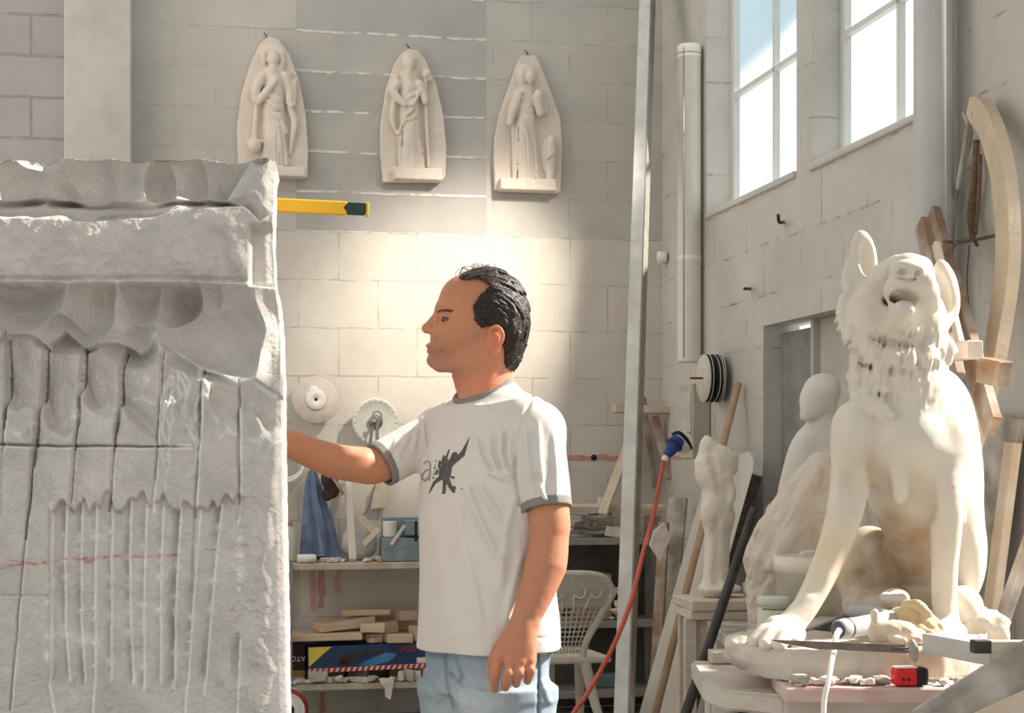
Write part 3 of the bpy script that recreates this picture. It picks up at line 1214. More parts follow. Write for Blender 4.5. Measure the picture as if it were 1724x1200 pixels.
    # overall roughness
    h += smooth(0.995, 0.95, sx)[None, :] * 2.2 * fbm(np.stack([X * .06, Y * .06], -1), 4, 50) + smooth(0.995, 0.95, sx)[None, :] * 1.3 * fbm(np.stack([(X + Y) * .22, (X - Y) * .09], -1), 3, 51)
    # rounded arris on the right and the top
    h -= 14 * smooth(0.99, 1.0, sx)[None, :] ** 2 * smooth(470, 500, Y) + 8 * smooth(0.97, 1.0, sx)[None, :]
    PYt = np.maximum(PY, top[None, :])
    # --- pigments
    base = np.array(lin(206, 200, 194))
    col = np.ones(X.shape + (3,)) * base
    tone = 1 + 0.10 * fbm(np.stack([X * .012, Y * .012], -1), 3, 90)
    col *= tone[..., None]
    wh = np.clip(white, 0, 1)[..., None] * 0.9
    col = col * (1 - wh) + np.array(lin(248, 247, 245)) * wh
    red = np.array(lin(196, 92, 84))
    rl = np.zeros_like(X)
    for pts in ([(-40, 962), (0, 957), (35, 950), (80, 947)], [(17, 943), (50, 948), (90, 945), (140, 940), (180, 938)], [(92, 947), (118, 940), (150, 944), (180, 936)], [(190, 938), (240, 938), (262, 936), (300, 935)], [(345, 925), (362, 927)], [(386, 922), (412, 919), (436, 918)], [(462, 914), (480, 913)], [(96, 955), (100, 980)], [(140, 948), (152, 944)]):
        d, t = seg_dist(X, Y + wob(.1, 2.0, 95), pts)
        rl = np.maximum(rl, np.exp(-(d / 1.7) ** 2) * (0.45 + 0.5 * vnoise(np.stack([X * .12, Y * .2], -1), 96)))
    rl = np.clip(rl, 0, 1)[..., None]
    col = col * (1 - rl) + red * rl
    # --- to space
    ang = math.radians(5.5)
    ex = np.array([math.cos(ang), math.sin(ang), 0])
    en = np.array([math.sin(ang), -math.cos(ang), 0])       # out of the face
    Q = P(480, 780, 3.2)
    rx = (PX - CX) / F
    rz = -(PYt - HY) / F
    t = (Q @ en) / (rx * en[0] + en[1])
    pts = np.stack([rx * t, t, CZ + rz * t], -1) + en * (1.2 * h / 1000.0)[..., None]
    pts[-1, :, 2] = 0.0
    front = pts.reshape(-1, 3)
    back = pts - en * 0.17
    proj = ((back - Q) @ en)
    back = back - en * (proj + 0.19)[..., None]
    # tie a coarse back: border ring only
    n = len(front)
    idx = np.arange(ny * nx).reshape(ny, nx)
    f4 = np.stack([idx[:-1, :-1], idx[1:, :-1], idx[1:, 1:], idx[:-1, 1:]], -1).reshape(-1, 4)
    ring = np.concatenate([idx[0, :], idx[1:, -1], idx[-1, -2::-1], idx[-2:0, 0][::1]])
    rb = back.reshape(-1, 3)[ring]
    # rough sides: two intermediate rings
    allv = [front]
    allc = [col.reshape(-1, 3)]
    prev = ring
    faces = [f4]
    off = n
    rf = front[ring]
    for k, s in enumerate((0.33, 0.66, 1.0)):
        p = rf * (1 - s) + rb * s
        if s < 1:
            p = p + 0.0012 * fbm(p * 30, 3, 77 + k)[:, None] * np.array([1, .2, .6])
        allv.append(p)
        allc.append(np.ones((len(p), 3)) * base)
        cur = off + np.arange(len(p))
        nx_ = np.roll(prev, -1)
        cx_ = np.roll(cur, -1)
        faces.append(np.stack([prev, nx_, cx_, cur], -1))
        prev = cur
        off += len(p)
    vv, cc, ff = np.vstack(allv), np.vstack(allc), np.vstack(faces)
    # close the back with a fan
    allb = np.vstack([vv, rb.mean(0)[None]])
    cc = np.vstack([cc, base[None]])
    fan = np.stack([prev, np.roll(prev, -1), np.full(len(prev), off), np.full(len(prev), off)], -1)
    me_f = ff.tolist() + [[a, b, c] for a, b, c, _ in fan.tolist()]
    o = obj('stone_slab', allb, me_f, M_stone, smooth=True, cols=cc, world=True, base=np.array([Q[0] - .3, Q[1] + .05, 0]))
    return tag(o, 'huge grey stone block with rough chiselled grooves and a red line, at the left', 'stone block')


make_slab()
# ------------------------------------------------------------------ the sculptor
M_skin = mat('skin', (1, 1, 1), 0.55, 0.04, 30, 0.12, 160, attr='Col', spec=0.35, bdist=0.002, sub=0.12)
M_hair = mat('dark brown hair', lin(38, 28, 24), 0.5, 0.35, 60, 0.3, 200, spec=0.4)
M_shirt = mat('white cotton', lin(212, 207, 201), 0.95, 0.04, 5, 0.12, 500, spec=0.1, bdist=0.001)
M_trim = mat('grey cotton rib', lin(134, 130, 126), 0.95, 0.06, 30, 0.2, 400, spec=0.1, bdist=0.001)
M_print = mat('dark grey print', lin(92, 92, 92), 0.9, 0.25, 90, 0.0, spec=0.1)
M_print2 = mat('mid grey print', lin(146, 143, 140), 0.9, 0.1, 90, 0.0, spec=0.1)
M_jean = mat('washed denim', (1, 1, 1), 0.95, 0.10, 40, 0.35, 700, attr='Col', spec=0.1, bdist=0.0015)
M_eye = mat('eye white', (0.20, 0.15, 0.13), 0.4, 0.02, 5, 0)
M_black = mat('near black', (0.015, 0.013, 0.012), 0.6, 0.1, 5, 0)
M_brow = mat('brown brow hair', lin(104, 70, 54), 0.7, 0.2, 60, 0.1)
M_shoe = mat('dusty leather', (0.16, 0.13, 0.11), 0.8, 0.2, 20, 0.2)

PY0 = 3.7
KS = PY0 / F


def H(px, py, w=0.0):
    """w metres towards the camera from the man's middle plane"""
    return P(px, py, PY0 - w)


E1 = np.array([0.6, -0.8, 0])
E2 = np.array([-0.8, -0.6, 0])
TX = P(820, 780, PY0)


def zz(py):
    return CZ - (py - HY) * KS


def make_person():
    root = thing('person', 'man in a white ringer T-shirt and pale blue jeans reaching out to the stone block', 'person', (TX[0], PY0, 0))
    # ---------------- body
    S = Sculpt((-0.66, 3.36, 0.76), (0.16, 3.99, 1.745), 0.0024)
    px = KS
    # skull and face
    S.ell(H(815, 528), (70 * px, 0.073, 71 * px), k=0.01)
    S.ell(H(778, 520), (38 * px, 0.060, 52 * px), rotm((0, 1, 0), math.radians(8)), k=0.03)
    S.ell(H(772, 566), (44 * px, 0.054, 52 * px), rotm((0, 1, 0), math.radians(14)), k=0.025)
    S.chain([H(757, 516, -.050), H(745, 517, -.026), H(743, 520, 0), H(745, 517, .026), H(757, 516, .050)], [.010, .0135, .0125, .0135, .010], k=0.012)                   # brow
    for sgn in (1, -1):
        S.cap(H(788, 614, sgn * .030), H(826, 588, sgn * .050), 0.019, 0.016, k=0.022)     # jaw
        S.cap(H(742, 614, sgn * .014), H(788, 616, sgn * .034), 0.016, 0.018, k=0.02)
        S.ell(H(770, 556, sgn * .046), (22 * px, 0.015, 17 * px), k=0.02)                 # cheekbone
        S.ell(H(747, 577, sgn * .022), (18 * px, 0.020, 22 * px), k=0.02)                 # cheek by the mouth
    S.cap(H(743, 609), H(730.5, 606), 0.017, 0.0165, k=0.012)                              # chin
    S.ell(H(738, 578), (12 * px, 0.024, 20 * px), k=0.014)                               # mouth mound
    S.chain([H(743, 526), H(731, 537), H(718.5, 552)], [0.0090, 0.0092, 0.0088], k=0.010)     # nose bridge
    S.ell(H(719, 553), (9 * px, 0.0105, 8 * px), k=0.006)
    for sgn in (1, -1):
        S.ell(H(730, 557, sgn * .012), (9.5 * px, 0.0075, 8 * px), k=0.007)               # wings
        S.ell(H(741, 536, sgn * .042), (17 * px, 0.018, 11 * px), k=0.010, op='cut')          # eye hollow
        S.ell(H(752, 538, sgn * .034), (12 * px, 0.0135, 9 * px), k=0.006)                 # eyeball under lids
        S.chain([H(741, 531, sgn * .035), H(752, 530, sgn * .0445), H(768, 540, sgn * .050)], [0.0042, 0.0050, 0.0035], k=0.006)
        S.chain([H(742, 545, sgn * .035), H(753, 547, sgn * .044), H(767, 544, sgn * .049)], [0.0032, 0.0035, 0.003], k=0.006)
    S.cap(H(725, 562, .004), H(724, 563, .010), 0.0028, k=0.003, op='cut')                     # nostril
    S.chain([H(727, 581, .022), H(721, 582, .0), H(727, 581, -.022)], [0.004, 0.0058, 0.004], k=0.005)   # lips
    S.chain([H(728, 590, .02), H(723, 591, .0), H(728, 590, -.02)], [0.004, 0.0062, 0.004], k=0.005)
    S.chain([H(738, 589, .031), H(727, 586, .022), H(718, 586, 0), H(727, 586, -.022)], [0.0016, 0.0016, 0.0018, .0016], k=0.002, op='cut')
    S.chain([H(730, 563, .018), H(742, 574, .036), H(746, 592, .038)], [0.0018, 0.0018, 0.001], k=0.006, op='cut')  # smile fold
    # ear
    ex = [(825, 590), (820, 575), (824, 556), (836, 550), (846, 559), (845, 574), (836, 588), (827, 592)]
    S.ell(H(833, 571, .072), (13 * px, 0.007, 21 * px), rotm((0, 1, 0), math.radians(-10)), k=0.008)
    S.chain([H(823, 562, .078), H(828, 552, .082), H(838, 550, .085), H(846, 560, .086), H(845, 574, .085), H(836, 588, .080), H(828, 592, .077)], [0.003, 0.0042, 0.0045, 0.0045, 0.004, 0.005, 0.0055], k=0.004)
    S.chain([H(831, 561, .083), H(838, 567, .083), H(836, 578, .081)], [0.003, 0.0035, 0.003], k=0.003)
    S.ell(H(830, 574, .084), (6 * px, 0.007, 9 * px), k=0.004, op='cut')
    # neck
    S.chain([H(826, 590), H(820, 630), H(819, 672), H(822, 712)], [0.056, 0.057, 0.062, 0.075], k=0.03)
    S.chain([H(834, 598, .05), H(812, 650, .048), H(790, 688, .035)], [0.012, 0.012, 0.010], k=0.02)   # neck muscle
    S.cap(H(772, 634), H(776, 650), 0.013, k=0.014)                                                  # throat
    # trunk under the shirt
    S.loft([(0.78, TX[0], PY0, .125, .080), (0.88, TX[0], PY0, .135, .088), (1.05, TX[0], PY0, .155, .10), (1.20, TX[0], PY0, .170, .105), (1.32, TX[0] - .005, PY0, .165, .10), (1.40, TX[0] + .01, PY0, .12, .075)], E1, E2, k=0.02)
    S.cap(H(830, 690), H(900, 728, .12), 0.040, 0.042, k=0.04)
    S.cap(H(812, 695, -.03), H(748, 722, -.135), 0.045, 0.048, k=0.04)
    # near arm hanging
    S.chain([H(903, 724, .125), H(915, 800, .15), H(926, 872, .172), H(925, 905, .178), H(919, 950, .188), H(902, 1000, .203), H(885, 1040, .214), H(880, 1058, .218)],
            [0.044, 0.045, 0.043, 0.0415, 0.0445, 0.036, 0.0295, 0.0275], k=0.03, sub=10)
    # near hand: back of the hand to the camera, fingers loosely curled
    kn = [(838, 1108, .236), (860, 1114, .243), (878, 1115, .241), (893, 1112, .235)]
    wr = [(868, 1058, .218), (877, 1057, .224), (884, 1057, .224), (890, 1058, .219)]
    for (a, b) in zip(wr, kn):
        m_ = ((a[0] + b[0]) / 2, (a[1] + b[1]) / 2, (a[2] + b[2]) / 2 + .002)
        S.chain([H(*a), H(*m_), H(*b)], [0.016, 0.0155, 0.0128], k=0.014)
    S.ell(H(868, 1092, .219), (24 * px, 0.014, 30 * px), k=0.016)
    for k_ in kn:
        S.ell(H(k_[0], k_[1], k_[2] + .004), (0.0095, 0.0095, 0.0095), k=0.006)
    fing = [[kn[0], (834, 1132, .243), (832, 1148, .238), (833, 1160, .225)],
            [kn[1], (856, 1134, .252), (852, 1148, .246), (851, 1157, .230)],
            [kn[2], (874, 1132, .250), (870, 1143, .244), (869, 1151, .229)],
            [kn[3], (893, 1128, .243), (891, 1138, .239), (888, 1146, .226)]]
    fr = [[.0112, .0108, .0098, .0088], [.0112, .0112, .0102, .0092], [.0108, .0106, .0096, .0088], [.0100, .0098, .0092, .0082]]
    for pts, r in zip(fing, fr):
        S.chain([H(*q) for q in pts], r, k=0.0035)
        S.ell(H(pts[1][0], pts[1][1], pts[1][2] + .003), (0.0105, 0.0095, 0.0105), k=0.004)
    S.chain([H(856, 1072, .212), H(838, 1096, .206), H(829, 1122, .206), H(829, 1142, .210)], [.017, .0145, .0115, .0095], k=0.008)
    for pts in ([(880, 1062), (868, 1085), (862, 1106)], [(884, 1066), (878, 1090), (872, 1100), (878, 1112)], [(876, 1060), (856, 1084), (846, 1098)], [(889, 1070), (888, 1090), (886, 1106)]):
        S.chain([H(a, b, .2385 - abs(a - 868) * .00015) for a, b in pts], 0.0019, k=0.004)
    S.ell(H(898, 1048, .225), (0.008, 0.008, 0.009), k=0.012)
    # far arm reaching to the back of the block
    S.chain([H(748, 722, -.135), H(690, 758, -.10), H(632, 783, -.06), H(605, 782, -.035), H(560, 775, .0), H(500, 752, .055), H(440, 728, .105), H(420, 720, .125)],
            [0.047, 0.045, 0.0415, 0.0405, 0.0385, 0.0315, 0.0255, 0.024], k=0.03)
    wr2 = (420, 720, .125)
    for i, (kx, ky, kw) in enumerate(((392, 690, .185), (386, 702, .188), (384, 714, .188), (388, 726, .184))):
        S.chain([H(*wr2), H(kx, ky, kw)], [.016, .0125], k=0.014, sub=1)
        S.chain([H(kx, ky, kw), H(kx - 26, ky - 12 + 4 * i, kw + .026), H(kx - 48 + 3 * abs(i - 1), ky - 20 + 8 * i, kw + .034)], [.0108, .0100, .0085], k=0.0035)
    S.chain([H(410, 708, .14), H(402, 682, .17), H(398, 664, .20)], [.015, .0125, .0095], k=0.008)
    S.disp(lambda p: -0.0006 * fbm(p * 55, 3, 3))
    v, f = S.mesh(1)
    qx, qy = to_px(v)
    base = np.array(lin(190, 130, 99))
    c = np.ones((len(v), 3)) * base
    c *= (1 + .06 * fbm(v * 22, 3, 8))[:, None]

    def paint(cx, cy, rx, ry, col, a):
        nonlocal c
        e = np.exp(-(((qx - cx) / rx) ** 2 + ((qy - cy) / ry) ** 2))[:, None] * a
        c = c * (1 - e) + np.array(col) * e
    paint(834, 572, 20, 26, lin(214, 128, 100), .8)
    paint(830, 655, 50, 36, lin(216, 132, 104), .7)
    paint(738, 598, 26, 22, lin(146, 110, 92), .60)      # stubble
    paint(770, 622, 36, 14, lin(150, 112, 94), .45)
    paint(733, 571, 10, 7, lin(140, 106, 90), .5)
    paint(803, 566, 8, 12, lin(150, 120, 106), .7)
    paint(722, 587, 6, 6, lin(168, 96, 84), .7)
    paint(715, 554, 12, 9, lin(205, 132, 104), .5)
    for k_ in kn:
        paint(k_[0], k_[1], 10, 10, lin(208, 128, 100), .6)
    obj('body', v, f, M_skin, root, smooth=True, cols=c, world=True)
    # eye, lashes and brow follow the surface of the face
    bb = BVHTree.FromPolygons([Vector(x) for x in v.tolist()], f.tolist())

    def on(px_, py_, off):
        r = Vector(_ray(px_, py_)).normalized()
        h_ = bb.ray_cast(Vector((0, 0, CZ)), r)
        return np.array(h_[0] + h_[1] * off)
    e = lathe([(0.0001, -0.0075), (0.0045, -0.006), (0.007, -0.002), (0.0072, 0), (0.007, .002), (0.0045, 0.006), (0.0001, 0.0075)], 20)
    obj('eye', e[0] * np.array([.9, .6, .5]) + on(750, 539, -.0028), e[1], M_eye, root, smooth=True, world=True)
    e = lathe([(0.0001, -0.004), (0.0028, -0.0028), (0.004, 0), (0.0028, .0028), (0.0001, 0.004)], 16)
    obj('iris', e[0] * np.array([.8, .6, .9]) + on(745.5, 539, -.0006), e[1], M_black, root, smooth=True, world=True)
    l_ = tube([on(739.5, 537, .0003), on(746, 534.6, .0006), on(755, 536.6, .0006), on(760, 539.0, .0003)], [.0008, .0015, .0013, .0005], 8)
    obj('eyelashes', *l_, M_hair, root, smooth=True, world=True)
    br_ = []
    for i in range(26):
        t_ = i / 25.0
        x_ = 735 + 24 * t_
        y_ = 523.5 - 4.5 * math.sin(t_ * 2.2) + 4.0 * t_
        br_.append(tube([on(x_, y_ + 2.6, .0000), on(x_ + 2.5, y_ - .2, .0007), on(x_ + 5.5, y_ - 1.6, .0001)], [.0005, .0006, .0003], 6))
    obj('eyebrow', *join(*br_), M_brow, root, smooth=True, world=True)
    # ---------------- hair
    G = Sculpt((-0.14, 3.56, 1.46), (0.06, 3.84, 1.76), 0.002)
    G.ell(H(817, 527), (75.5 * px, 0.0795, 78 * px))
    G.ell(H(855, 560), (33 * px, 0.066, 62 * px), k=0.02)
    G.ell(H(856, 602), (16 * px, 0.050, 26 * px), k=0.02)
    poly = [(764, 472), (768, 452), (796, 440), (830, 440), (870, 462), (897, 500), (897, 545), (884, 600), (864, 630), (845, 622), (840, 602), (849, 575), (850, 560), (840, 547), (813, 552), (800, 541), (796, 514), (810, 496), (826, 480), (806, 468)]

    def trim(p):
        a, b = to_px(p)
        return np.zeros(len(p))
    ix = np.nonzero(G.D < 0.03)
    p = np.stack([G.lo[i] + G.h * ix[i] for i in range(3)], 1)
    a, b = to_px(p)
    ang = np.arctan2(b - 548, a - 822)
    rad = np.hypot(b - 548, a - 822)
    lock = vnoise(np.stack([ang * 5, rad * 1.3, p[:, 1] * 330], -1), 16) * .0012 + vnoise(np.stack([ang * 2.2 + rad * .02, rad * .30, p[:, 1] * 60], -1), 5) * .0032 + vnoise(np.stack([ang * 4, rad * .7, p[:, 1] * 160], -1), 6) * .0016
    d = np.maximum(G.D[ix] - lock, (poly_sdf(a, b, poly) + 2.2 * vnoise(np.stack([a * .35, b * .35], -1), 7)) * px)
    G.D[ix] = d
    v, f = G.mesh(0)
    hr = obj('hair', v, f, M_hair, root, smooth=True, world=True)
    rs = np.random.RandomState(2)
    wsp = []
    for i in range(34):
        x0 = rs.uniform(768, 850)
        y0 = 452 + max(0, (x0 - 800)) * .32 + rs.uniform(-2, 5) + max(0, 790 - x0) * .45
        wv = rs.uniform(-.045, .045)
        up = rs.uniform(3, 10)
        dx = rs.uniform(14, 34)
        wsp.append(tube([H(x0, y0 + 4, wv), H(x0 + dx * .35, y0 - up, wv), H(x0 + dx * .8, y0 - up * .3 + dx * .15, wv), H(x0 + dx, y0 + 7 + dx * .2, wv)], [.0006, .0006, .0004], 5))
    wsp.append(tube([H(822, 456, .0), H(820, 447, 0), H(830, 444, 0), H(835, 450, 0), H(835, 460, 0)], .0005, 5))
    wsp.append(tube([H(768, 470, .02), H(768, 458, .02), H(782, 449, .02), H(800, 449, .02)], .0006, 5))
    obj('stray_hairs', *join(*wsp), M_hair, hr, smooth=True, world=True)
    # ---------------- shirt
    T = Sculpt((-0.36, 3.46, 0.86), (0.14, 3.97, 1.50), 0.0025)
    T.loft([(0.872, TX[0], PY0, .186, .128), (0.95, TX[0], PY0, .184, .127), (1.05, TX[0] - .001, PY0, .182, .124), (1.18, TX[0] - .001, PY0, .188, .124), (1.30, TX[0] - .001, PY0, .185, .116), (1.36, TX[0] + .004, PY0, .155, .098), (1.415, TX[0] + .012, PY0, .11, .08)], E1, E2, k=0.02, ex=2.3)
    T.cap(H(838, 685), H(903, 724, .122), 0.058, 0.061, k=0.04)
    T.cap(H(806, 698, -.03), H(748, 722, -.135), 0.052, 0.057, k=0.04)
    T.chain([H(826, 672), H(822, 720)], [0.056, 0.085], k=0.04, sub=1)
    n1 = H(922, 864, .172) - H(913, 800, .15)
    n2 = H(630, 788, -.055) - H(700, 750, -.105)
    for pts, rr, cp, nn, hole in (([H(904, 726, .127), H(910, 780, .146), H(919, 840, .165), H(924, 880, .174)], [0.060, 0.058, 0.053, 0.052], H(922, 857, .17), n1, (H(919, 830, .163), H(926, 892, .178), 0.044, 0.049)),
                                 ([H(750, 724, -.135), H(700, 750, -.105), H(650, 778, -.07), H(620, 793, -.05)], [0.056, 0.055, 0.053, 0.053], H(640, 784, -.062), n2, (H(672, 767, -.085), H(620, 793, -.05), 0.043, 0.047))):
        Q = Sculpt((-0.36, 3.46, 0.86), (0.14, 3.97, 1.50), 0.0025)
        Q.chain(pts, rr)
        Q.cut_plane(cp, nn)
        Q.cap(*hole, op='cut')
        m_ = np.maximum(0.02 - np.abs(T.D - Q.D), 0) / 0.02
        T.D = np.minimum(T.D, Q.D) - m_ * m_ * 0.005
    # folds, laid out on the man as the photo shows them
    folds = [([(800, 726), (806, 765), (822, 795), (862, 812)], 5, 5), ([(824, 728), (824, 765), (836, 792), (866, 806)], 5.5, 5), ([(846, 712), (842, 760), (850, 790), (868, 802)], 5.5, 5), ([(862, 712), (856, 760), (862, 790)], 4, 5),
             ([(778, 800), (794, 846), (815, 892), (850, 960)], 6, 7), ([(800, 806), (826, 850), (850, 880)], 5, 7), ([(768, 826), (776, 900), (800, 1000), (812, 1070)], 5, 9), ([(735, 860), (742, 960), (752, 1060)], 4, 10), ([(866, 830), (850, 900), (842, 1000)], 4, 9), ([(712, 700), (715, 750), (708, 800)], 4, 5), ([(724, 700), (728, 760), (722, 810)], 3, 5), ([(705, 716), (695, 760)], 3.5, 4), ([(690, 730), (668, 770)], 4, 5), ([(670, 738), (650, 776)], 3, 4),
             ([(884, 715), (888, 770), (900, 840)], 5, 5), ([(905, 705), (908, 770), (915, 845)], 3.5, 6), ([(932, 720), (938, 790), (938, 850)], 3.5, 6), ([(880, 790), (905, 815), (925, 850)], 4, 5), ([(790, 690), (770, 740), (750, 770)], 3, 8), ([(830, 680), (800, 730)], 3, 7), ([(880, 920), (862, 1000), (850, 1060)], 4, 9), ([(925, 940), (915, 1030)], 4, 9)]
    seam = [(897, 668), (880, 705), (870, 750), (867, 800), (876, 850)]
    ix = np.nonzero(np.abs(T.D) < 0.02)
    p = np.stack([T.lo[i] + T.h * ix[i] for i in range(3)], 1)
    a, b = to_px(p)
    fd = np.zeros(len(p))
    for pts, am, wd in folds:
        d, t = seg_dist(a, b, pts)
        fd += am * 2.1 * (np.exp(-(d / wd) ** 2) - 0.35 * np.exp(-(d / (2.2 * wd)) ** 2)) * np.clip(np.minimum(t, 1 - t) * 6, 0, 1)
    d, t = seg_dist(a, b, seam)
    fd -= 4.5 * np.exp(-(d / 3.0) ** 2) * (a < 930)
    dh = b - (1092 - 0.02 * (a - 700))
    fd -= 1.2 * np.exp(-((dh + 14) / 1.5) ** 2)
    fd += 4 * fbm(np.stack([p[:, 0] * 9, p[:, 1] * 9, p[:, 2] * 4], -1), 3, 12)
    fd += 5 * np.sin((a + b * .25) / 17.0) * np.clip((b - 1000) / 90.0, 0, 1)
    T.D[ix] -= fd / 1000.0
    # openings: hem, sleeves, neck
    T.cut_plane(H(820, 1090), (0.03, 0, -1))
    cc = H(814, 656)
    g1 = np.array([.926, 0, .378])
    g2 = np.array([0.10, -.95, -.26])
    g2 /= np.linalg.norm(g2)
    g3 = np.cross(g2, g1)
    if g3[2] < 0:
        g3 = -g3
    T.cap(cc + g3 * .004, cc + g3 * .1, 0.0655, 0.12, op='cut')
    v, f = T.mesh(1)
    qx, qy = to_px(v)
    fc = v[f].mean(1)
    fx, fy = to_px(fc)
    nn1, nn2 = n1 / np.linalg.norm(n1), n2 / np.linalg.norm(n2)
    d1 = (fc - H(922, 857, .17)) @ nn1
    d2 = (fc - H(640, 784, -.062)) @ nn2
    ax1 = fc - H(922, 857, .17)
    r1 = np.linalg.norm(ax1 - (ax1 @ nn1)[:, None] * nn1, axis=1)
    cuff1 = (r1 < .0575) & (d1 > -.0165) & (d1 < .003) & (fx > 868) & (fy > 800) & (fy < 905) & (fc[:, 1] < PY0 - .07)
    cuff2 = (d2 > -.0165) & (fx < 690) & (fy > 700) & (fy < 840)
    rest = ~(cuff1 | cuff2)

    def sub(mask):
        ff = f[mask]
        u_, inv = np.unique(ff, return_inverse=True)
        return v[u_], inv.reshape(ff.shape)
    sh = obj('shirt', *sub(rest), M_shirt, root, smooth=True, world=True)
    obj('sleeve_trim', *sub(cuff1), M_trim, sh, smooth=True, world=True)
    obj('sleeve_trim', *sub(cuff2), M_trim, sh, smooth=True, world=True)
    ring = [cc + g3 * .002 + .0655 * (math.cos(t) * g1 + math.sin(t) * g2) for t in np.linspace(0, 2 * math.pi, 41)]
    rv, rf = tube(ring, 0.0078, 10, sub=1)
    o = obj('collar', rv, rf, M_trim, sh, smooth=True, world=True)
    # printed figure and letter, laid on the cloth
    bvh = BVHTree.FromPolygons([Vector(x) for x in v.tolist()], f.tolist())

    def decal(name, shape, x0, x1, y0, y1, m, off=0.0012, st=0.5):
        xs, ys = np.arange(x0, x1, st), np.arange(y0, y1, st)
        GX, GY = np.meshgrid(xs, ys)
        D = shape(GX, GY)
        cells = (D[:-1, :-1] < 0) & (D[1:, 1:] < 0) & (D[1:, :-1] < 0) & (D[:-1, 1:] < 0)
        ids = {}
        vs, fs = [], []
        org = Vector((0, 0, CZ))

        def vid(i, j):
            if (i, j) in ids:
                return ids[i, j]
            r = Vector(_ray(GX[i, j], GY[i, j])).normalized()
            hit = bvh.ray_cast(org, r)
            ids[i, j] = len(vs)
            q = (hit[0] + hit[1] * off) if hit[0] is not None else (org + r * 3.6)
            vs.append(tuple(q))
            return ids[i, j]
        for i, j in np.argwhere(cells):
            fs.append([vid(i, j), vid(i + 1, j), vid(i + 1, j + 1), vid(i, j + 1)])
        if fs:
            return obj(name, np.array(vs), fs, m, sh, smooth=True, world=True)

    def caps(items):
        def fn(X, Y):
            d = np.full(X.shape, 99.0)
            for pts, r0, r1 in items:
                q, t = seg_dist(X, Y, pts)
                d = np.minimum(d, q - (r0 + (r1 - r0) * t))
            return d
        return fn
    fig = caps([([(790.5, 737), (784, 752), (779, 764)], .6, 4.2), ([(779, 764), (772, 771), (762, 780)], 4.5, 3.5), ([(766, 766), (762, 776), (754, 788)], 5.5, 5), ([(756.5, 757.5), (752, 770), (749, 786)], 1.2, 2.4), ([(748, 768), (745, 780)], 2.2, 2.4), ([(741, 777), (740, 786)], 2.0, 2.6), ([(737, 792), (735, 797)], 2.2, 2.4), ([(752, 778), (749, 795), (750, 806)], 6, 5), ([(757, 783), (754, 800)], 5, 5), ([(743, 786), (743, 802)], 3.0, 4),
                ([(744, 803), (732, 812), (723, 830)], 4.5, 1.0), ([(749, 806), (748, 829), (746, 829)], 3.2, 2.2), ([(753, 806), (758, 818), (764, 827)], 4.0, 3), ([(765, 820), (765.5, 822)], 2.4, 2.6), ([(760, 803), (764, 804)], 1.8, 2.2), ([(778, 822), (778.3, 823)], 1.2, 1.2), ([(741, 820.5), (741.2, 820.6)], 1.1, 1.1)])
    decal('shirt_print', fig, 700, 800, 730, 840, M_print)
    dots = caps([([(734.5, 775), (734, 777)], .9, .9), ([(733, 782), (732.8, 783)], 1, 1), ([(732, 787), (732, 789)], 1.2, 1.2), ([(731.4, 793.5), (731.4, 793.8)], .9, .9), ([(731, 798), (730.8, 799)], 1.2, 1.2), ([(730, 804), (729.8, 804.4)], 1.7, 1.7)])
    decal('shirt_print', dots, 725, 740, 770, 810, M_print)
    let = caps([([(713.5, 780), (718, 776.3), (723, 777), (725.2, 782), (724.4, 795), (723, 808)], 1.25, 1.25), ([(724.6, 790), (717, 792), (711.5, 798), (711, 806), (715.5, 809.3), (721, 804), (724, 798)], 1.25, 1.25)])
    decal('shirt_print', let, 706, 730, 770, 814, M_print2)
    # ---------------- jeans
    J = Sculpt((-0.24, 3.50, 0.03), (0.13, 3.90, 0.95), 0.0035)
    lg = E1 * 0.082
    J.loft([(0.79, TX[0], PY0, .158, .110), (0.86, TX[0], PY0, .164, .113), (0.93, TX[0], PY0, .162, .108)], E1, E2, k=0.02, ex=2.3)
    for sgn in (1, -1):
        c0 = TX[:2] + sgn * lg[:2]
        J.loft([(0.05, c0[0], c0[1], .062, .075), (0.40, c0[0], c0[1], .068, .080), (0.62, c0[0], c0[1], .080, .094), (0.80, c0[0], c0[1], .092, .112)], E1, E2, k=0.035, ex=2.2)
    ix = np.nonzero(np.abs(J.D) < 0.02)
    p = np.stack([J.lo[i] + J.h * ix[i] for i in range(3)], 1)
    a, b = to_px(p)
    fd = 2.5 * fbm(np.stack([p[:, 0] * 12, p[:, 1] * 12, p[:, 2] * 16], -1), 3, 15)
    for pts, am, wd in (([(742, 1105), (752, 1135), (760, 1160)], -6, 5), ([(715, 1130), (735, 1150), (750, 1165)], 6, 6), ([(712, 1160), (735, 1180)], 5, 6), ([(770, 1150), (780, 1200)], 6, 8), ([(762, 1110), (772, 1128), (770, 1140)], 5, 5), ([(800, 1160), (830, 1195)], 5, 9), ([(906, 1095), (906, 1240)], -4, 2.5), ([(915, 1150), (925, 1180)], 5, 6)):
        d, t = seg_dist(a, b, pts)
        fd += am * np.exp(-(d / wd) ** 2)
    J.D[ix] -= fd / 1000
    v, f = J.mesh(1)
    a, b = to_px(v)
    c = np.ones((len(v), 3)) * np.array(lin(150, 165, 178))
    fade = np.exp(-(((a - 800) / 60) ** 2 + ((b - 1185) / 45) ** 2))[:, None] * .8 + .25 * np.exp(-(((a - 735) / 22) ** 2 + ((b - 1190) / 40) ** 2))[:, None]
    c = c * (1 - fade) + np.array(lin(198, 206, 208)) * fade
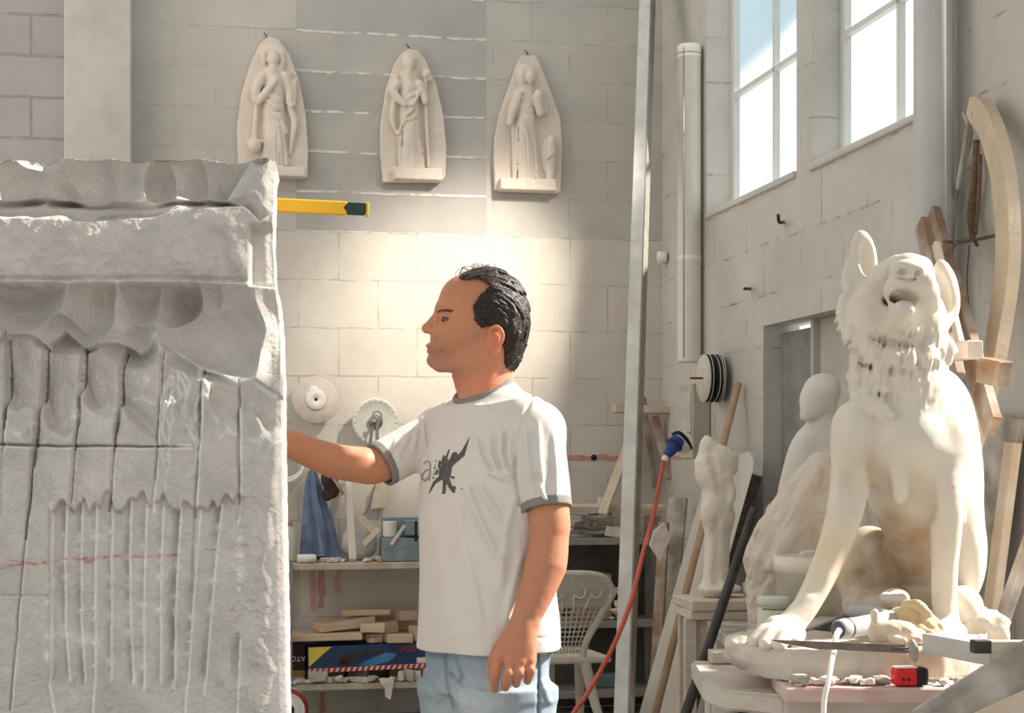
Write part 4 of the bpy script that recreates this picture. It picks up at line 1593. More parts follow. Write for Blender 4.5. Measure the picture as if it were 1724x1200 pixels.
    for pts, wd, al in (([(768, 1108), (778, 1140), (772, 1148), (758, 1132)], 4, .45), ([(906.5, 1095), (905, 1240)], 1.8, .8), ([(922, 1092), (926, 1128)], 1.8, .7), ([(750, 1098), (752, 1150), (764, 1190)], 3, .45), ([(710, 1100), (760, 1106)], 5, .35)):
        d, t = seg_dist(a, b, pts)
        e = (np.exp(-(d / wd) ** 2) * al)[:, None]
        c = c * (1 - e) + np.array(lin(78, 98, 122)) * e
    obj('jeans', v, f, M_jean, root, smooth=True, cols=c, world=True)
    for sgn in (1, -1):
        c0 = TX + sgn * lg
        K = Sculpt((c0[0] - .32, c0[1] - .30, 0.0), (c0[0] + .14, c0[1] + .16, 0.16), 0.006)
        q = np.array([c0[0], c0[1], 0])
        K.chain([q - E2 * .05 + ZV * .05, q + E2 * .05 + ZV * .048, q + E2 * .17 + ZV * .036], [.045, .047, .036], k=.02)
        K.cap(q + ZV * .06, q + ZV * .13, .046, .05, k=.03)
        K.cut_plane((0, 0, 0.006), (0, 0, -1))
        obj('shoe', *K.mesh(1), M_shoe, root, smooth=True, world=True)


make_person()
# ------------------------------------------------------------------ seated stone hound on the modelling stand
M_cast = mat('cream cast stone', (1, 1, 1), 0.62, 0.05, 8, 0.10, 90, attr='Col', spec=0.3, bdist=0.003)


def make_dog():
    rs = np.random.RandomState(11)
    D = P
    base = np.array([D(1450, 0, 4.42)[0], 4.42, 0.762])
    root = thing('dog_statue', 'large cream seated dog statue with raised head and open mouth on a rough stone plinth', 'statue', base)
    S = Sculpt((0.52, 3.96, 0.83), (1.40, 4.98, 1.96), 0.0036)
    # trunk
    S.chain([D(1515, 625, 4.43), D(1525, 690, 4.44), D(1532, 745, 4.46), D(1545, 820, 4.52), D(1546, 895, 4.58), D(1552, 960, 4.64), D(1560, 1010, 4.70)], [.112, .135, .160, .138, .088, .076, .10])
    S.ell(D(1598, 830, 4.60), (.090, .12, .20), rotm((0, 1, 0), math.radians(-4)), k=.06)
    S.ell(D(1570, 720, 4.55), (.115, .12, .17), k=.06)
    S.ell(D(1612, 925, 4.62), (.072, .15, .165), k=.03)
    S.ell(D(1621, 1024, 4.45), (.054, .07, .062), k=.008)
    S.ell(D(1620, 985, 4.56), (.036, .03, .02), k=.01)
    S.ell(D(1465, 965, 4.72), (.095, .13, .135), k=.03)
    S.ell(D(1480, 1020, 4.62), (.10, .12, .06), k=.03)
    # fore legs
    S.ell(D(1446, 740, 4.37), (.072, .085, .105), rotm((0, 1, 0), math.radians(10)), k=.045)
    S.chain([D(1440, 770, 4.35), D(1428, 835, 4.31), D(1413, 895, 4.28), D(1388, 960, 4.24), D(1358, 1018, 4.205), D(1338, 1044, 4.19)], [.062, .049, .044, .037, .032, .034], k=.03)
    S.ell(D(1320, 1062, 4.16), (.052, .055, .034), rotm((0, 1, 0), math.radians(-28)), k=.02)
    for a, b in (((1306, 1062, 4.13), (1270, 1080, 4.09)), ((1316, 1066, 4.11), (1288, 1084, 4.05)), ((1330, 1068, 4.10), (1312, 1086, 4.04)), ((1343, 1064, 4.12), (1340, 1082, 4.06))):
        S.chain([D(*a), D((a[0] + b[0]) / 2, (a[1] + b[1]) / 2 - 6, (a[2] + b[2]) / 2), D(*b)], [.020, .023, .017], k=.008)
        S.cap(D(*b), D(b[0] - 5, b[1] + 6, b[2] - .012), .007, .004, k=.003)
    S.ell(D(1588, 745, 4.40), (.072, .09, .11), k=.05)
    S.chain([D(1578, 770, 4.36), D(1588, 830, 4.35), D(1593, 885, 4.36), D(1591, 945, 4.37), D(1590, 1005, 4.37), D(1594, 1050, 4.36)], [.062, .050, .042, .035, .033, .034], k=.025)
    S.ell(D(1612, 868, 4.41), (.024, .03, .03), k=.02)
    S.ell(D(1597, 1062, 4.32), (.046, .065, .030), k=.02)
    for dx in (-20, -4, 12):
        S.chain([D(1598 + dx * .6, 1062, 4.29), D(1598 + dx, 1070, 4.24), D(1598 + dx, 1078, 4.21)], [.018, .019, .014], k=.008)
    # breast muscles and seams of the shoulder
    S.ell(D(1513, 782, 4.345), (.055, .06, .105), rotm((0, 1, 0), math.radians(-4)), k=.05)
    S.ell(D(1548, 745, 4.32), (.055, .05, .07), k=.04)
    S.chain([D(1482, 730, 4.28), D(1478, 790, 4.30), D(1486, 850, 4.36)], .026, k=.025, op='cut')
    S.chain([D(1545, 770, 4.26), D(1552, 820, 4.31), D(1560, 860, 4.36)], .026, k=.03, op='cut')
    S.chain([D(1462, 765, 4.27), D(1480, 738, 4.27), D(1505, 730, 4.27)], .018, k=.02, op='cut')
    S.chain([D(1432, 800, 4.275), D(1440, 850, 4.255)], .018, k=.03, op='cut')
    S.chain([D(1402, 895, 4.225), D(1370, 985, 4.175)], .014, k=.03, op='cut')
    # hind paw
    S.ell(D(1508, 1006, 4.45), (.034, .07, .026), k=.01)
    for dx in (-18, -5, 8):
        S.cap(D(1508 + dx, 1006, 4.41), D(1510 + dx, 1010, 4.35), .016, .014, k=.006)
    # neck and head, thrown back and up
    S.chain([D(1512, 650, 4.43), D(1508, 600, 4.43), D(1505, 555, 4.42)], [.118, .112, .105], k=.05)
    S.ell(D(1503, 528, 4.42), (.108, .12, .108), k=.05)
    S.ell(D(1462, 535, 4.37), (.058, .075, .082), k=.04)
    S.ell(D(1556, 550, 4.38), (.058, .075, .092), k=.04)
    S.chain([D(1512, 505, 4.36), D(1526, 482, 4.27), D(1531, 466, 4.21)], [.074, .058, .046], k=.04)
    S.bx(D(1531, 488, 4.25), (.047, .10, .046), np.array([[1, 0, 0], [0, -.86, .51], [0, .51, .86]]), k=.018, rnd=.03)
    S.chain([D(1500, 512, 4.27), D(1506, 490, 4.22), D(1520, 474, 4.18)], [.022, .030, .026], k=.02)
    S.chain([D(1566, 512, 4.28), D(1560, 490, 4.22), D(1543, 474, 4.18)], [.026, .032, .026], k=.02)
    S.ell(D(1531, 453, 4.150), (.041, .028, .026), k=.004)
    S.chain([D(1490, 462, 4.36), D(1512, 448, 4.28), D(1530, 446, 4.20)], [.034, .030, .022], k=.03)
    S.ell(D(1520, 457, 4.128), (.0125, .024, .0095), k=.002, op='cut')
    S.ell(D(1546, 460, 4.128), (.0105, .022, .0105), k=.002, op='cut')
    S.chain([D(1506, 464, 4.17), D(1532, 470, 4.150), D(1554, 466, 4.17)], .004, k=.008, op='cut')
    S.chain([D(1535, 466, 4.145), D(1533, 484, 4.15)], .003, k=.006, op='cut', sub=1)
    # mouth
    S.chain([D(1514, 545, 4.33), D(1519, 526, 4.25), D(1520, 520, 4.215)], [.052, .036, .028], k=.02)
    S.ell(D(1525, 500, 4.18), (.035, .22, .0185), rotm((0, 1, 0), math.radians(-12)), k=.006, op='cut')
    S.ell(D(1521, 521, 4.185), (.029, .030, .023), k=.004)
    S.chain([D(1506, 508, 4.16), D(1494, 522, 4.20), D(1480, 534, 4.25)], [.011, .008, .004], k=.006, op='cut')
    S.chain([D(1545, 510, 4.16), D(1553, 522, 4.20), D(1558, 532, 4.24)], [.009, .006, .004], k=.006, op='cut')
    S.chain([D(1498, 468, 4.27), D(1490, 495, 4.265), D(1478, 525, 4.28)], [.016, .024, .014], k=.03, op='cut')
    S.chain([D(1452, 492, 4.33), D(1470, 484, 4.31)], .010, k=.02, op='cut', sub=1)
    S.chain([D(1446, 500, 4.34), D(1466, 486, 4.31), D(1488, 478, 4.30)], [.014, .016, .012], k=.015)
    # ears
    S.ell(D(1454, 436, 4.43), (.036, .026, .078), rotm((0, 1, 0), math.radians(6)), k=.015)
    S.ell(D(1447, 470, 4.43), (.040, .04, .045), k=.025)
    S.ell(D(1460, 436, 4.400), (.020, .024, .056), rotm((0, 1, 0), math.radians(6)), k=.008, op='cut')
    S.ell(D(1593, 488, 4.42), (.034, .026, .082), rotm((0, 1, 0), math.radians(12)), k=.012)
    S.ell(D(1580, 535, 4.42), (.036, .04, .040), k=.025)
    S.ell(D(1586, 492, 4.392), (.021, .026, .060), rotm((0, 1, 0), math.radians(10)), k=.008, op='cut')
    # ruff: locks of coat along the jaw and round the neck
    def locks(pts, n, ln, r, ang, dep, spread):
        path = _smooth_path([np.array(p, float) for p in pts], 8)
        for i in range(n):
            q = path[int(rs.rand() * (len(path) - 1))]
            x, y = q[0] + rs.uniform(-spread, spread), q[1] + rs.uniform(-spread, spread)
            a = math.radians(ang + rs.uniform(-22, 22))
            l_ = ln * rs.uniform(.7, 1.2)
            Y = q[2] + rs.uniform(-.006, .012)
            m_ = (x + .5 * l_ * math.cos(a) + 3, y + .5 * l_ * math.sin(a))
            e_ = (x + l_ * math.cos(a), y + l_ * math.sin(a))
            S.chain([D(x, y, Y), D(m_[0], m_[1], Y - .006), D(e_[0], e_[1], Y + .012)], [r, r * .9, .0025], k=.011, sub=2)
    locks([(1425, 500, 4.40), (1424, 530, 4.38), (1430, 560, 4.37)], 16, 26, .012, 110, 0, 5)
    locks([(1436, 556, 4.34), (1460, 578, 4.31), (1490, 592, 4.30), (1520, 598, 4.30)], 34, 26, .011, 105, 0, 7)
    locks([(1520, 598, 4.30), (1550, 596, 4.31), (1582, 580, 4.34)], 16, 24, .012, 75, 0, 6)
    locks([(1578, 560, 4.36), (1592, 580, 4.38), (1586, 600, 4.38)], 8, 20, .014, 60, 0, 4)
    locks([(1440, 622, 4.35), (1465, 632, 4.32), (1500, 636, 4.31), (1530, 636, 4.31)], 34, 26, .011, 120, 0, 9)
    locks([(1440, 660, 4.34), (1470, 672, 4.31), (1496, 690, 4.30)], 18, 28, .010, 70, 0, 8)
    locks([(1428, 440, 4.42), (1426, 460, 4.42), (1432, 480, 4.40)], 10, 22, .009, 100, 0, 3)

    def fd(p):
        a, b = to_px(p)
        m_ = np.exp(-(((a - 1500) / 85) ** 4 + ((b - 600) / 95) ** 4)) * np.clip((b - 535) / 25, 0, 1)
        st = vnoise(np.stack([(a * .9 + b * .15) * .16, (b - a * .15) * .045, a * 0], -1), 4)
        return -0.006 * m_ * (1 - 2 * np.abs(st)) - .0012 * fbm(p * 25, 3, 9)
    S.disp(fd)
    S.cut_plane((0, 0, 0.842 - .02), (0, 0, -1))
    v, f = S.mesh(1)
    a, b = to_px(v)
    cr = np.array(lin(219, 211, 198))
    c = np.ones((len(v), 3)) * cr * (1 + .06 * fbm(v * 9, 3, 14))[:, None]

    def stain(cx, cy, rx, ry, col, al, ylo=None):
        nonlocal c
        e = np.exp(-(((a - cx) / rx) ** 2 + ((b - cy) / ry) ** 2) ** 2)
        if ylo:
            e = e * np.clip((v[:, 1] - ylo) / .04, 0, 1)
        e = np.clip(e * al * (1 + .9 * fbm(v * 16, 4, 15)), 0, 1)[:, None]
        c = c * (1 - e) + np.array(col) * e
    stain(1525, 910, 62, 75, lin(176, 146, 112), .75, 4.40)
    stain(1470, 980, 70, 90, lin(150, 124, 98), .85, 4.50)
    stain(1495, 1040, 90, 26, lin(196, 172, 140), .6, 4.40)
    stain(1450, 790, 40, 50, lin(206, 190, 164), .5)
    stain(1395, 930, 40, 70, lin(226, 205, 168), .6)
    obj('hound', v, f, M_cast, root, smooth=True, cols=c, world=True)
    # plinth
    pl = [(1215, 4.22), (1258, 4.08), (1330, 4.02), (1480, 4.0), (1590, 4.03), (1648, 4.12), (1668, 4.45), (1640, 4.82), (1380, 4.88), (1290, 4.62), (1236, 4.40)]
    poly = [((px_ - CX) / F * y_, y_) for px_, y_ in pl]
    B = Sculpt((0.48, 3.94, 0.742), (1.46, 4.94, 0.90), 0.0055)

    def fn(X, Y, Z):
        xx, yy = np.broadcast_arrays(X[:, :, 0], Y[:, :, 0])
        d2 = poly_sdf(xx, yy, poly)[:, :, None]
        left = np.clip((0.68 - X) / .12, 0, 1)
        w = np.maximum(d2 + 0.06 * left * np.clip((.80 - Z) / .04, 0, 1), np.abs(Z - .802) - .040)
        return w
    B.put(fn, B.lo, B.lo + B.h * B.n)
    B.bx(D(1640, 1060, 4.5), (.06, .12, .05), k=.02, rnd=.02)
    B.chain([D(1240, 1082, 4.16), D(1300, 1086, 4.12), D(1340, 1087, 4.10)], [.02, .022, .012], k=.02)
    def rough(p):
        a, b = to_px(p)
        lf = np.clip((1300 - a) / 60, 0, 1) + np.clip((a - 1630) / 20, 0, 1) + .18
        return .020 * lf * fbm(p * 22, 4, 20) + .004 * fbm(p * 40, 3, 21)
    B.disp(rough)
    B.cut_plane((0, 0, .762), (0, 0, -1))
    v, f = B.mesh(1)
    a, b = to_px(v)
    c = np.ones((len(v), 3)) * np.array(lin(205, 196, 184))
    e = np.clip(np.exp(-((a - 1560) / 60) ** 2) * (.6 + fbm(v * 14, 3, 22)), 0, 1)[:, None] * .7
    c = c * (1 - e) + np.array(lin(190, 150, 112)) * e
    obj('plinth', v, f, M_cast, root, smooth=True, cols=c, world=True)


make_dog()
# ------------------------------------------------------------------ things on the back wall
M_plaque = mat('pale cast plaque', lin(222, 210, 198), 0.8, 0.06, 9, 0.12, 70, spec=0.2, bdist=0.003)
M_nail = mat('rusty iron', lin(92, 74, 62), 0.6, 0.3, 60, 0.2, metal=0.6)
M_steel = mat('dull steel', lin(150, 148, 146), 0.45, 0.15, 20, 0.1, 90, metal=0.7)
M_red = mat('faded red paint', lin(204, 150, 138), 0.9, 0.22, 40, 0.0)
M_red2 = mat('pale red paint', lin(212, 168, 158), 0.9, 0.15, 40, 0.0)
wall_back = bpy.data.objects['wall_back']
wall_right = bpy.data.objects['wall_right']


def pB(px, d, z):
    """world point over the back wall at photo column px, d in front of the wall, height z"""
    return room(onB(px, 700, d)[0], -d, z)


def pR(px, d, z):
    return room(-d, onR(px, 700, d)[1], z)


def zB(px, py, d):
    return onB(px, py, d)[2]


def plaque(name, label, poly, fig, loops, block, seed):
    q = lambda px, py, d: onB(px, py, d)
    pts = [onB(px, py, .05) for px, py in poly]
    pz = [(p[0], p[2]) for p in pts]
    us, zs = [p[0] for p in pz], [p[1] for p in pz]
    lo, hi = np.array([min(us) - .03, -.16, min(zs) - .03]), np.array([max(us) + .03, .02, max(zs) + .03])
    S = Sculpt(lo, hi, 0.0032)

    def slab_(X, Y, Z):
        xx, z_ = np.broadcast_arrays(X[:, 0, :], Z[:, 0, :])
        d2 = poly_sdf(xx, z_, pz)[:, None, :]
        return np.maximum(d2, np.abs(Y + .028) - .022)
    S.put(slab_, S.lo, S.lo + S.h * S.n)
    b0, b1 = onB(block[0], block[1], .09), onB(block[2], block[3], .09)
    S.bx([(b0[0] + b1[0]) / 2, -.06, (b0[2] + b1[2]) / 2], [abs(b1[0] - b0[0]) / 2, .045, abs(b1[2] - b0[2]) / 2], k=.008, rnd=.006)
    for it in fig:
        kind = it[0]
        if kind == 'c':
            S.chain([q(*p) for p in it[1]], it[2], k=it[3] if len(it) > 3 else .012)
        elif kind == 'e':
            S.ell(q(*it[1]), it[2], k=it[3] if len(it) > 3 else .01)
        elif kind == 'x':
            S.chain([q(*p) for p in it[1]], it[2], k=.01, op='cut')
    S.disp(lambda p: -.0015 * fbm(p * 40, 3, seed) - .0007 * fbm(p * 110, 2, seed + 5))
    v, f = S.mesh(1)
    base = np.array([np.mean(us), -.05, min(zs)])
    M = ROOM @ Matrix.Translation(Vector(base))
    o = obj(name, v - base, f, M_plaque, M=M, smooth=True)
    tag(o, label, 'relief', 'carved relief plaques on the back wall')
    px, py = loops
    w_ = join(tube([onB(px - 6, py - 8, .012) - base, onB(px - 1, py, .03) - base, onB(px + 4, py + 6, .045) - base], .0022, 6),
              tube([onB(px - 2, py - 3, 0.0) - base, onB(px - 2, py - 3, .035) - base], .003, 6, sub=1))
    obj('hanging_wire', *w_, M_nail, o, M=M, smooth=True)
    return o


def drape(cx, y0, y1, hw, n, seed, s=1):
    """slanting folds cut across the upper body"""
    rs = np.random.RandomState(seed)
    out = []
    for i in range(n):
        y = y0 + (y1 - y0) * (i + .5) / n
        dy = rs.uniform(8, 16) * s
        out.append(('x', [(cx - hw * .8, y - dy, .086), (cx + rs.uniform(-3, 3), y + rs.uniform(0, 3), .1015), (cx + hw * .8, y + dy * .6, .086)], [.003, .007, .003]))
    return out


def robe(cx, y0, y1, hw, d=.06, seed=0, lean=0):
    """hanging folds of cloth between y0 and y1: ridges with grooves between"""
    rs = np.random.RandomState(seed)
    out = []
    n = 7
    for i in range(n):
        t = (i + .5) / n * 2 - 1
        xa, xb = cx + t * hw * .75, cx + t * hw * 1.1 + lean
        q = math.sqrt(max(0, 1 - t * t))
        out.append(('c', [(xa, y0 + 8 * rs.rand(), .058 + .034 * q), ((xa + xb) / 2 + rs.uniform(-2, 2), (y0 + y1) / 2, .060 + .040 * q), (xb + rs.uniform(-1.5, 1.5), y1, .056 + .038 * q)], [.004, .010, .011], .006))
    for i in range(n - 1):
        t = (i + 1.0) / n * 2 - 1
        xa, xb = cx + t * hw * .75, cx + t * hw * 1.1 + lean
        q = math.sqrt(max(0, 1 - t * t))
        out.append(('x', [(xa, y0 + 12 * rs.rand() + 6, .070 + .044 * q), ((xa + xb) / 2 + rs.uniform(-2, 2), (y0 + y1) / 2, .070 + .046 * q), (xb, y1, .066 + .044 * q)], [.004, .011, .010]))
    return out


figA = [('e', (460, 92, .055), (.062, .012, .062), .004), ('e', (460, 100, .08), (.030, .034, .041), .006), ('e', (460, 113, .085), (.019, .02, .03), .008), ('c', [(445, 90, .07), (443, 105, .068), (447, 118, .066)], [.012, .014, .010]), ('c', [(474, 90, .07), (476, 105, .068), (472, 120, .066)], [.012, .014, .010]),
        ('c', [(461, 125, .045), (461, 165, .045), (462, 220, .042), (465, 272, .038)], [.048, .054, .060, .060], .02),
        ('c', [(440, 130, .07), (430, 152, .078), (434, 170, .082), (452, 150, .10), (464, 136, .10)], [.026, .026, .022, .019, .013], .012),
        ('c', [(481, 128, .07), (488, 152, .07), (487, 172, .08)], [.024, .022, .018]), ('c', [(496, 138, .07), (493, 178, .07)], [.016, .016], .004), ('e', (491, 178, .085), (.018, .02, .016)),
        ('c', [(432, 176, .075), (428, 232, .07)], [.011, .013], .004), ('e', (428, 245, .085), (.034, .04, .040)), ('e', (419, 238, .075), (.014, .012, .012)), ('e', (440, 238, .075), (.014, .012, .012)),
        ('c', [(489, 182, .075), (496, 205, .07), (492, 235, .065), (488, 262, .06)], [.016, .020, .014, .006], .008), ('c', [(446, 152, .088), (466, 188, .096), (482, 222, .084)], [.010, .013, .009], .01)] + drape(462, 150, 205, 17, 4, 1) + robe(463, 200, 276, 20, .075, 1)
A_poly = [(401, 300), (399, 215), (406, 160), (420, 110), (437, 74), (453, 61), (468, 65), (488, 92), (505, 140), (515, 195), (519, 250), (518, 299)]
plaque('relief_plaque', 'arched stone relief of a bearded robed saint with a halo, nearest the stone block', A_poly, figA, (450, 62), (424, 279, 514, 298), 1)
figB = [('e', (688, 108, .075), (.031, .034, .044), .006), ('e', (688, 121, .082), (.020, .02, .030), .008), ('e', (689, 100, .065), (.038, .02, .034), .006),
        ('c', [(690, 134, .045), (688, 170, .045), (690, 220, .042), (694, 274, .038)], [.046, .053, .058, .056], .02),
        ('c', [(668, 142, .068), (662, 152, .075), (672, 168, .09), (682, 176, .10)], [.026, .024, .018, .014], .012), ('c', [(706, 142, .07), (713, 160, .08), (716, 172, .085)], [.024, .020, .016], .012),
        ('c', [(716, 122, .07), (718, 200, .07), (722, 280, .065)], [.010, .010, .010], .004), ('e', (718, 124, .08), (.024, .024, .026)), ('e', (724, 132, .075), (.014, .014, .016)), ('e', (666, 132, .06), (.016, .014, .022)),
        ('c', [(707, 152, .088), (690, 188, .096), (670, 226, .084)], [.010, .014, .010], .01), ('c', [(664, 160, .08), (660, 200, .075), (668, 225, .07)], [.014, .014, .008], .01), ('c', [(672, 238, .10), (692, 250, .112), (712, 254, .10)], [.006, .008, .006], .005)] + drape(689, 150, 212, 17, 5, 2, -1) + robe(690, 200, 282, 20, .075, 2, 3)
B_poly = [(645, 306), (641, 260), (641, 210), (650, 150), (664, 106), (678, 87), (688, 82), (704, 85), (716, 99), (735, 142), (747, 195), (752, 250), (750, 298), (742, 306)]
plaque('relief_plaque', 'arched stone relief of a robed saint with a tall staff, the middle one', B_poly, figB, (690, 82), (664, 281, 744, 304), 2)
figC = [('e', (886, 126, .055), (.056, .012, .058), .004), ('e', (892, 130, .078), (.028, .034, .040), .006), ('c', [(879, 122, .08), (877, 138, .078), (882, 150, .075)], [.020, .022, .014], .01), ('e', (899, 131, .09), (.012, .012, .018), .006),
        ('c', [(886, 156, .045), (884, 190, .045), (886, 235, .042), (890, 285, .038)], [.044, .050, .056, .054], .02),
        ('c', [(874, 160, .075), (864, 185, .08), (858, 207, .08)], [.030, .026, .015], .014), ('e', (858, 208, .085), (.016, .016, .016)),
        ('c', [(864, 214, .072), (866, 260, .07), (866, 298, .066)], [.012, .014, .013], .005), ('e', (906, 160, .095), (.026, .028, .030), .006), ('c', [(906, 168, .09), (910, 190, .085)], [.028, .022], .01), ('c', [(914, 165, .085), (920, 180, .085), (916, 192, .08)], [.010, .010, .008], .006),
        ('e', (928, 238, .075), (.025, .026, .032), .006), ('c', [(928, 250, .07), (927, 272, .065), (925, 298, .06)], [.030, .032, .026], .012), ('c', [(918, 238, .062), (914, 262, .06), (916, 285, .058)], [.010, .012, .008]), ('c', [(932, 256, .09), (922, 266, .095)], [.010, .009], .006),
        ('c', [(872, 238, .10), (884, 262, .108), (908, 290, .09)], [.004, .006, .004], .008), ('c', [(880, 196, .10), (892, 240, .108), (904, 280, .10)], [.006, .009, .007], .005)] + drape(885, 160, 205, 16, 4, 3) + robe(884, 198, 298, 20, .072, 3, 2)
C_poly = [(834, 319), (832, 270), (833, 234), (842, 190), (860, 138), (872, 103), (880, 93), (902, 93), (908, 104), (926, 150), (944, 200), (947, 250), (944, 322), (938, 325)]
plaque('relief_plaque', 'angular stone relief of a veiled mother with a child, rightmost of the three', C_poly, figC, (890, 92), (842, 299, 936, 322), 3)

# painted marks and a drilled hole belong to the walls
def mark(px0, py0, px1, py1, m, wob=2, parent=None, n=12, seed=0, right=False):
    rs = np.random.RandomState(seed)
    g = onR if right else onB
    pts = []
    for i in range(n + 1):
        t = i / n
        for s in (0, 1):
            if abs(px1 - px0) > abs(py1 - py0):
                pts.append(g(px0 + (px1 - px0) * t, (py0 if s == 0 else py1) + rs.uniform(-wob, wob), .0025))
            else:
                pts.append(g((px0 if s == 0 else px1) + rs.uniform(-wob, wob), py0 + (py1 - py0) * t, .0025))
    f = [[2 * i, 2 * i + 1, 2 * i + 3, 2 * i + 2] for i in range(n)]
    obj('paint_mark', np.array(pts), f, m, parent or wall_back, M=ROOM)


for k_, a in enumerate(((956, 766, 1052, 774), (523, 958, 531, 1028), (536, 958, 546, 1024), (565, 960, 573, 998), (538, 1164, 547, 1200))):
    mark(*a, M_red2 if k_ == 1 or k_ == 3 else M_red, seed=k_)
mark(1120, 767, 1162, 772, M_red, seed=7, parent=wall_right, right=True)
mark(1690, 713, 1760, 727, M_red2, wob=3, seed=8, parent=wall_right, right=True)
c_ = onB(1000, 770, .004)
v, f = lathe([(0.016, .0005), (0.016, .0042), (0.0001, .0045)], 24, False)
obj('drill_hole', np.array([[c_[0] + a, -b, c_[2] + c] for a, c, b in v]), f, M_black, wall_back, M=ROOM, smooth=True)


def facing_wall(px, py, d):
    """frame whose local z comes straight out of the back wall"""
    return Matrix.Translation(Vector(WB(px, py, d))) @ Matrix.Rotation(ANG, 4, 'Z') @ Matrix.Rotation(math.pi / 2, 4, 'X')


# grinding discs on pegs
M_disc = mat('pinkish abrasive', lin(214, 202, 192), 0.85, 0.08, 20, 0.3, 200)
M_hub = mat('white plastic hub', lin(236, 232, 226), 0.6, 0.04, 10, 0.05)
M_green = mat('pale green abrasive', lin(206, 206, 196), 0.8, 0.08, 20, 0.2, 200)
tl = Matrix.Rotation(math.radians(8), 4, 'Y') @ Matrix.Rotation(math.radians(-7), 4, 'X')
M = facing_wall(531, 673, .085) @ tl
o = obj('grinding_disc', *lathe([(0.020, 0), (0.119, 0.0), (0.121, .003), (0.119, .006), (0.020, .008)], 64), M_disc, M=M, smooth=True)
tag(o, 'round pinkish grinding disc with a white cupped hub on the wall beside the stone block', 'disc')
obj('hub', *lathe([(0.052, .006), (0.054, .014), (0.050, .020), (0.030, .024), (0.018, .022), (0.014, .016), (0.001, .015)], 48), M_hub, o, M=M, smooth=True)
obj('hub_bulge', *xf(lathe([(0.028, .006), (0.026, .013), (0.015, .020), (0.001, .022)], 32), Matrix.Translation((-.008, .045, 0))), M_hub, o, M=M, smooth=True)
obj('arbor_nut', *lathe([(0.009, .010), (0.009, .017), (0.001, .017)], 6), M_black, o, M=M)
obj('wall_peg', *lathe([(0.006, -.105), (0.006, .0)], 12), M_steel, o, M=M, smooth=True)
M = facing_wall(632, 710, .075) @ Matrix.Rotation(math.radians(10), 4, 'Y')
prof = [(0.020, 0), (0.122, 0.0), (0.124, .004), (0.118, .008), (0.102, .008), (0.100, .006), (0.020, .006)]
o = obj('grinding_disc', *lathe(prof, 72), M_green, M=M, smooth=True)
tag(o, 'pale green grinding disc with a segmented rim, behind the raised arm', 'disc')
rim = [box(.010, .014, .005, .001, 1, c=(0, 0, 0)) for _ in range(24)]
rim = [xf(r, Matrix.Rotation(k * math.pi / 12, 4, 'Z') @ Matrix.Translation((.111, 0, .009))) for k, r in enumerate(rim)]
obj('rim_segments', *join(*rim), M_green, o, M=M)
obj('flange', *lathe([(0.036, .006), (0.036, .014), (0.024, .018), (0.020, .028), (0.001, .028)], 32), M_steel, o, M=M, smooth=True)
obj('wall_peg', *lathe([(0.006, -.09), (0.006, .04), (.001, .04)], 12), M_steel, o, M=M, smooth=True)
Mw = facing_wall(635, 700, .128)
sp_ = join(xf(lathe([(.018, -.004), (.026, -.004), (.026, .004), (.018, .004)], 24, False), Matrix.Translation((0, 0, 0))), box(.017, .16, .006, .001, 1, c=(0, -.10, 0)), xf(box(.030, .022, .007, .002, 1), Matrix.Translation((0, -.18, 0))))
o = obj('spanner', *sp_, M_steel, M=Mw)
tag(o, 'flat steel spanner hanging in front of the pale green disc', 'spanner')
sk = join(tube([(0, 0, 0), (-.03, -.09, .0), (-.045, -.16, .0)], .005, 8), xf(lathe([(.014, -.005), (.014, .005)], 14), Matrix.Translation((-.018, -.03, .012))))
o = obj('disc_key', *sk, M_steel, M=Mw @ Matrix.Translation((0, 0, .012)), smooth=True)
tag(o, 'thin steel pin key dangling beside the flat spanner', 'key')
# white hose coil behind the forearm
Mh = facing_wall(478, 775, .05)
cl = [tube([(r_ * math.cos(t), r_ * math.sin(t) * .9 - dy, dz) for t in np.linspace(0, 2 * math.pi, 29)], .0085, 8, sub=1) for r_, dy, dz in ((.105, 0, 0), (.118, .012, .016), (.098, .02, .03))]
o = obj('hose_coil', *join(*cl), M_hub, M=Mh, smooth=True)
tag(o, 'coil of white hose hanging on the wall below the forearm', 'hose')
# yellow bar projecting behind the block
M_yel = mat('yellow enamel', lin(232, 178, 40), 0.45, 0.05, 10, 0.03)
M_dkg = mat('dark green plastic', lin(34, 62, 58), 0.5, 0.1, 10, 0.05)
pa, pb = P(380, 341, 3.43), P(584, 351, 3.47)
Mf = frame(pa, pb - pa, (0, 0, 1))
L_ = np.linalg.norm(pb - pa)
o = obj('level_bar', *box(L_, .022, .027, .003, 2, c=(L_ / 2, 0, 0)), M_yel, M=Mf)
tag(o, 'yellow level bar with a dark green end cap sticking out behind the stone block', 'level')
cap_ = prism([(-.004, 0), (.006, .0115), (.040, .0115), (.044, .008), (.044, -.008), (.040, -.0115), (.006, -.0115)], .024, .001)
obj('end_cap', *xf(cap_, Matrix.Translation((L_ - .004, -.012, 0))), M_dkg, o, M=Mf)
obj('end_plate', *box(.006, .024, .028, .001, 1, c=(L_ + .042, 0, 0)), M_yel, o, M=Mf)

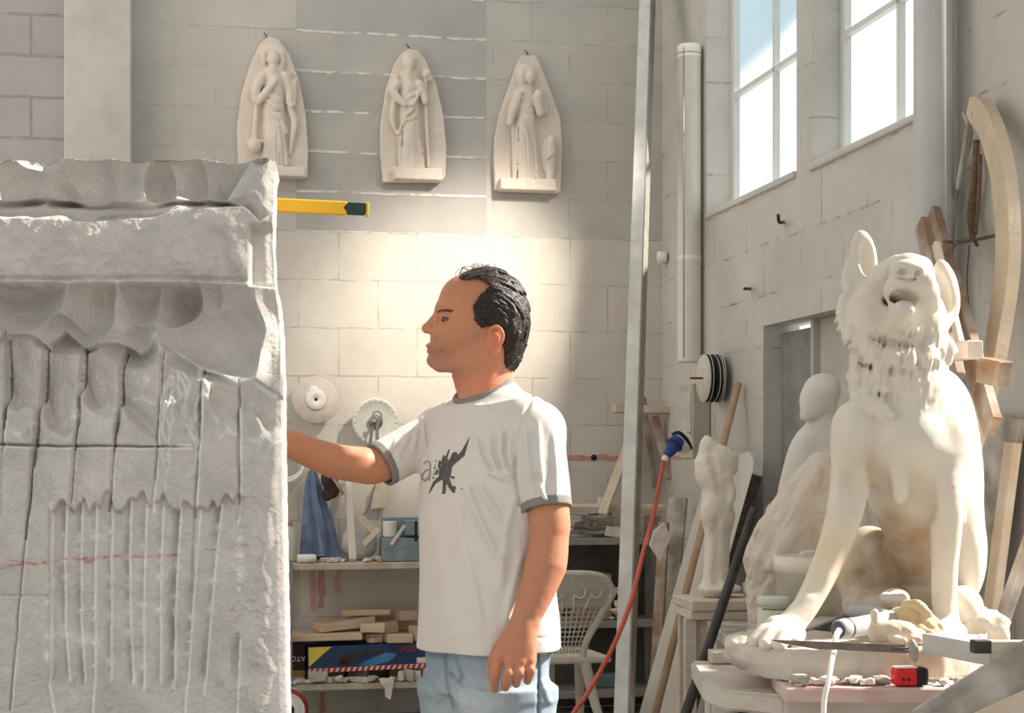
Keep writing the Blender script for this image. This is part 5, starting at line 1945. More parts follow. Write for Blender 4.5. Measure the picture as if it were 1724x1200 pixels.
# ------------------------------------------------------------------ shelves on the left
M_shelf = wood('dusty shelf board', lin(186, 166, 140), .85, .8, .5)
M_wood = wood('pale offcut wood', lin(204, 184, 158), .85, .75, .5)
M_wood2 = wood('brown wood', lin(150, 122, 98), .75, .8, .35)
M_grey = wood('weathered grey wood', lin(150, 142, 133), .8, .85, .5)
M_angle = mat('perforated steel', lin(140, 140, 138), 0.6, 0.15, 10, 0.1)
SD = 0.42
z1, z2 = zB(590, 948, SD), zB(484, 1153, SD)
uL, uR = onB(481, 1000, SD)[0], onB(790, 1000, SD)[0]
z1a = z1
root = thing('shelf_unit', 'open shelving with two dusty boards on perforated uprights, behind the man', 'shelves', room((uL + uR) / 2, -SD / 2, 0), rz=ANG)
for z in (z1, z2, ):
    v, f = box(uR - uL, SD - .01, .032, .003, 1, c=((uL + uR) / 2, -SD / 2, z - .016))
    obj('shelf_board', v, f, M_shelf, root, M=ROOM)
for uu in (uL, uR):
    for dd in (.03, SD - .008):
        an = [box(.035, .003, z1 + .02, c=(uu + .014, -dd - .012, (z1 + .02) / 2)), box(.003, .03, z1 + .02, c=(uu - .002, -dd + .003, (z1 + .02) / 2))]
        up = obj('upright', *join(*an), M_angle, root, M=ROOM)
        if dd > .1 and uu == uL:
            for z_ in np.arange(.3, z1, .04):
                Mh_ = Matrix.Translation(Vector(room(uu + .014, -dd - .0135, z_))) @ Matrix.Rotation(ANG, 4, 'Z') @ Matrix.Rotation(math.pi / 2, 4, 'X')
                obj('slot_hole', *lathe([(.0045, 0), (.0045, .001)], 10), M_black, up, M=Mh_)


z1 += .002
z2 += .002


def settle(shp, M, placed, step=.002):
    """lift a piece until it no longer cuts into those already lying there"""
    for _ in range(120):
        v, f = xf(shp, M)
        t = BVHTree.FromPolygons([Vector(x) for x in v.tolist()], [list(x) for x in f])
        if not any(t.overlap(q) for q in placed):
            break
        M = Matrix.Translation((0, 0, step)) @ M
    placed.append(t)
    return M


def rough_chip(name, px, d, z, s, seed, m, rz=0.0, parent=None):
    p = pB(px, d, z)
    v, f = rock(s[0], s[1], s[2], seed)
    return obj(name, v, f, m, parent, Matrix.Translation(Vector(p)) @ Matrix.Rotation(rz, 4, 'Z'))


M_chip = mat('pale stone chip', lin(214, 205, 194), 0.9, 0.12, 20, 0.3, 90)
M_chip2 = mat('grey stone chip', lin(176, 170, 164), 0.9, 0.15, 20, 0.3, 90)
rnd = random.Random(4)
for k_ in range(26):
    px = rnd.uniform(500, 655)
    s_ = rnd.uniform(.018, .045)
    o = rough_chip('stone_chip', px, SD - rnd.uniform(.02, .16), z1, (s_ * 1.4, s_, s_ * .6), 100 + k_, M_chip if k_ % 2 else M_chip2, rnd.uniform(0, 3))
    tag(o, 'small stone chip among the rubble on the upper shelf board', 'stone chip', 'chips on the upper shelf')
v, f = lathe([(.001, -.045), (.019, -.045), (.021, -.04), (.021, .04), (.019, .045), (.001, .045)], 20)
o = obj('plaster_roll', v, f, M_hub, M=Matrix.Translation(Vector(pB(516, SD - .05, z1 + .021))) @ Matrix.Rotation(ANG + .2, 4, 'Z') @ Matrix.Rotation(math.pi / 2, 4, 'Y'), smooth=True)
tag(o, 'short white roll lying in front of the hanging blue cloth', 'roll')
# bottle
M_bot = mat('cloudy bottle plastic', lin(206, 204, 190), 0.35, 0.08, 8, 0.05)
o = obj('plastic_bottle', *lathe([(.036, 0), (.040, .008), (.040, .135), (.034, .16), (.016, .175), (.015, .185)], 28), M_bot, M=Matrix.Translation(Vector(pB(486, .26, z1))), smooth=True)
tag(o, 'cloudy plastic bottle at the left end of the upper shelf', 'bottle')
obj('cap', *lathe([(.018, .182), (.018, .205), (.001, .206)], 20), mat('pinkish cap', lin(190, 150, 140), .6), o, M=WM[o.name].copy(), smooth=True)
# hanging blue cloth: gathered at a nail, folds widen downwards
M_blue = mat('blue work cloth', lin(112, 128, 154), 0.95, 0.22, 14, 0.2, 200)
NV, NU_ = 60, 90
vv = []
for j in range(NV):
    t = j / (NV - 1)
    cx = np.interp(t, [0, .3, .7, 1], [526, 528, 536, 541])
    hw = np.interp(t, [0, .12, .5, .9, 1], [6, 11, 20, 27, 27])
    for i in range(NU_):
        s = i / NU_ * 2 * math.pi
        fold = 1 + 0.34 * math.sin(5 * s + 1.2 * math.sin(3 * t)) * (0.4 + .6 * t) + .10 * math.sin(11 * s + 4 * t)
        x = cx + hw * math.cos(s) * fold
        y = 795 + 145 * t - 5 * (1 - t) * math.sin(s) + 4 * math.sin(3 * s) * t
        d = .10 + .06 * t + (.035 + .045 * t) * math.sin(s) * fold
        vv.append(onB(x, min(y, 941), max(d, .014)))
ff = [[j * NU_ + i, j * NU_ + (i + 1) % NU_, (j + 1) * NU_ + (i + 1) % NU_, (j + 1) * NU_ + i] for j in range(NV - 1) for i in range(NU_)]
ff += [list(range(NU_)), [(NV - 1) * NU_ + i for i in range(NU_)][::-1]]
vv = np.array(vv)
vv[:, 2] = np.maximum(vv[:, 2], z1 + .002)
vw = np.array([room(*p) for p in vv])
o = obj('blue_cloth', vw, ff, M_blue, smooth=True, world=True, base=pB(538, .15, z1))
tag(o, 'faded blue work cloth hanging in folds above the upper shelf', 'cloth')
obj('nail', *tube([WB(526, 795, .006), WB(526, 793, .13)], .004, 8, sub=1), M_nail, o, world=True)
# dark pouch and strap beside it
S = Sculpt(np.array([onB(532, 800, .1)[0], -.30, onB(550, 850, .1)[2]]) - .02, np.array([onB(580, 800, .1)[0], -.0, onB(550, 790, .1)[2]]) + .04, .004)
for a in (((553, 806, .19), (.038, .04, .055)), ((562, 822, .18), (.03, .035, .05)), ((551, 832, .17), (.025, .03, .035))):
    S.ell(onB(*a[0]), a[1], k=.02)
v, f = S.mesh(1)
M_pouch = mat('dark brown leather', lin(72, 58, 50), .8, .4, 18, .3)
o = obj('leather_pouch', v, f, M_pouch, M=ROOM, smooth=True)
tag(o, 'dark crumpled leather pouch hanging right of the blue cloth', 'pouch')
obj('strap', *tube([onB(556, 800, .20), onB(568, 815, .24), onB(578, 832, .23)], .008, 8), M_wood2, o, M=ROOM, smooth=True)
# upright batten
M_batten = wood('whitewashed batten', lin(212, 200, 184), .9, .8, .8)
o = board('wooden_batten', pB(594, .36, z1 + .012), WB(585, 795, .05), .036, .02, M_batten, up=(.3, -1, 0))
tag(o, 'pale narrow wooden batten leaning upright between pouch and plastic bag', 'batten')
# plastic bag
M_bag = mat('cloudy plastic bag', lin(206, 203, 200), 0.4, 0.1, 10, 0.3, 30)
S = Sculpt((-0.20, -0.16, -.01), (.20, .16, .26), .0045)
S.ell((0, 0, .065), (.085, .065, .07))
S.ell((.03, 0, .12), (.05, .05, .07), k=.05)
S.ell((-.05, 0, .10), (.04, .05, .06), k=.04)
S.disp(lambda p: -.012 * np.abs(fbm(p * 16, 3, 8)) + .004)
S.cut_plane((0, 0, 0), (0, 0, -1))
o = obj('plastic_bag', *S.mesh(0), M_bag, M=Matrix.Translation(Vector(pB(606, .17, z1))) @ Matrix.Rotation(ANG, 4, 'Z'), smooth=True)
tag(o, 'crumpled cloudy plastic bag slumped on the shelf behind the batten', 'bag')
# plastering float hanging on the wall, thin rods, angled scraps
o = obj('plaster_float', *prism([(-.05, -.09), (.035, -.08), (.06, .07), (.02, .10), (-.03, .03)], .02, .003), M_wood, M=Matrix.Translation(Vector(WB(640, 828, .05))) @ Matrix.Rotation(ANG, 4, 'Z'))
tag(o, 'pale worn plastering float hanging on the wall above the blue tin box', 'float')
obj('wire', *tube([WB(632, 812, .06), WB(622, 850, .03), WB(610, 872, .03)], .003, 6), M_steel, o, world=True)
o = board('wooden_scrap', pB(606, .25, z1 + .215), pB(634, .25, z1 + .135), .05, .012, M_wood, up=(0, -.6, .8))
tag(o, 'thin tilted wooden scrap on top of the plastic bag', 'wood scrap')
o = board('wooden_scrap', pB(612, .29, z1 + .08), pB(638, .27, z1 + .16), .03, .012, M_wood, up=(0, -1, .3))
tag(o, 'thin white stick slanting up against the blue tin box', 'wood scrap')
# blue tin box with an open tray, white pot in it, handle
M_tin = mat('scuffed blue enamel', lin(98, 122, 134), 0.55, 0.12, 12, 0.1, 60, var_col=lin(150, 158, 158))
pb_ = pB(678, .27, z1)
Mt = Matrix.Translation(Vector(pb_)) @ Matrix.Rotation(ANG, 4, 'Z')
o = obj('tin_toolbox', *box(.22, .16, .115, .004, 2, c=(0, 0, .0575)), M_tin, M=Mt)
tag(o, 'scuffed blue tin toolbox with raised tray at the right end of the upper shelf', 'toolbox')
obj('tray', *box(.20, .02, .10, .003, 1, c=(.0, .06, .165)), M_tin, o, M=Mt)
obj('tray', *box(.105, .10, .075, .003, 1, c=(.06, -.01, .165)), M_tin, o, M=Mt)
obj('handle', *xf(box(.018, .010, .12, .003, 1), Matrix.Translation((-.035, -.086, .13)) @ Matrix.Rotation(.6, 4, 'Y')), M_chip, o, M=Mt)
obj('latch', *box(.012, .008, .10, .002, 1, c=(.055, -.084, .15)), M_black, o, M=Mt)
o = obj('white_pot', *lathe([(.032, 0), (.036, .01), (.036, .075), (.038, .08), (.032, .08), (.031, .03), (.001, .03)], 28), M_hub, M=Mt @ Matrix.Translation((-.065, -.0, .117)), smooth=True)
tag(o, 'small dusty white pot standing on the blue toolbox', 'pot')

# ------------------------------------------------------------------ lower shelf: boxes under a heap of blocks
Mb = Matrix.Translation(Vector(pB(619, .225, z2 + .055))) @ Matrix.Rotation(ANG + math.radians(1.5), 4, 'Z') @ Matrix.Rotation(math.radians(-1.2), 4, 'Y')
bw, bd, bh = .62, .30, .125
M_navy = mat('navy printed card', lin(44, 66, 96), 0.6, 0.12, 8, 0.03)
o = obj('tool_box_carton', *box(bw, bd, bh, .003, 1, c=(0, 0, bh / 2)), M_navy, M=Mb)
tag(o, 'navy blue tool carton with red and white striped edge under the wood heap', 'box')
M_yelc = mat('yellow print', lin(222, 196, 84), .6)
M_glow = mat('light blue print', lin(70, 128, 178), .6, .2, 6)
M_redp = mat('red print', lin(192, 50, 48), .6)
M_whp = mat('white print', lin(226, 218, 212), .6)
yf = -bd / 2 - .0012
def on_box(name, pts, m):
    v = np.array([(x, yf, z) for x, z in pts])
    obj(name, v, [list(range(len(pts)))], m, o, M=Mb)
on_box('printed_corner', [(-bw / 2, .03), (-bw / 2, bh), (-bw / 2 + .115, bh)], M_yelc)
on_box('printed_flash', [(-.07, .03), (.0, .022), (.09, .04), (.13, .075), (.07, .085), (.0, .06)], M_glow)
sv, sf = [], []
nst = 22
for k_ in range(nst):
    x0 = -bw / 2 + k_ * bw / nst
    sv += [(x0, yf, .0), (x0 + bw / nst * .55, yf, .0), (x0 + bw / nst * .9, yf, .020), (x0 + bw / nst * .35, yf, .020)]
    sf.append([4 * k_, 4 * k_ + 1, 4 * k_ + 2, 4 * k_ + 3])
on_box('striped_edge', [(-bw / 2, .0), (bw / 2, .0), (bw / 2, .0205), (-bw / 2, .0205)], M_whp)
sv = np.array(sv); sv[:, 1] -= .0008
obj('red_stripes', sv, sf, M_redp, o, M=Mb)
tool = [xf(tube([(-.16, 0, .062), (-.10, 0, .070), (-.04, 0, .082), (.06, 0, .086)], [.012, .016, .010, .007], 8), Matrix.Diagonal((1, .04, 1, 1))), xf(lathe([(.030, 0), (.030, .002), (.020, .002), (.020, 0)], 20), Matrix.Translation((-.135, 0, .05)) @ Matrix.Rotation(math.pi / 2, 4, 'X')), xf(tube([(.12, 0, .10), (.13, 0, .075), (.15, 0, .075), (.16, 0, .10)], .006, 6), Matrix.Diagonal((1, .05, 1, 1)))]
v, f = join(*tool)
obj('printed_tool', v + np.array([0, yf - .001, 0]), f, M_pouch, o, M=Mb)
v, f = txt('BOSCH', .042)
lt = Matrix.Rotation(math.pi, 4, 'Y') @ Matrix.Rotation(math.pi / 2, 4, 'X')
v, f = xf((v, f), Matrix.Translation((.215, yf - .001, .100)) @ lt)
obj('lettering', v, f, M_redp, o, M=Mb)
on_box('price_sticker', [(.225, .024), (.31, .024), (.31, .052), (.225, .052)], M_whp)
# dark red box at the left
M_mar = mat('dark maroon card', lin(58, 34, 34), .7, .15, 8)
Mb2 = Matrix.Translation(Vector(pB(499, .20, z2))) @ Matrix.Rotation(ANG, 4, 'Z')
o = obj('maroon_carton', *box(.07, .24, .20, .003, 1, c=(0, 0, .10)), M_mar, M=Mb2)
tag(o, 'dark maroon carton with upside down pale letters at the left shelf end', 'box')
v, f = xf(txt('ATO', .036), Matrix.Translation((.0, -.1215, .115)) @ Matrix.Rotation(math.pi, 4, 'Y') @ Matrix.Rotation(math.pi / 2, 4, 'X'))
obj('lettering', v, f, M_whp, o, M=Mb2)
v, f = box(.069, .002, .05, c=(0, -.1205, .03))
obj('yellow_band', v, f, mat('mustard card', lin(150, 120, 70), .7), o, M=Mb2)
# block heap
bt = z2 + .055 + bh
HEAP0 = BVHTree.FromPolygons([Vector(x) for x in xf(box(bw, bd, bh, c=(0, 0, bh / 2)), Mb)[0].tolist()], box(1, 1, 1)[1])
heap = [  # px, start height, d, length, depth, thick, yaw, pitch, roll, label
    (545, .000, .27, .37, .20, .034, .00, .0, 0, 'wide flat pale board at the left bottom of the wood heap'),
    (580, .034, .25, .29, .10, .045, .30, -.08, .04, 'long pale block slanting up over the wide flat board'),
    (616, .060, .20, .24, .08, .030, -.1, .0, .0, 'pale block lying across the top of the wood heap'),
    (648, .030, .20, .11, .09, .060, .5, .0, .0, 'thick square-ended block near the top of the wood heap'),
    (628, .000, .35, .12, .06, .042, -.15, .0, 0, 'short pale block at the front edge of the wood heap, left'),
    (671, .000, .345, .13, .08, .045, .1, .0, 0, 'short thick block at the front edge of the wood heap, right'),
    (683, .030, .21, .09, .08, .05, .3, .0, .0, 'greyish cube-like piece on the right of the wood heap'),
    (590, .060, .085, .16, .06, .03, .1, .0, 0, 'reddish brown block at the back top of the wood heap'),
    (672, .000, .085, .28, .05, .075, -.05, .0, 0, 'long board on edge along the back right of the wood heap'),
    (553, .030, .09, .17, .06, .030, .1, .0, 0, 'flat block behind the slanting pale block'),
    (703, .000, .30, .07, .07, .075, .4, .0, .0, 'upright pale piece at the right end of the wood heap'),
    (632, .040, .33, .07, .05, .03, .5, .0, .0, 'little wedge on top of the left front block'),
    (640, .070, .09, .13, .06, .022, .2, .0, .0, 'thin flat offcut lying on the long board on edge'),
    (655, .000, .20, .25, .12, .035, .05, .0, 0, 'flat board buried in the middle of the wood heap'),
    (560, .000, .09, .20, .06, .035, .0, .0, 0, 'flat board at the back left under the wood heap'),
]
M_heap = wood('sawn offcut wood', lin(216, 188, 156), .85, .7, .22)
HEAP = [HEAP0, BVHTree.FromPolygons([Vector(x) for x in xf(box(.07, .24, .20, c=(0, 0, .10)), Mb2)[0].tolist()], box(1, 1, 1)[1])]
for k_ in (0, 13, 14, 4, 5, 9, 1, 3, 6, 11, 2, 10, 12, 8, 7):
    px, hz, d, l_, w_, t_, ya, pi_, ro, lab = heap[k_]
    Mk = Matrix.Translation(Vector(pB(px, d, bt + .003 + hz * .3))) @ Matrix.Rotation(ANG + ya, 4, 'Z') @ Matrix.Rotation(pi_, 4, 'Y') @ Matrix.Rotation(ro, 4, 'X')
    shp = box(l_, w_, t_, .004, 1, jit=.004, seed=k_)
    Mk = settle(shp, Mk, HEAP)
    o = obj('wood_block', *shp, M_wood2 if k_ == 7 else M_heap, M=Mk)
    tag(o, lab, 'wood block', 'heap of blocks on the lower shelf')
# rubble in front of and under the carton
for k_, (px, s, d) in enumerate(((535, (.10, .06, .062), .40), (553, (.07, .04, .03), .40), (571, (.075, .04, .035), .40), (562, (.03, .03, .03), .38), (600, (.13, .04, .03), .40), (615, (.05, .05, .028), .39), (628, (.06, .05, .03), .40), (645, (.05, .03, .02), .40), (660, (.04, .03, .025), .40), (503, (.09, .05, .03), .39), (497, (.05, .04, .02), .40), (676, (.06, .04, .05), .40), (689, (.07, .04, .06), .40), (700, (.06, .04, .05), .39), (520, (.05, .04, .02), .40), (583, (.05, .03, .02), .41))):
    o = rough_chip('stone_chip', px, d, z2, s, 300 + k_, M_chip if k_ % 3 else M_chip2, k_ * .7)
    tag(o, 'small stone chip among the rubble at the front of the lower shelf', 'stone chip', 'chips on the lower shelf')
for px in (530, 600, 670):
    o = obj('wood_block', *box(.10, .20, .050, .004, 1, c=(0, 0, .025)), M_wood2, M=Matrix.Translation(Vector(pB(px, .20, z2))) @ Matrix.Rotation(ANG, 4, 'Z'))
    tag(o, 'short dark bearer block under the navy carton', 'wood block', 'bearers under the carton')
# torn paper over the edge
pv = [(637, 1143), (664, 1143), (662, 1152), (660, 1164), (657, 1178), (648, 1172), (648, 1160), (643, 1152)]
v = np.array([WB(x, y, SD + .006 + .004 * math.sin(i * 2.1)) for i, (x, y) in enumerate(pv)] + [WB(637, 1141, SD - .05), WB(664, 1141, SD - .05)])
v2 = v + 0.0015 * V
o = obj('torn_paper', np.vstack([v, v2]), [list(range(8)), [0, 1, 9, 8], [x + 10 for x in range(8)][::-1], [10, 18, 19, 11]], M_whp, world=True)
tag(o, 'torn white paper scrap hanging over the lower shelf edge', 'paper')
DR = Matrix.Translation(Vector(pB(482, .55, .110))) @ Matrix.Rotation(ANG, 4, 'Z') @ Matrix.Rotation(math.pi / 2, 4, 'X')
# red ringed drum under the lower shelf
o = obj('cable_drum', *lathe([(.001, 0), (.034, 0), (.036, .02), (.060, .02), (.062, .012), (.085, .012), (.087, .02), (.105, .02), (.105, -.08), (.001, -.08)], 48), M_hub, M=DR, smooth=False)
tag(o, 'round red and white drum under the lower shelf beside the stone block', 'drum')
obj('red_ring', *lathe([(.087, .021), (.105, .021), (.107, .0), (.104, -.02)], 48, False), mat('dull red plastic', lin(150, 60, 54), .6), o, M=WM[o.name].copy(), smooth=True)
obj('dark_hub', *lathe([(.001, .024), (.036, .024), (.036, .0)], 32, False), M_black, o, M=WM[o.name].copy(), smooth=True)
# ------------------------------------------------------------------ shelves on the right of the man
M_dim = mat('grey shelf edge', lin(150, 146, 140), .8, .15, 12, .15)
M_back = mat('painted shelf shade', lin(104, 98, 92), .9, .2, 8, .2)
M_card = mat('brown card', lin(158, 132, 108), .8, .12, 10, .05)
SE = 0.34
uA, uB = onB(930, 1000, SE)[0], onB(1117, 1000, SE)[0]
root = thing('shelf_unit', 'low grey shelving with a dark sheet as shade behind, right of the man behind the metal pole', 'shelves', room((uA + uB) / 2, -SE / 2, 0), rz=ANG)
zs3 = [zB(1000, 906, SE), zB(1000, 1046, SE), zB(1000, 1164, SE)]
for z in zs3:
    obj('shelf_board', *box(uB - uA, SE - .03, .035, .003, 1, c=((uA + uB) / 2, -SE / 2 - .01, z - .0175)), M_dim, root, M=ROOM)
obj('shade_board', *box(uB - uA, .012, zs3[0] - .05, .002, 1, c=((uA + uB) / 2, -.012, (zs3[0] - .05) / 2 + .01)), M_back, root, M=ROOM)  # dark sheet added where the wall behind is only in shade
for uu in (uA, uB):
    for dd in (.04, SE - .02):
        obj('upright', *box(.03, .03, zs3[0] - .04, .002, 1, c=(uu, -dd, (zs3[0] - .04) / 2)), M_dim, root, M=ROOM)
zs3 = [z + .002 for z in zs3]
# plank laid over two blocks on the top board
zp = zB(1000, 866, SE - .03)
o = board('wooden_plank', pB(938, SE - .06, zp + .035), pB(1117, SE - .08, zp + .030), .03, .068, M_wood, up=(0, -.98, -.2))
tag(o, 'pale thick plank lying level across the right hand shelf, behind the pole', 'plank')
for px in (945, 1098):
    hb = zp - zs3[0] - .008
    o = obj('wood_block', *box(.06, .08, hb, .003, 1, c=(0, 0, hb / 2)), M_wood2, M=Matrix.Translation(Vector(pB(px, SE - .07, zs3[0]))) @ Matrix.Rotation(ANG, 4, 'Z'))
    tag(o, 'short prop block under the level plank, ' + ('left end' if px < 1000 else 'right end'), 'wood block')
rnd = random.Random(9)
LOGS = []
for k_ in range(17):
    px = rnd.uniform(962, 1022)
    ln = rnd.uniform(.10, .17)
    shp = tube([(-ln / 2, 0, 0), (0, 0, .002), (ln / 2, 0, 0)], rnd.uniform(.006, .010), 6, sub=1)
    Mk = Matrix.Translation(Vector(pB(px, SE - .03 - rnd.uniform(.06, .14), zs3[0] + .012))) @ Matrix.Rotation(ANG + rnd.uniform(-.9, .9), 4, 'Z') @ Matrix.Rotation(rnd.uniform(-.12, .12), 4, 'Y')
    Mk = settle(shp, Mk, LOGS, .004)
    o = obj('chisel', *shp, M_chip2 if k_ % 3 else M_grey, M=Mk)
    tag(o, 'dusty round chisel in the tangled heap under the level plank', 'chisel', 'heap of chisels on the right shelf')
o = obj('stone_offcut', *box(.095, .07, .055, .006, 2, c=(0, 0, .0275), jit=.005, seed=3), M_chip, M=Matrix.Translation(Vector(pB(1034, SE - .07, zs3[0]))) @ Matrix.Rotation(ANG - .25, 4, 'Z') @ Matrix.Rotation(.16, 4, 'Y'))
tag(o, 'white stone offcut tilted beside the chisel heap', 'stone')
# glass jug, leaning stick
o = obj('glass_jug', *lathe([(.05, 0), (.058, .01), (.058, .07), (.042, .10), (.018, .115), (.018, .13)], 28), M_bot, M=Matrix.Translation(Vector(pB(1012, .085, zs3[0]))) @ Matrix.Translation((0, 0, .0)), smooth=True)
bpy.data.objects[o.name].scale = (1, 1, 1.55)
WM[o.name] = WM[o.name] @ Matrix.Diagonal((1, 1, 1.55, 1))
tag(o, 'cloudy jug with a narrow neck behind the level plank', 'jug')
o = board('wooden_stick', pB(1014, SE + .02, zB(1014, 866, SE + .02)), WB(1068, 722, .09), .05, .022, M_wood, up=(-.4, -1, .2))
tag(o, 'light brown stick leaning from the level plank to the wall left of the pole', 'stick')
# carton with number
Mc = Matrix.Translation(Vector(pB(994, .19, zs3[1]))) @ Matrix.Rotation(ANG - .06, 4, 'Z')
o = obj('cardboard_box', *box(.185, .20, .235, .003, 1, c=(0, 0, .1175)), M_card, M=Mc)
tag(o, 'brown cardboard box with a printed label reading 416 behind the white chair', 'box')
obj('paper_label', *box(.085, .002, .15, c=(.02, -.1015, .135)), mat('yellowed paper', lin(200, 186, 164), .8, .1, 20), o, M=Mc)
obj('printed_picture', *xf(rock(.06, .004, .08, 12), Matrix.Translation((.03, -.1035, .13))), M_pouch, o, M=Mc)
v, f = txt('416', .036)
obj('lettering', *xf((v, f), Matrix.Translation((.025, -.1035, .085)) @ Matrix.Rotation(math.pi / 2, 4, 'X')), M_black, o, M=Mc)
for k_ in range(12):
    px = 1030 + (k_ * 37 % 26)
    s_ = .025 + .012 * (k_ % 4)
    shp = rock(s_ * 1.3, s_, s_ * .7, 500 + k_)
    Mk = settle(shp, Matrix.Translation(Vector(pB(px, SE - .05 - .03 * (k_ % 3), zs3[1] + .001))) @ Matrix.Rotation(k_, 4, 'Z'), LOGS)
    o = obj('stone_chip', *shp, M_chip, M=Mk)
    tag(o, 'small stone chip heaped beside the 416 cardboard box', 'stone chip', 'chips beside the cardboard box')
o = board('wooden_offcut', pB(985, SE - .05, zs3[2] + .01), pB(974, SE - .06, zs3[2] + .17), .045, .03, M_wood2, up=(0, -1, 0))
tag(o, 'short brown offcut standing on the lowest shelf behind the chair leg', 'wood scrap')
o = obj('blue_tray', *box(.16, .12, .07, .006, 2, c=(0, 0, .035)), M_tin, M=Matrix.Translation(Vector(pB(1010, .16, zs3[2]))) @ Matrix.Rotation(ANG, 4, 'Z'))
tag(o, 'dull blue tray on the lowest right shelf', 'tray')

# ------------------------------------------------------------------ white plastic chair behind the man
M_chair = mat('dusty white plastic', lin(204, 198, 186), .6, .1, 10, .08)
cb = P(930, 1000, 7.5)
Mch = Matrix.Translation((cb[0], 7.5, 0)) @ Matrix.Rotation(math.radians(196), 4, 'Z')
root = thing('garden_chair', 'white plastic garden chair with scrollwork back, partly hidden by the man', 'chair', (cb[0], 7.5, 0), rz=math.radians(196))
zt = CZ - (960 - HY) / F * 7.5
back = [(-.085, .40), (-.10, .50), (-.15, .60), (-.20, .70), (-.205, zt - .08), (-.15, zt - .015), (0, zt), (.15, zt - .015), (.205, zt - .08), (.20, .70), (.15, .60), (.10, .50), (.085, .40)]
ty = lambda z: .16 + (z - .42) * .22
obj('back_rim', *tube([(x, ty(z), z) for x, z in back], .016, 10), M_chair, root, M=Mch, smooth=True)
lat = []
for i in range(13):
    x = -.15 + i * .025
    lat.append(tube([(x * .58, ty(.45), .45), (x * 1.12, ty(.66), .66)], .0035, 6, sub=1))
for i in range(10):
    z = .46 + i * .022
    hx = .085 + (z - .45) * .40
    lat.append(tube([(-hx, ty(z), z), (hx, ty(z), z)], .0035, 6, sub=1))
obj('back_lattice', *join(*lat), M_chair, root, M=Mch, smooth=True)
pan = [(-.18, ty(.66) + .004, .66), (.18, ty(.66) + .004, .66), (.185, ty(zt - .04) + .004, zt - .04), (.10, ty(zt) + .004, zt - .005), (-.10, ty(zt) + .004, zt - .005), (-.185, ty(zt - .04) + .004, zt - .04)]
pv = np.array(pan)
obj('back_panel', np.vstack([pv, pv + np.array([0, .008, 0])]), [list(range(6)), list(range(6, 12))[::-1]] + [[i, (i + 1) % 6, (i + 1) % 6 + 6, i + 6][::-1] for i in range(6)], mat('milky plastic mesh', lin(190, 184, 174), .7, .12, 60), root, M=Mch)
for sx_ in (-1, 1):
    for ox in (.045, .12):
        c = [(sx_ * (ox + .045 * math.cos(a) * (1 - .06 * k)), ty(zt - .09) + .016, zt - .085 + .045 * math.sin(a) * (1 - .06 * k)) for k, a in enumerate(np.linspace(2.6, -2.8, 12))]
        c += [(sx_ * (ox - .02), ty(.70) + .016, .70), (sx_ * ox * .6, ty(.64) + .016, .64)]
        obj('scroll', *tube(c, .0055, 8, sub=3), M_chair, root, M=Mch, smooth=True)
obj('seat', *box(.44, .42, .03, .012, 3, c=(0, -.03, .42)), M_chair, root, M=Mch, smooth=False)
for x, y, dx, dy in ((-.10, .15, -.11, .07), (.10, .15, .11, .07), (-.2, -.22, -.02, -.04), (.2, -.22, .02, -.04)):
    obj('leg', *tube([(x, y, .43), (x + dx * .4, y + dy * .4, .22), (x + dx, y + dy, 0.005)], [.026, .022, .016], 8), M_chair, root, M=Mch, smooth=True)

# ------------------------------------------------------------------ metal pole leaning in the corner
M_alu = mat('dull aluminium', lin(198, 196, 192), .5, .12, 9, .08, 40, metal=.2)
pa, pb = P(1046, 1327, 6.6), P(1092, -80, 8.62)
pa[2] = .012
o = board('metal_pole', pa, pb, .062, .088, M_alu, up=(-.32, -1, .1), bev=.004)
tag(o, 'tall square aluminium pole leaning against the back wall by the corner', 'pole')
obj('dark_edge', *box(np.linalg.norm(pb - pa) * .98, .004, .086, c=(np.linalg.norm(pb - pa) / 2, -.032, 0)), mat('shaded side metal', lin(150, 142, 132), .7, .2, 12), o, M=WM[o.name].copy())  # darker sheet on the pole's side, its shade put into the colour

# ------------------------------------------------------------------ sticks and boards in the corner
bs = [
    ('wooden_strip', WB(1056, 905, .05), WB(1060, 500, .02), .018, .012, M_wood, (0, -1, 0), 'thin pale wooden strip standing behind the upper pole', 'stick'),
    ('wooden_bracket', WB(1033, 688, .16), WB(1128, 690, .12), .04, .05, M_wood, (0, -1, .1), 'pale horizontal wooden bar crossing behind the pole', 'wood bar'),
    ('wooden_brace', WB(1101, 700, .08), WB(1128, 806, .16), .045, .022, M_wood2, (0, -1, 0), 'brown slat slanting down beside the blue plug', 'slat'),
    ('wooden_stick', WB(1083, 668, .07), WB(1103, 822, .06), .026, .02, M_wood2, (0, -1, 0), 'narrow brown slat between pole and brace', 'slat'),
    ('corner_board', WR(1142, 838, .10), np.append(P(1106, 1000, 7.9)[:2], .01), .095, .024, M_grey, (-.5, -1, 0), 'wide grey board leaning in the corner behind the broom handle', 'board'),
    ('corner_board', WR(1118, 880, .20), np.append(P(1098, 1000, 7.6)[:2], .01), .05, .03, M_wood2, (-.3, -1, 0), 'dark narrow board leaning in the corner, next to the pole', 'board'),
]
for nm, a, b, w_, t_, m_, up, lab, cat in bs:
    tag(board(nm, a, b, w_, t_, m_, up), lab, cat)
o = obj('stone_offcut', *xf(prism([(-.05, -.02), (.0, -.09), (.05, .02), (.02, .09), (-.03, .05)], .05, .004), Matrix.Identity(4)), M_chip, M=Matrix.Translation(Vector(P(1112, 912, 7.7))))
tag(o, 'white angular stone offcut lodged between the corner boards', 'stone')

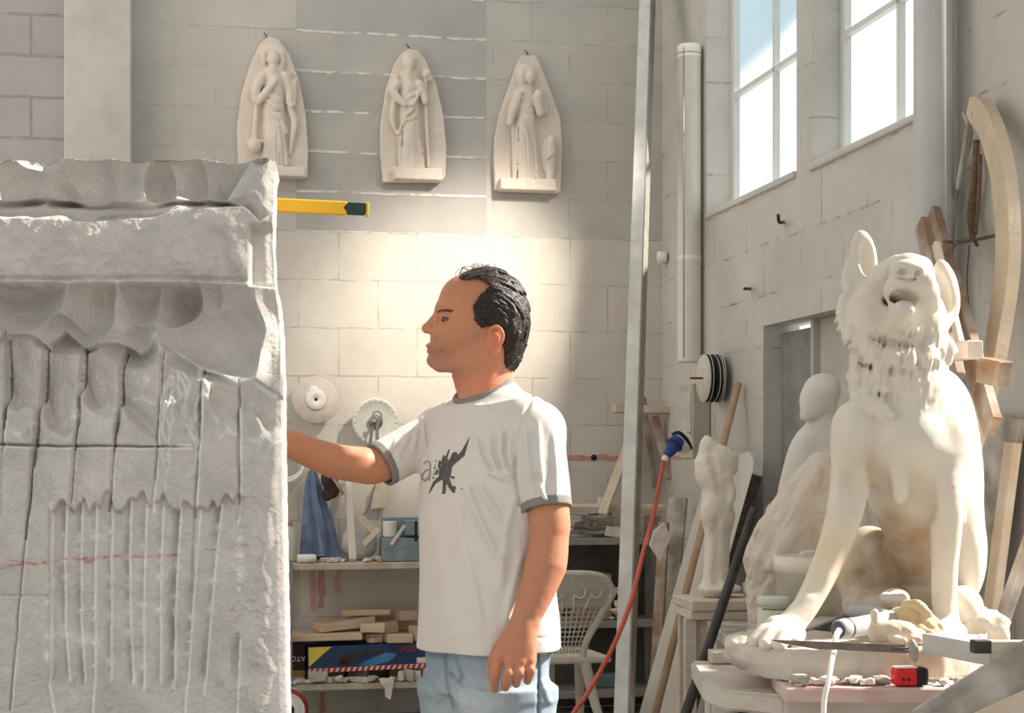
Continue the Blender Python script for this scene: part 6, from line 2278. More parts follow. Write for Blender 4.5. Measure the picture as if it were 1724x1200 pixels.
# ------------------------------------------------------------------ right wall fittings
Mr = Matrix.Rotation(ANG, 4, 'Z')
v_ = onR(1159, 300, .07)[1]
zt_, zb_ = onR(1159, 76, .07)[2], onR(1159, 610, .07)[2]
o = obj('white_pipe', *lathe([(.054, 0), (.058, .01), (.058, zt_ - zb_ - .05), (.060, zt_ - zb_ - .05), (.060, zt_ - zb_ - .006), (.054, zt_ - zb_)], 32), M_hub, M=Matrix.Translation(Vector(room(-.065, v_, zb_))) @ Mr, smooth=True)
tag(o, 'thick vertical white pipe with a capped top mounted on the right wall by the corner', 'pipe')
obj('seam', *tube([(-.043, -.043, .02), (-.043, -.043, zt_ - zb_ - .02)], .0018, 6, sub=1), M_steel, o, M=WM[o.name].copy(), smooth=True)
for zc in (.5, 1.5):
    obj('strap', *lathe([(.0585, zc), (.060, zc + .004), (.060, zc + .02), (.0585, zc + .024)], 32, False), M_hub, o, M=WM[o.name].copy(), smooth=True)
o = obj('wall_fitting', *lathe([(.028, 0), (.030, .02), (.034, .03), (.034, .05), (.022, .055), (.020, .04), (.001, .038)], 28), M_hub, M=Matrix.Translation(Vector(WR(1124, 433, .004))) @ Mr @ Matrix.Rotation(-math.pi / 2, 4, 'Y') @ Matrix.Rotation(-.5, 4, 'X'), smooth=True)
tag(o, 'small round white fitting with a dark centre mounted high by the corner', 'fitting')
obj('dark_centre', *lathe([(.020, .041), (.001, .042)], 20, False), M_black, o, M=WM[o.name].copy())
obj('clip', *box(.02, .02, .06, .003, 1, c=(.02, .02, .02)), M_nail, o, M=WM[o.name].copy())
# fuse box
M_fuse = mat('olive grey box', lin(186, 182, 166), .6, .06, 8, .05)
va, vb = onR(1144, 690, .09)[1], onR(1167, 690, .09)[1]
zb0, zb1 = onR(1167, 772, .09)[2], onR(1167, 645, .09)[2]
Mfb = Matrix.Translation(Vector(room(-.048, (va + vb) / 2, zb0))) @ Mr
hh, wd = zb1 - zb0, abs(va - vb)
o = obj('fuse_box', *box(.09, wd, hh, .006, 2, c=(0, 0, hh / 2)), M_fuse, M=Mfb)
tag(o, 'olive grey electrical box mounted on the right wall behind the white figure', 'fuse box')
obj('cover', *box(.012, wd * .86, hh * .55, .004, 1, c=(-.048, 0, hh * .62)), mat('pale grey cover', lin(196, 196, 192), .5), o, M=Mfb)
obj('screw', *xf(lathe([(.006, 0), (.006, .006), (.001, .007)], 12), Matrix.Translation((-.055, 0, hh * .3)) @ Matrix.Rotation(-math.pi / 2, 4, 'Y')), M_steel, o, M=Mfb)
# discs on a spike
M_dk = mat('dark disc felt', lin(62, 60, 56), .9, .15, 30, .2)
M_wd = mat('whitish disc face', lin(214, 208, 198), .85, .08, 12, .1)
R_ = .112
sp0 = onR(1222, 637, .0)
Msp = Matrix.Translation(Vector(room(0, sp0[1], sp0[2]))) @ Mr @ Matrix.Rotation(-math.pi / 2, 4, 'Y')
for k_, (d, m_) in enumerate(((.030, M_dk), (.044, M_dk), (.066, M_dk), (.088, M_dk), (.108, M_wd))):
    tilt = Matrix.Rotation(.05 * ((k_ % 3) - 1), 4, 'X')
    o = obj('sanding_disc', *lathe([(.008, 0), (R_, 0), (R_ + .001, .002), (R_, .004), (.008, .005)], 48), m_, M=Msp @ Matrix.Translation((0, 0, d)) @ tilt, smooth=True)
    tag(o, ['dark disc nearest the wall on the right wall spike', 'dark disc second from the wall on the right wall spike', 'dark disc in the middle of the stack on the wall spike', 'dark disc just behind the white one on the wall spike', 'white faced disc outermost on the right wall spike'][k_], 'disc', 'discs on the right wall spike')
    obj('pale_rim', *lathe([(R_ + .0012, -.0002), (R_ + .002, .002), (R_ + .0012, .0042)], 48, False), M_wd, o, M=WM[o.name].copy(), smooth=True)
o = obj('wall_spike', *lathe([(.0045, .004), (.0045, .17), (.001, .18)], 10), M_nail, M=Msp, smooth=True)
tag(o, 'iron spike mounted in the right wall carrying the discs', 'spike')
# nails
for px, py, lab in ((1318, 374, 'rusty hook mounted in the right wall below the window'), (1262, 486, 'nail sticking out of the right wall above the discs')):
    o = obj('wall_hook', *tube([WR(px, py, .004), WR(px - 6, py, .05), WR(px - 8, py - 12 if px > 1300 else py, .07)], .007, 8), M_nail, smooth=True, world=True)
    tag(o, lab, 'hook')
# dust mask and blue plug with its red cable
S = Sculpt((-.09, -.07, -.07), (.09, .07, .09), .003)
S.ell((0, 0, .01), (.062, .05, .052))
S.ell((0, .03, .0), (.07, .05, .06), k=.004, op='cut')
S.disp(lambda p: .002 * fbm(p * 30, 2, 4))
pm = P(1147, 748, 7.95)
Mm = Matrix.Translation(Vector(pm)) @ Matrix.Rotation(-.5, 4, 'Z') @ Matrix.Rotation(.35, 4, 'Y')
o = obj('dust_mask', *S.mesh(1), M_hub, M=Mm, smooth=True)
tag(o, 'white cupped dust mask with a black strap hanging by the blue plug', 'mask')
obj('strap', *tube([(-.05, -.028, .035), (-.01, -.045, .055), (.035, -.036, .035), (.062, -.010, .0)], [.006, .009, .009, .006], 8), M_black, o, M=Mm, smooth=True)
pt, pbm = P(1140, 742, 7.86), P(1118, 774, 7.82)
Mp = frame(pt, pbm - pt)
Mp = Mp @ Matrix.Rotation(math.pi / 2, 4, 'Y')
M_bplug = mat('blue plug plastic', lin(44, 74, 140), .5, .1, 10, .05)
o = obj('blue_plug', *lathe([(.020, -.012), (.034, -.01), (.037, .01), (.037, .035), (.030, .045), (.026, .07), (.019, .09), (.014, .105)], 12), M_bplug, M=Mp)
tag(o, 'blue industrial plug hanging by the corner with a long red cable', 'plug')
obj('grip_collar', *lathe([(.040, .018), (.042, .022), (.042, .030), (.040, .034)], 12, False), mat('deep blue', lin(28, 46, 96), .5), o, M=Mp)
obj('sleeve', *lathe([(.016, .10), (.014, .125), (.010, .125)], 12), M_hub, o, M=Mp)
cab = [P(1117, 776, 7.82), P(1107, 830, 7.35), P(1098, 875, 7.0), P(1084, 925, 6.7), P(1070, 985, 6.5), P(1056, 1030, 6.35), P(1036, 1080, 6.2), P(1005, 1140, 6.1), P(984, 1175, 6.0), P(955, 1225, 5.9)]
q = P(900, 1400, 5.9); q[2] = .012
q0 = P(925, 1330, 5.85); q0[2] = .06
cab += [q0, q, q + np.array([-.35, .1, 0])]
M_cab = mat('orange red cable', lin(196, 92, 70), .6, .08, 10, .05)
obj('cable', *tube(cab, .0095, 8), M_cab, o, world=True, smooth=True)
# broom handle
pa = np.append(P(1076, 1300, 6.75)[:2], .012)
o = obj('broom_handle', *tube([pa, WR(1243, 646, .03)], .0165, 14, sub=1), wood('broom wood', lin(188, 152, 118), .85, .6, .2), world=True, smooth=True)
tag(o, 'long round wooden broom handle leaning on the right wall below the discs', 'broom handle')

# ------------------------------------------------------------------ marble panel leaning on the right wall
va, vb = onR(1192, 800, .12)[1], onR(1283, 790, .08)[1]
hp = 1.36
out = [(0, 0), (va - vb, 0), (va - vb, hp - .05), (va - vb - .06, hp - .012), (.12, hp + .02), (.03, hp - .015), (0, hp - .07)]
Mpan = Matrix.Translation(Vector(room(-.52, vb, .0))) @ Mr @ Matrix.Rotation(math.pi / 2, 4, 'Z')
lean = math.atan2(.40, hp)
Mpan = Matrix.Translation(Vector(room(-.44, vb, .004))) @ Mr @ Matrix.Rotation(lean, 4, 'Y') @ Matrix.Rotation(math.pi / 2, 4, 'Z')
M_marb = mat('pale marble', lin(206, 200, 193), .7, .08, 6, .08)
M_mdk = mat('dark stone edge', lin(74, 66, 60), .85, .35, 30, .3)
o = obj('stone_slab_offcut', *prism(out, .05, .004), M_marb, M=Mpan)
tag(o, 'pale round-cornered stone panel with a dark edge leaning behind the white figure', 'stone panel')
obj('dark_edge', *box(.004, .047, hp - .08, c=(-.003, .025, (hp - .08) / 2)), M_mdk, o, M=Mpan)

# ------------------------------------------------------------------ stand with the small torso figure
M_stand = wood('pale stand wood', lin(206, 190, 170), .88, .75, .6)
ys = 6.25
zt0 = CZ - (1010 - HY) / F * (ys - .14)
xa, xb = P(1152, 0, ys - .12)[0], P(1292, 0, ys - .12)[0]
cx_ = (xa + xb) / 2
root = thing('sculpture_stand', 'pale wooden sculpture stand under the small white figure', 'stand', (cx_, ys, 0))
Ms = Matrix.Translation((cx_, ys, 0))
obj('top_board', *box(xb - xa, .34, .036, .004, 1, c=(0, 0, zt0 - .018), jit=.003, seed=2), M_stand, root, M=Ms @ Matrix.Rotation(.12, 4, 'Z'))
obj('top_board', *box(xb - xa - .01, .32, .034, .004, 1, c=(-.004, 0, zt0 - .056), jit=.003, seed=5), M_stand, root, M=Ms @ Matrix.Rotation(.09, 4, 'Z'))
obj('column', *box(.175, .18, .20, .004, 1, c=(-.05, -.02, zt0 - .175)), M_stand, root, M=Ms)
obj('side_board', *box(.05, .26, .46, .003, 1, c=(.13, 0, zt0 - .30)), M_wood2, root, M=Ms)
for x, y in ((-.13, -.11), (.13, -.11), (-.13, .11), (.13, .11)):
    obj('leg', *box(.045, .045, zt0 - .07, .003, 1, c=(x, y, (zt0 - .07) / 2 + .0)), M_stand, root, M=Ms)
# figure
M_plast = mat('cream plaster', lin(226, 217, 204), .85, .06, 12, .2, 60)
yf_ = ys
kf = yf_ / F
S = Sculpt(P(1160, 1012, yf_) - np.array([0, .14, .02]), P(1262, 718, yf_) + np.array([0, .14, .02]), .0038)
g = lambda px, py, w=0: P(px, py, yf_ - w)
S.chain([g(1190, 738), g(1192, 752), g(1198, 775), g(1203, 800)], [.014, .034, .052, .050], k=.02)
S.ell(g(1222, 775, .01), (.034, .035, .055), rotm((0, 1, 0), .3), k=.03)
S.ell(g(1184, 790, .0), (.030, .04, .055), k=.03)
S.chain([g(1204, 800), g(1204, 828), g(1207, 850), g(1210, 872)], [.052, .047, .056, .058], k=.03)
S.ell(g(1196, 860, .03), (.035, .035, .05), k=.02)
S.chain([g(1208, 870), g(1208, 910), g(1206, 950), g(1205, 990)], [.054, .048, .046, .052], k=.03)
S.chain([g(1222, 800, .03), g(1232, 830, .03), g(1226, 855, .04)], [.020, .016, .012], k=.015)
S.chain([g(1236, 768), g(1238, 790)], [.016, .010], k=.02, sub=1)
S.ell(g(1212, 990), (.082, .085, .022), k=.02)
S.chain([g(1197, 760, .05), g(1204, 790, .055), g(1214, 830, .05)], .008, k=.02, op='cut')
S.chain([g(1207, 880, .06), g(1207, 930, .055), g(1206, 980, .05)], .009, k=.02, op='cut')
S.disp(lambda p: -.005 * fbm(p * 18, 3, 31) - .002 * fbm(p * 60, 3, 32))
S.cut_plane((0, 0, zt0 + .002), (0, 0, -1))
v, f = S.mesh(1)
o = obj('torso_figure', v, f, M_plast, smooth=True, world=True, base=np.array([g(1207, 0)[0], yf_, zt0 + .002]))
tag(o, 'small rough white plaster torso figure on the wooden stand', 'sculpture')
o = obj('stone_scrap', *rock(.09, .08, .05, 61), M_chip, M=Matrix.Translation((g(1274, 0)[0], yf_ + .03, zt0 + .002)))
tag(o, 'white stone scrap lying beside the torso figure on the stand', 'stone')
# dark iron bar in front of the stand
pa = np.append(P(1062, 1400, 5.15)[:2], .012)
o = obj('iron_bar', *tube([pa, P(1271, 856, 5.62)], .0165, 12, sub=1), mat('dark iron bar', lin(70, 68, 66), .5, .3, 20, .15, metal=.4), world=True, smooth=True)
tag(o, 'dark iron bar leaning diagonally in front of the pale stand', 'iron bar')

# ------------------------------------------------------------------ bench behind the dog: bust, rough stone, bucket, jar
zb_ = .725
root = thing('work_bench', 'low work bench behind the seated dog carrying bucket and rough stone', 'bench', (.96, 5.38, 0))
Mbe = Matrix.Translation((.96, 5.38, 0))
obj('bench_top', *box(.52, 1.20, .04, .004, 1, c=(0, 0, zb_ - .02)), M_grey, root, M=Mbe)
for x, y in ((-.21, -.53), (.21, -.53), (-.21, .53), (.21, .53)):
    obj('leg', *box(.06, .06, zb_ - .04, .003, 1, c=(x, y, (zb_ - .04) / 2)), M_grey, root, M=Mbe)
zb_ += .002
M_bust = mat('smooth white plaster', lin(214, 209, 202), .8, .05, 5, .06, 40)
yb = 5.74
g = lambda px, py, w=0: P(px, py, yb - w)
S = Sculpt((.78, 5.50, zb_), (1.30, 5.98, 1.66), .005)
S.ell(g(1384, 668), (.056, .075, .074), k=.02)
S.ell(g(1368, 676, .04), (.045, .05, .065), k=.03)
S.chain([g(1360, 684, .06), g(1356, 700, .06)], [.016, .02], k=.02, sub=1)
S.ell(g(1385, 655, .02), (.062, .085, .055), k=.015)
S.ell(g(1386, 672, .07), (.014, .012, .022), k=.008)
S.chain([g(1385, 690), g(1388, 730)], [.038, .045], k=.02, sub=1)
S.chain([g(1395, 735), g(1362, 745), g(1345, 790), g(1330, 850)], [.060, .054, .054, .05], k=.04)
S.ell(g(1400, 845), (.125, .12, .20), k=.05)
S.ell(g(1385, 940), (.14, .12, .24), k=.05)
S.disp(lambda p: -.004 * fbm(p * 9, 3, 41))
S.cut_plane((0, 0, zb_), (0, 0, -1))
o = obj('plaster_bust', *S.mesh(1), M_bust, smooth=True, world=True)
tag(o, 'smooth white plaster bust turned away, standing behind the dog', 'sculpture')
M_rough = mat('veined rough stone', lin(204, 194, 184), .9, .10, 7, .35, 60, var_col=lin(204, 188, 172))
yr = 5.30
g = lambda px, py, w=0: P(px, py, yr - w)
S = Sculpt((.70, 5.08, zb_), (1.26, 5.50, 1.34), .0045)
S.chain([g(1392, 800), g(1365, 850), g(1330, 910), g(1305, 960), g(1300, 1040)], [.085, .115, .12, .095, .085], k=.04)
S.ell(g(1400, 880), (.12, .14, .19), k=.04)
S.ell(g(1282, 945, .02), (.05, .08, .06), k=.03)
S.ell(g(1385, 1010), (.16, .16, .16), k=.05)
for pts in ([(1400, 805), (1372, 838), (1362, 870)], [(1352, 835), (1342, 890), (1332, 935)], [(1330, 860), (1300, 920), (1290, 960)], [(1385, 850), (1372, 890), (1366, 920)], [(1318, 905), (1310, 950)]):
    S.chain([g(a, b, .13) for a, b in pts], [.006, .016, .004], k=.02, op='cut')
rs_ = np.random.RandomState(7)
for i_ in range(16):
    x_, y_ = rs_.uniform(1300, 1396), rs_.uniform(800, 960)
    if x_ < 1385 - (y_ - 780) * .55:
        x_ += 60
    l_ = rs_.uniform(25, 60)
    S.chain([g(x_, y_, .125), g(x_ - .35 * l_ + rs_.uniform(-6, 6), y_ + .5 * l_, .15), g(x_ - .6 * l_, y_ + l_, .13)], [.004, .012, .003], k=.008, op='cut')
for pts in ([(1376, 800), (1350, 850), (1338, 900)], [(1345, 860), (1318, 915), (1300, 955)], [(1398, 830), (1380, 860), (1376, 905)]):
    S.chain([g(a, b, .11) for a, b in pts], [.016, .026, .012], k=.03)
S.disp(lambda p: -.034 * np.abs(fbm(np.stack([(p[:, 0] * .86 - p[:, 2] * .5) * 13, p[:, 1] * 9, (p[:, 0] * .5 + p[:, 2] * .86) * 4], -1), 4, 51)) - .009 * np.abs(fbm(p * 26, 3, 52)) + .010)
S.cut_plane((0, 0, zb_), (0, 0, -1))
o = obj('rough_stone', *S.mesh(0), M_rough, smooth=True, world=True)
tag(o, 'rough folded stone fragment with orange veins between bust and bucket', 'stone')
# bucket
yk = 4.98
rt, rb_ = 60 * yk / F, 50 * yk / F
zt_ = CZ - (935 - HY) / F * yk
hk = zt_ - zb_
M_buck = mat('cream bucket plastic', lin(230, 222, 206), .6, .06, 8, .06)
ck = P(1365, 0, yk)
o = obj('bucket', *lathe([(rb_ - .006, 0), (rb_, .004), (rt - .002, hk - .05), (rt + .003, hk - .05), (rt + .004, hk), (rt - .004, hk), (rb_ - .004, .012), (.001, .012)], 48), M_buck, M=Matrix.Translation((ck[0], yk, zb_)), smooth=True)
tag(o, 'cream plastic bucket standing behind the dog forelegs', 'bucket')
for k_, (dx, dy, dz, s) in enumerate(((.01, 0, -.05, .10), (.04, -.03, -.03, .07), (.05, .03, -.035, .06))):
    shp = rock(s, s * .8, s * .7, 70 + k_)
    oo = obj('stone_lump', *shp, M_rough if k_ else M_chip, M=Matrix.Translation((ck[0] + dx, yk + dy, zt_ + dz)))
    tag(oo, ['pale stone lump inside the cream bucket, lowest', 'orange veined stone lump on top in the bucket', 'veined stone lump at the rear of the bucket'][k_], 'stone')
# jar
yj = 4.84
cj = P(1302, 0, yj)
rj = 27 * yj / F
zj_ = CZ - (1004 - HY) / F * yj
hj = zj_ - zb_
M_jar = mat('frosted jar plastic', lin(214, 212, 200), .4, .06, 8, .05)
o = obj('plastic_jar', *lathe([(rj - .004, 0), (rj, .004), (rj, hj - .03), (rj - .004, hj - .025)], 36), M_jar, M=Matrix.Translation((cj[0], yj, zb_)), smooth=True)
tag(o, 'frosted jar with green markings between stand and dog paw', 'jar')
obj('lid', *lathe([(rj + .001, hj - .028), (rj + .002, hj - .004), (rj - .003, hj)], 36), mat('pale green lid', lin(206, 209, 197), .4, .06, 10), o, M=WM[o.name].copy(), smooth=True)
gp = [(rj * 1.012 * math.sin(a), -rj * 1.012 * math.cos(a), z) for z in (hj - .085, hj - .06) for a in np.linspace(.1, .7, 7)]
obj('green_label', np.array(gp), [[i, i + 1, i + 8, i + 7] for i in range(6)], mat('green print', lin(96, 140, 70), .5), o, M=WM[o.name].copy())
gp = [(rj * 1.012 * math.sin(a), -rj * 1.012 * math.cos(a), z) for z in (hj - .036, hj - .031) for a in np.linspace(-.9, .9, 12)]
obj('green_band', np.array(gp), [[i, i + 1, i + 13, i + 12] for i in range(11)], bpy.data.materials['green print'], o, M=WM[o.name].copy())
# ------------------------------------------------------------------ right edge: bent rib, tied planks, leaning boards
def on_line(o, *a):
    tag(o, *a)


rib = [(1640, 178), (1660, 200), (1676, 240), (1690, 300), (1697, 380), (1696, 450), (1688, 520), (1674, 600), (1656, 670), (1636, 740), (1612, 810), (1588, 880)]
ds = np.interp(range(len(rib)), [0, 2, 6, 11], [.06, .10, .12, .30])
path = _smooth_path([WR(x, y, d) for (x, y), d in zip(rib, ds)], 5)
v, f = [], []
n = len(path)
side0 = None
for i in range(n):
    t = path[min(i + 1, n - 1)] - path[max(i - 1, 0)]
    t /= np.linalg.norm(t)
    s = np.cross(t, -U)                  # across, in the plane of the wall
    s /= np.linalg.norm(s)
    nn = np.cross(s, t)
    hw_ = .042 if i > 2 else .026 + .008 * i
    for a, b in ((-1, -1), (1, -1), (1, 1), (-1, 1)):
        v.append(path[i] + a * hw_ * s + b * .020 * nn)
for i in range(n - 1):
    for k in range(4):
        f.append([i * 4 + k, i * 4 + (k + 1) % 4, (i + 1) * 4 + (k + 1) % 4, (i + 1) * 4 + k])
f += [[3, 2, 1, 0], [(n - 1) * 4 + k for k in range(4)]]
M_rib = mat('pale bent wood', lin(206, 188, 164), .8, .10, 7, .12, 60)
o = obj('bent_rib', np.array(v), f, M_rib, world=True)
tag(o, 'long curved pale wooden rib mounted on the right wall by a hole at its top', 'wooden rib')
obj('hole', *lathe([(.008, 0), (.008, .002), (.001, .002)], 14), M_black, o, M=Matrix.Translation(Vector(WR(1638, 193, .086))) @ Mr @ Matrix.Rotation(-math.pi / 2, 4, 'Y'))
for nm, a, b, w_, t_, m_, up, lab, cat in [
    ('leaning_plank', WR(1570, 362, .14), WR(1672, 720, .30), .075, .03, M_wood2, -U, 'brown plank slanting behind the dog ear, tied with string', 'plank'),
    ('leaning_plank', WR(1553, 376, .25), WR(1612, 640, .34), .06, .03, M_wood2, -U, 'shorter dark plank slanting just left of the tied brown one', 'plank'),
    ('leaning_stick', WR(1576, 410, .31), WR(1622, 600, .37), .024, .02, M_batten, -U, 'narrow white stick between the two slanting planks', 'stick'),
    ('cross_block', WR(1592, 594, .41), WR(1642, 588, .40), .05, .05, M_wood, -U, 'short pale block across the slanting planks behind the dog neck', 'wood block'),
    ('cross_block', WR(1655, 622, .32), WR(1692, 630, .30), .07, .05, M_wood2, -U, 'brown block crossing behind the curved rib', 'wood block'),
    ('leaning_board', WR(1700, 700, .03), WR(1634, 1120, .10), .17, .025, M_grey, -U, 'wide grey board leaning at the right behind the dog flank', 'board'),
    ('leaning_board', WR(1706, 745, .07), WR(1656, 1130, .15), .06, .03, M_wood, -U, 'narrow pale board leaning in front of the wide grey board', 'board'),
    ('leaning_bar', WR(1745, 880, .09), WR(1664, 1110, .20), .045, .03, M_grey, -U, 'dark grey bar leaning at the far right edge, lower than the boards', 'bar'),
    ('thin_rod', WR(1632, 200, .06), WR(1612, 320, .06), .016, .012, M_grey, -U, 'thin grey rod hanging beside the top of the curved rib', 'rod'),
]:
    # carry the boards on down to the floor along their own line
    if nm in ('leaning_board', 'leaning_bar', 'leaning_plank'):
        dv = b - a
        k_ = (.03 - a[2]) / dv[2]
        b = a + dv * (k_ if nm != 'leaning_plank' else min(k_, 1.0))
    tag(board(nm, a, b, w_, t_, m_, up), lab, cat)
o = obj('curved_rod', *tube([WR(1622, 190, .03), WR(1634, 228, .03), WR(1618, 290, .035), WR(1606, 345, .04), WR(1603, 402, .05)], .008, 8), M_grey, world=True, smooth=True)
tag(o, 'thin curved grey rod hanging between the downpipe and the curved rib', 'rod')
M_str = mat('jute string', lin(120, 98, 82), .95, .3, 60, .3)
o = obj('hanging_rope', *join(tube([WR(1644, 236, .03), WR(1641, 300, .035), WR(1636, 360, .03), WR(1638, 405, .04)], [.010, .012, .016, .008], 8), tube([WR(1650, 260, .03), WR(1648, 330, .03), WR(1642, 395, .04)], .007, 8)), M_str, world=True, smooth=True)
tag(o, 'dark frayed rope hanging left of the curved rib', 'rope')
o = obj('string_tie', *join(tube([WR(1590, 406, .24), WR(1612, 408, .18), WR(1638, 404, .08), WR(1668, 398, .04), WR(1690, 392, .01)], .006, 6), tube([WR(1636, 396, .07), WR(1646, 414, .06)], .006, 6, sub=1), tube([WR(1560, 436, .26), WR(1590, 430, .26), WR(1612, 406, .20)], .007, 6), tube([WR(1632, 412, .03), WR(1628, 480, .015), WR(1636, 540, .012)], .0025, 5)), M_str, world=True, smooth=True)
tag(o, 'brown string tying the slanting planks to the right wall', 'string')

# ------------------------------------------------------------------ modelling table under the dog
M_tbl = wood('dusty table wood', lin(196, 186, 174), .85, .8, .8)
M_pink = wood('pink stained plank', lin(204, 168, 160), .9, .7, .55)
TZ = .724
M0 = Matrix.Translation((.98, 4.42, 0))
root = thing('modelling_table', 'heavy dusty wooden table carrying the dog statue', 'table', (.98, 4.42, 0))
xl = P(1190, 0, 4.22)[0]
out = [(xl, 4.30), (xl + .03, 4.16), (xl + .17, 4.06), (1.42, 4.06), (1.42, 4.78), (xl + .02, 4.78)]
bm = bmesh.new()
vs = [bm.verts.new((x - .98, y - 4.42, TZ - .052)) for x, y in out]
fc = bm.faces.new(vs)
r = bmesh.ops.extrude_face_region(bm, geom=[fc])
for g_ in r['geom']:
    if isinstance(g_, bmesh.types.BMVert):
        g_.co.z += .052
bmesh.ops.recalc_face_normals(bm, faces=bm.faces[:])
bmesh.ops.bevel(bm, geom=bm.edges[:], offset=.007, segments=2, affect='EDGES')
obj('table_top', *bm_out(bm), M_tbl, root, M=M0)
obj('apron', *box(.82, .05, .12, .003, 1, c=(-.02, -.30, TZ - .114)), M_shelf, root, M=M0)
obj('apron', *box(.82, .05, .12, .003, 1, c=(-.02, .30, TZ - .114)), M_shelf, root, M=M0)
obj('apron', *box(.05, .60, .12, .003, 1, c=(xl - .98 + .09, 0, TZ - .114)), M_tbl, root, M=M0)
for x, y in ((xl - .98 + .10, -.28), (.38, -.28), (xl - .98 + .10, .28), (.38, .28)):
    obj('leg', *box(.09, .09, TZ - .055, .004, 1, c=(x, y, (TZ - .055) / 2)), M_tbl, root, M=M0)
# pink plank, slightly askew, on the table's front edge
zt_ = .760
a_, b_ = P(1312, 0, 4.03)[0], P(1648, 0, 3.98)[0]
o = obj('pink_plank', *box(b_ - a_, .25, .035, .004, 1, c=(0, 0, 0), jit=.002, seed=8), M_pink, M=Matrix.Translation(((a_ + b_) / 2, 4.05, zt_ - .0165)) @ Matrix.Rotation(-.02, 4, 'Z'))
tag(o, 'pink stained plank strewn with stone chips under the front of the plinth', 'plank')
for k_, (x, y) in enumerate(((.62, 4.72), (1.30, 4.70))):
    o = obj('wood_shim', *box(.12, .08, .034, .003, 1, c=(0, 0, .017)), M_tbl, M=Matrix.Translation((x, y, TZ + .002)))
    tag(o, 'flat shim under the rear of the plinth, ' + ('left' if k_ == 0 else 'right') + ' one', 'wood block')
zt_ += .003
rnd = random.Random(21)
for k_, (px, s) in enumerate(((1347, .036), (1366, .022), (1392, .030), (1405, .018), (1438, .030), (1452, .02), (1480, .034), (1420, .022), (1376, .02), (1496, .018), (1570, .02), (1590, .026), (1616, .022), (1335, .02), (1460, .024))):
    Y = 3.97 + .03 * rnd.random()
    shp = rock(s * 1.5, s, s * .7, 600 + k_)
    o = obj('stone_chip', *shp, M_chip if k_ % 3 else M_chip2, M=Matrix.Translation((P(px, 0, Y)[0], Y - .01, zt_)) @ Matrix.Rotation(rnd.uniform(0, 3), 4, 'Z'))
    tag(o, 'pale stone chip lying on the pink plank', 'stone chip', 'chips on the pink plank')
# tape measure
M_tr = mat('red rubber case', lin(222, 44, 40), .45, .05, 10, .03)
M_tb = mat('black rubber grip', lin(38, 38, 40), .6, .1, 20, .1)
Yt = 3.955
ct = P(1530, 0, Yt)
Mt_ = Matrix.Translation((ct[0], Yt, zt_)) @ Matrix.Rotation(.12, 4, 'Z')
root = thing('tape_measure', 'red and black tape measure on the pink plank', 'tape measure', (ct[0], Yt, zt_), rz=.12)
obj('case', *box(.058, .040, .042, .008, 3, c=(-.010, 0, .021)), M_tr, root, M=Mt_)
obj('top_plate', *box(.052, .034, .003, .001, 1, c=(-.010, 0, .0432)), M_hub, root, M=Mt_)
obj('grip', *box(.034, .044, .043, .009, 3, c=(.026, 0, .0215)), M_tb, root, M=Mt_)
for dx in (-.020, -.008):
    obj('printed_mark', *box(.006, .0012, .008, c=(dx, -.0203, .016)), M_tb, root, M=Mt_)
for k_ in range(3):
    obj('grip_rib', *box(.003, .046, .036, .001, 1, c=(.018 + .008 * k_, 0, .0215)), M_black, root, M=Mt_)

# ------------------------------------------------------------------ tools on the plinth
PZ = .852
M_gr = mat('grey tool housing', lin(178, 180, 184), .5, .06, 10, .05)
M_gd = mat('dark grey rubber', lin(74, 78, 84), .6, .15, 20, .1)
root = thing('angle_grinder', 'grey angle grinder with white cable lying between the dog forelegs', 'power tool', P(1460, 1070, 4.16))
ga_, gb2 = P(1413, 1078, 4.085), P(1508, 1048, 4.26)
ga_[2], gb2[2] = PZ + .030, PZ + .036
Mg = frame(ga_, gb2 - ga_) @ Matrix.Rotation(math.pi / 2, 4, 'Y')
Lg = np.linalg.norm(gb2 - ga_)
obj('housing', *lathe([(.001, -.006), (.020, -.006), (.0245, .0), (.026, .02), (.0245, .08), (.027, Lg * .75), (.029, Lg), (.020, Lg + .01), (.001, Lg + .01)], 32), M_gr, root, M=Mg, smooth=True)
obj('end_cap', *lathe([(.001, -.009), (.018, -.009), (.021, -.006), (.021, -.003)], 32), M_gd, root, M=Mg, smooth=True)
obj('vent_ring', *lathe([(.0264, .028), (.0272, .031), (.0264, .034)], 32, False), M_gd, root, M=Mg, smooth=True)
obj('gear_head', *lathe([(.001, Lg - .012), (.031, Lg - .010), (.034, Lg + .015), (.030, Lg + .05), (.018, Lg + .058), (.001, Lg + .058)], 28), M_gd, root, M=Mg, smooth=True)
obj('side_handle', *tube([gb2 + np.array([-.02, .02, .01]), gb2 + np.array([-.055, .06, .018]), gb2 + np.array([-.10, .11, .014])], [.015, .019, .014], 14), M_gr, root, world=True, smooth=True)
e0 = ga_ + np.array([0, -.006, .0])
cabl = [e0, P(1408, 1084, 4.03), P(1404, 1096, 3.985)]
cabl[1][2] = PZ + .02
cabl += [P(1400, 1115, 3.935), P(1394, 1150, 3.90), P(1388, 1175, 3.89), P(1386, 1230, 3.88), P(1388, 1340, 3.9)]
obj('cable', *tube(cabl, [.0085, .007, .0065, .0065, .0065], 10), M_hub, root, world=True, smooth=True)
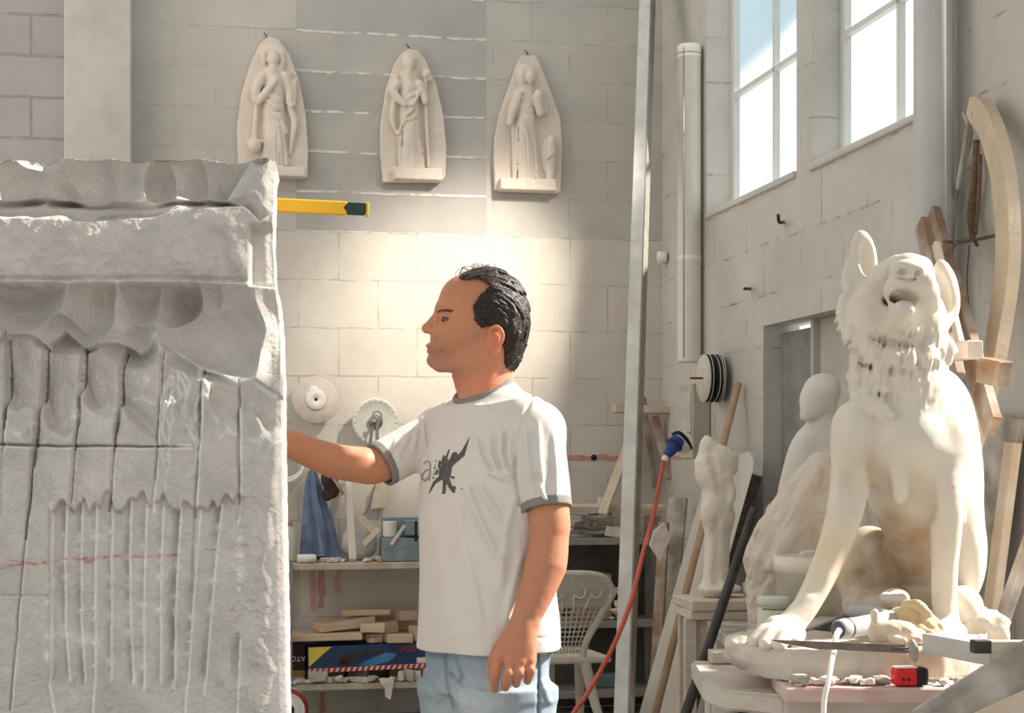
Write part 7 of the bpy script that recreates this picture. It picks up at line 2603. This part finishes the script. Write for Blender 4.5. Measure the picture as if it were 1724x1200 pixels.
# trowel blade
p0, p1 = P(1352, 1078, 4.27), P(1462, 1034, 4.46)
p0[2] = PZ + .006
p1[2] = PZ + .055
dv = p1 - p0
Lt = np.linalg.norm(dv)
o = obj('trowel', *xf(prism([(0, 0), (Lt, .004), (Lt, .0), (Lt * .95, -.045), (Lt * .6, -.046), (Lt * .15, -.006)], .003), frame(p0, dv)), M_gd, world=True, base=p0)
tag(o, 'black triangular blade leaning behind the grey angle grinder', 'trowel')
obj('steel_edge', *tube([p0, p1], .0035, 6, sub=1), M_steel, o, world=True, smooth=True)


def glove(name, palm, fingers, thumb, m, label, base, r=.014):
    allp = np.array([q for q in palm] + [q for fl in fingers + [thumb] for q in fl])
    S = Sculpt(allp.min(0) - .04, allp.max(0) + .04, .003)
    S.chain(palm, [.026, .032, .028], k=.02, sub=3)
    for fl in fingers:
        S.chain(fl, [r, r, r * .85], k=.006, sub=3)
    S.chain(thumb, [r * 1.05, r, r * .85], k=.008, sub=3)
    S.disp(lambda p: -.004 * fbm(p * 45, 3, 17))
    S.cut_plane((0, 0, base), (0, 0, -1)) if base else None
    o = obj(name, *S.mesh(0), m, smooth=True, world=True)
    return tag(o, label, 'glove')


M_lea = mat('worn leather', lin(206, 184, 148), .85, .12, 14, .3, 60)
M_lea2 = mat('dusty pale leather', lin(214, 198, 176), .9, .10, 14, .3, 60)
q = lambda px, py, Y, dz=0: np.array([P(px, py, Y)[0], Y, PZ + dz])
glove('work_glove', [q(1512, 0, 4.25, .045), q(1535, 0, 4.23, .05), q(1549, 0, 4.21, .045)],
      [[q(1550, 0, 4.22, .055), q(1566, 0, 4.17, .050), q(1581, 0, 4.13, .032)], [q(1548, 0, 4.19, .045), q(1562, 0, 4.14, .038), q(1575, 0, 4.10, .024)], [q(1540, 0, 4.16, .03), q(1553, 0, 4.12, .024), q(1566, 0, 4.09, .018)], [q(1530, 0, 4.15, .02), q(1541, 0, 4.11, .018), q(1553, 0, 4.085, .014)]],
      [q(1526, 0, 4.22, .078), q(1546, 0, 4.18, .080), q(1562, 0, 4.15, .064)], M_lea, 'tan leather work glove lying in front of the right foreleg', PZ + .004)
glove('work_glove', [q(1478, 0, 4.06, .026), q(1505, 0, 4.05, .026), q(1526, 0, 4.04, .024)],
      [[q(1525, 0, 4.05, .026), q(1540, 0, 4.045, .022), q(1552, 0, 4.04, .015)], [q(1520, 0, 4.03, .016), q(1534, 0, 4.02, .014), q(1546, 0, 4.015, .014)], [q(1505, 0, 4.02, .014), q(1514, 0, 4.008, .012), q(1520, 0, 4.0, .011)]],
      [q(1476, 0, 4.06, .034), q(1474, 0, 4.06, .052), q(1472, 0, 4.06, .072)], M_lea2, 'stiff dusty glove with upright thumb in front of the grey grinder', PZ + .004, .0115)
# iron rasp with an oval knob, across the plinth edge
p0, p1 = P(1294, 1076, 3.985), P(1524, 1098, 3.945)
p0[2] = PZ + .012
p1[2] = PZ - .002
dv = p1 - p0
Lr = np.linalg.norm(dv)
M_irn = mat('brown grey iron', lin(122, 110, 102), .5, .2, 30, .1, metal=.35)
bl = prism([(0, .004), (Lr * .35, .006), (Lr, .010), (Lr, -.010), (Lr * .35, -.012), (Lr * .12, -.004)], .004, .0008)
o = obj('iron_rasp', *xf(bl, frame(p0, dv)), M_irn, world=True, base=p0)
tag(o, 'long tapering iron rasp with oval knob lying across the plinth front', 'rasp')
v, f = lathe([(.001, -.006), (.012, -.0055), (.019, -.002), (.019, .002), (.012, .0055), (.001, .006)], 32)
v = v * np.array([.62, 1.45, 1]) 
kn_ = P(1538, 1095, 3.935)
obj('knob', *xf((v, f), Matrix.Translation(Vector(kn_)) @ Matrix.Rotation(math.pi / 2, 4, 'X') @ Matrix.Rotation(.15, 4, 'Z')), mat('grey cast knob', lin(168, 160, 150), .5, .15, 30, .2), o, world=True, smooth=True)
for dz in (.004, -.004):
    obj('tang', *tube([p1 + np.array([-.03, -.003, dz]), kn_ + np.array([0, 0, dz])], .0026, 6, sub=1), M_irn, o, world=True, smooth=True)

# ------------------------------------------------------------------ grey block, wooden bar and the trestle at the right edge
M_gblk = mat('grey painted board', lin(186, 184, 180), .75, .06, 8, .08)
A, Bp = P(1552, 1066, 3.97), P(1668, 1086, 3.70)
A[2] = Bp[2] = CZ - (1066 - HY) / F * 3.97
dv = Bp - A
Lb = np.linalg.norm(dv)
o = obj('grey_block', *box(Lb, .075, .046, .003, 1, c=(Lb / 2, .037, -.023)), M_gblk, M=frame(A, dv))
tag(o, 'long flat grey block lying beside the right foreleg at the plinth edge', 'block')
Yb = 3.66
pa, pb = P(1638, 1088, Yb), P(1790, 1088, Yb + .02)
dv = pb - pa
Lb2 = np.linalg.norm(dv)
o = obj('wooden_bar', *box(Lb2, .028, .027, .002, 1, c=(Lb2 / 2, 0, 0)), mat('pale planed wood', lin(212, 200, 182), .75, .06, 12, .08), M=frame(pa, dv))
tag(o, 'pale planed wooden bar with a dark square end at the right edge', 'wood bar')
obj('dark_end', *box(.040, .0295, .0285, .002, 1, c=(.018, 0, 0)), mat('dark worn end', lin(70, 66, 62), .8, .3, 40, .2), o, M=frame(pa, dv))
tz = pa[2] - .0165
root = thing('trestle', 'weathered grey trestle of crossing boards in the lower right corner', 'trestle', (1.10, 3.70, 0))
board('diagonal_board', P(1556, 1232, 3.60), P(1830, 1060, 3.60), .105, .03, M_grey, up=(0, -1, .25), parent=root)
board('cross_board', P(1640, 1222, 3.55), P(1830, 1136, 3.50), .05, .035, M_wood, up=(0, -1, .3), parent=root)
obj('rail', *box(.20, .06, .045, .003, 1, c=(1.25, 3.66, tz - .0235)), M_grey, root, M=Matrix.Identity(4))
for x in (1.19, 1.31):
    obj('leg', *box(.05, .05, tz - .047, .003, 1, c=(x, 3.67, (tz - .047) / 2)), M_grey, root, M=Matrix.Identity(4))
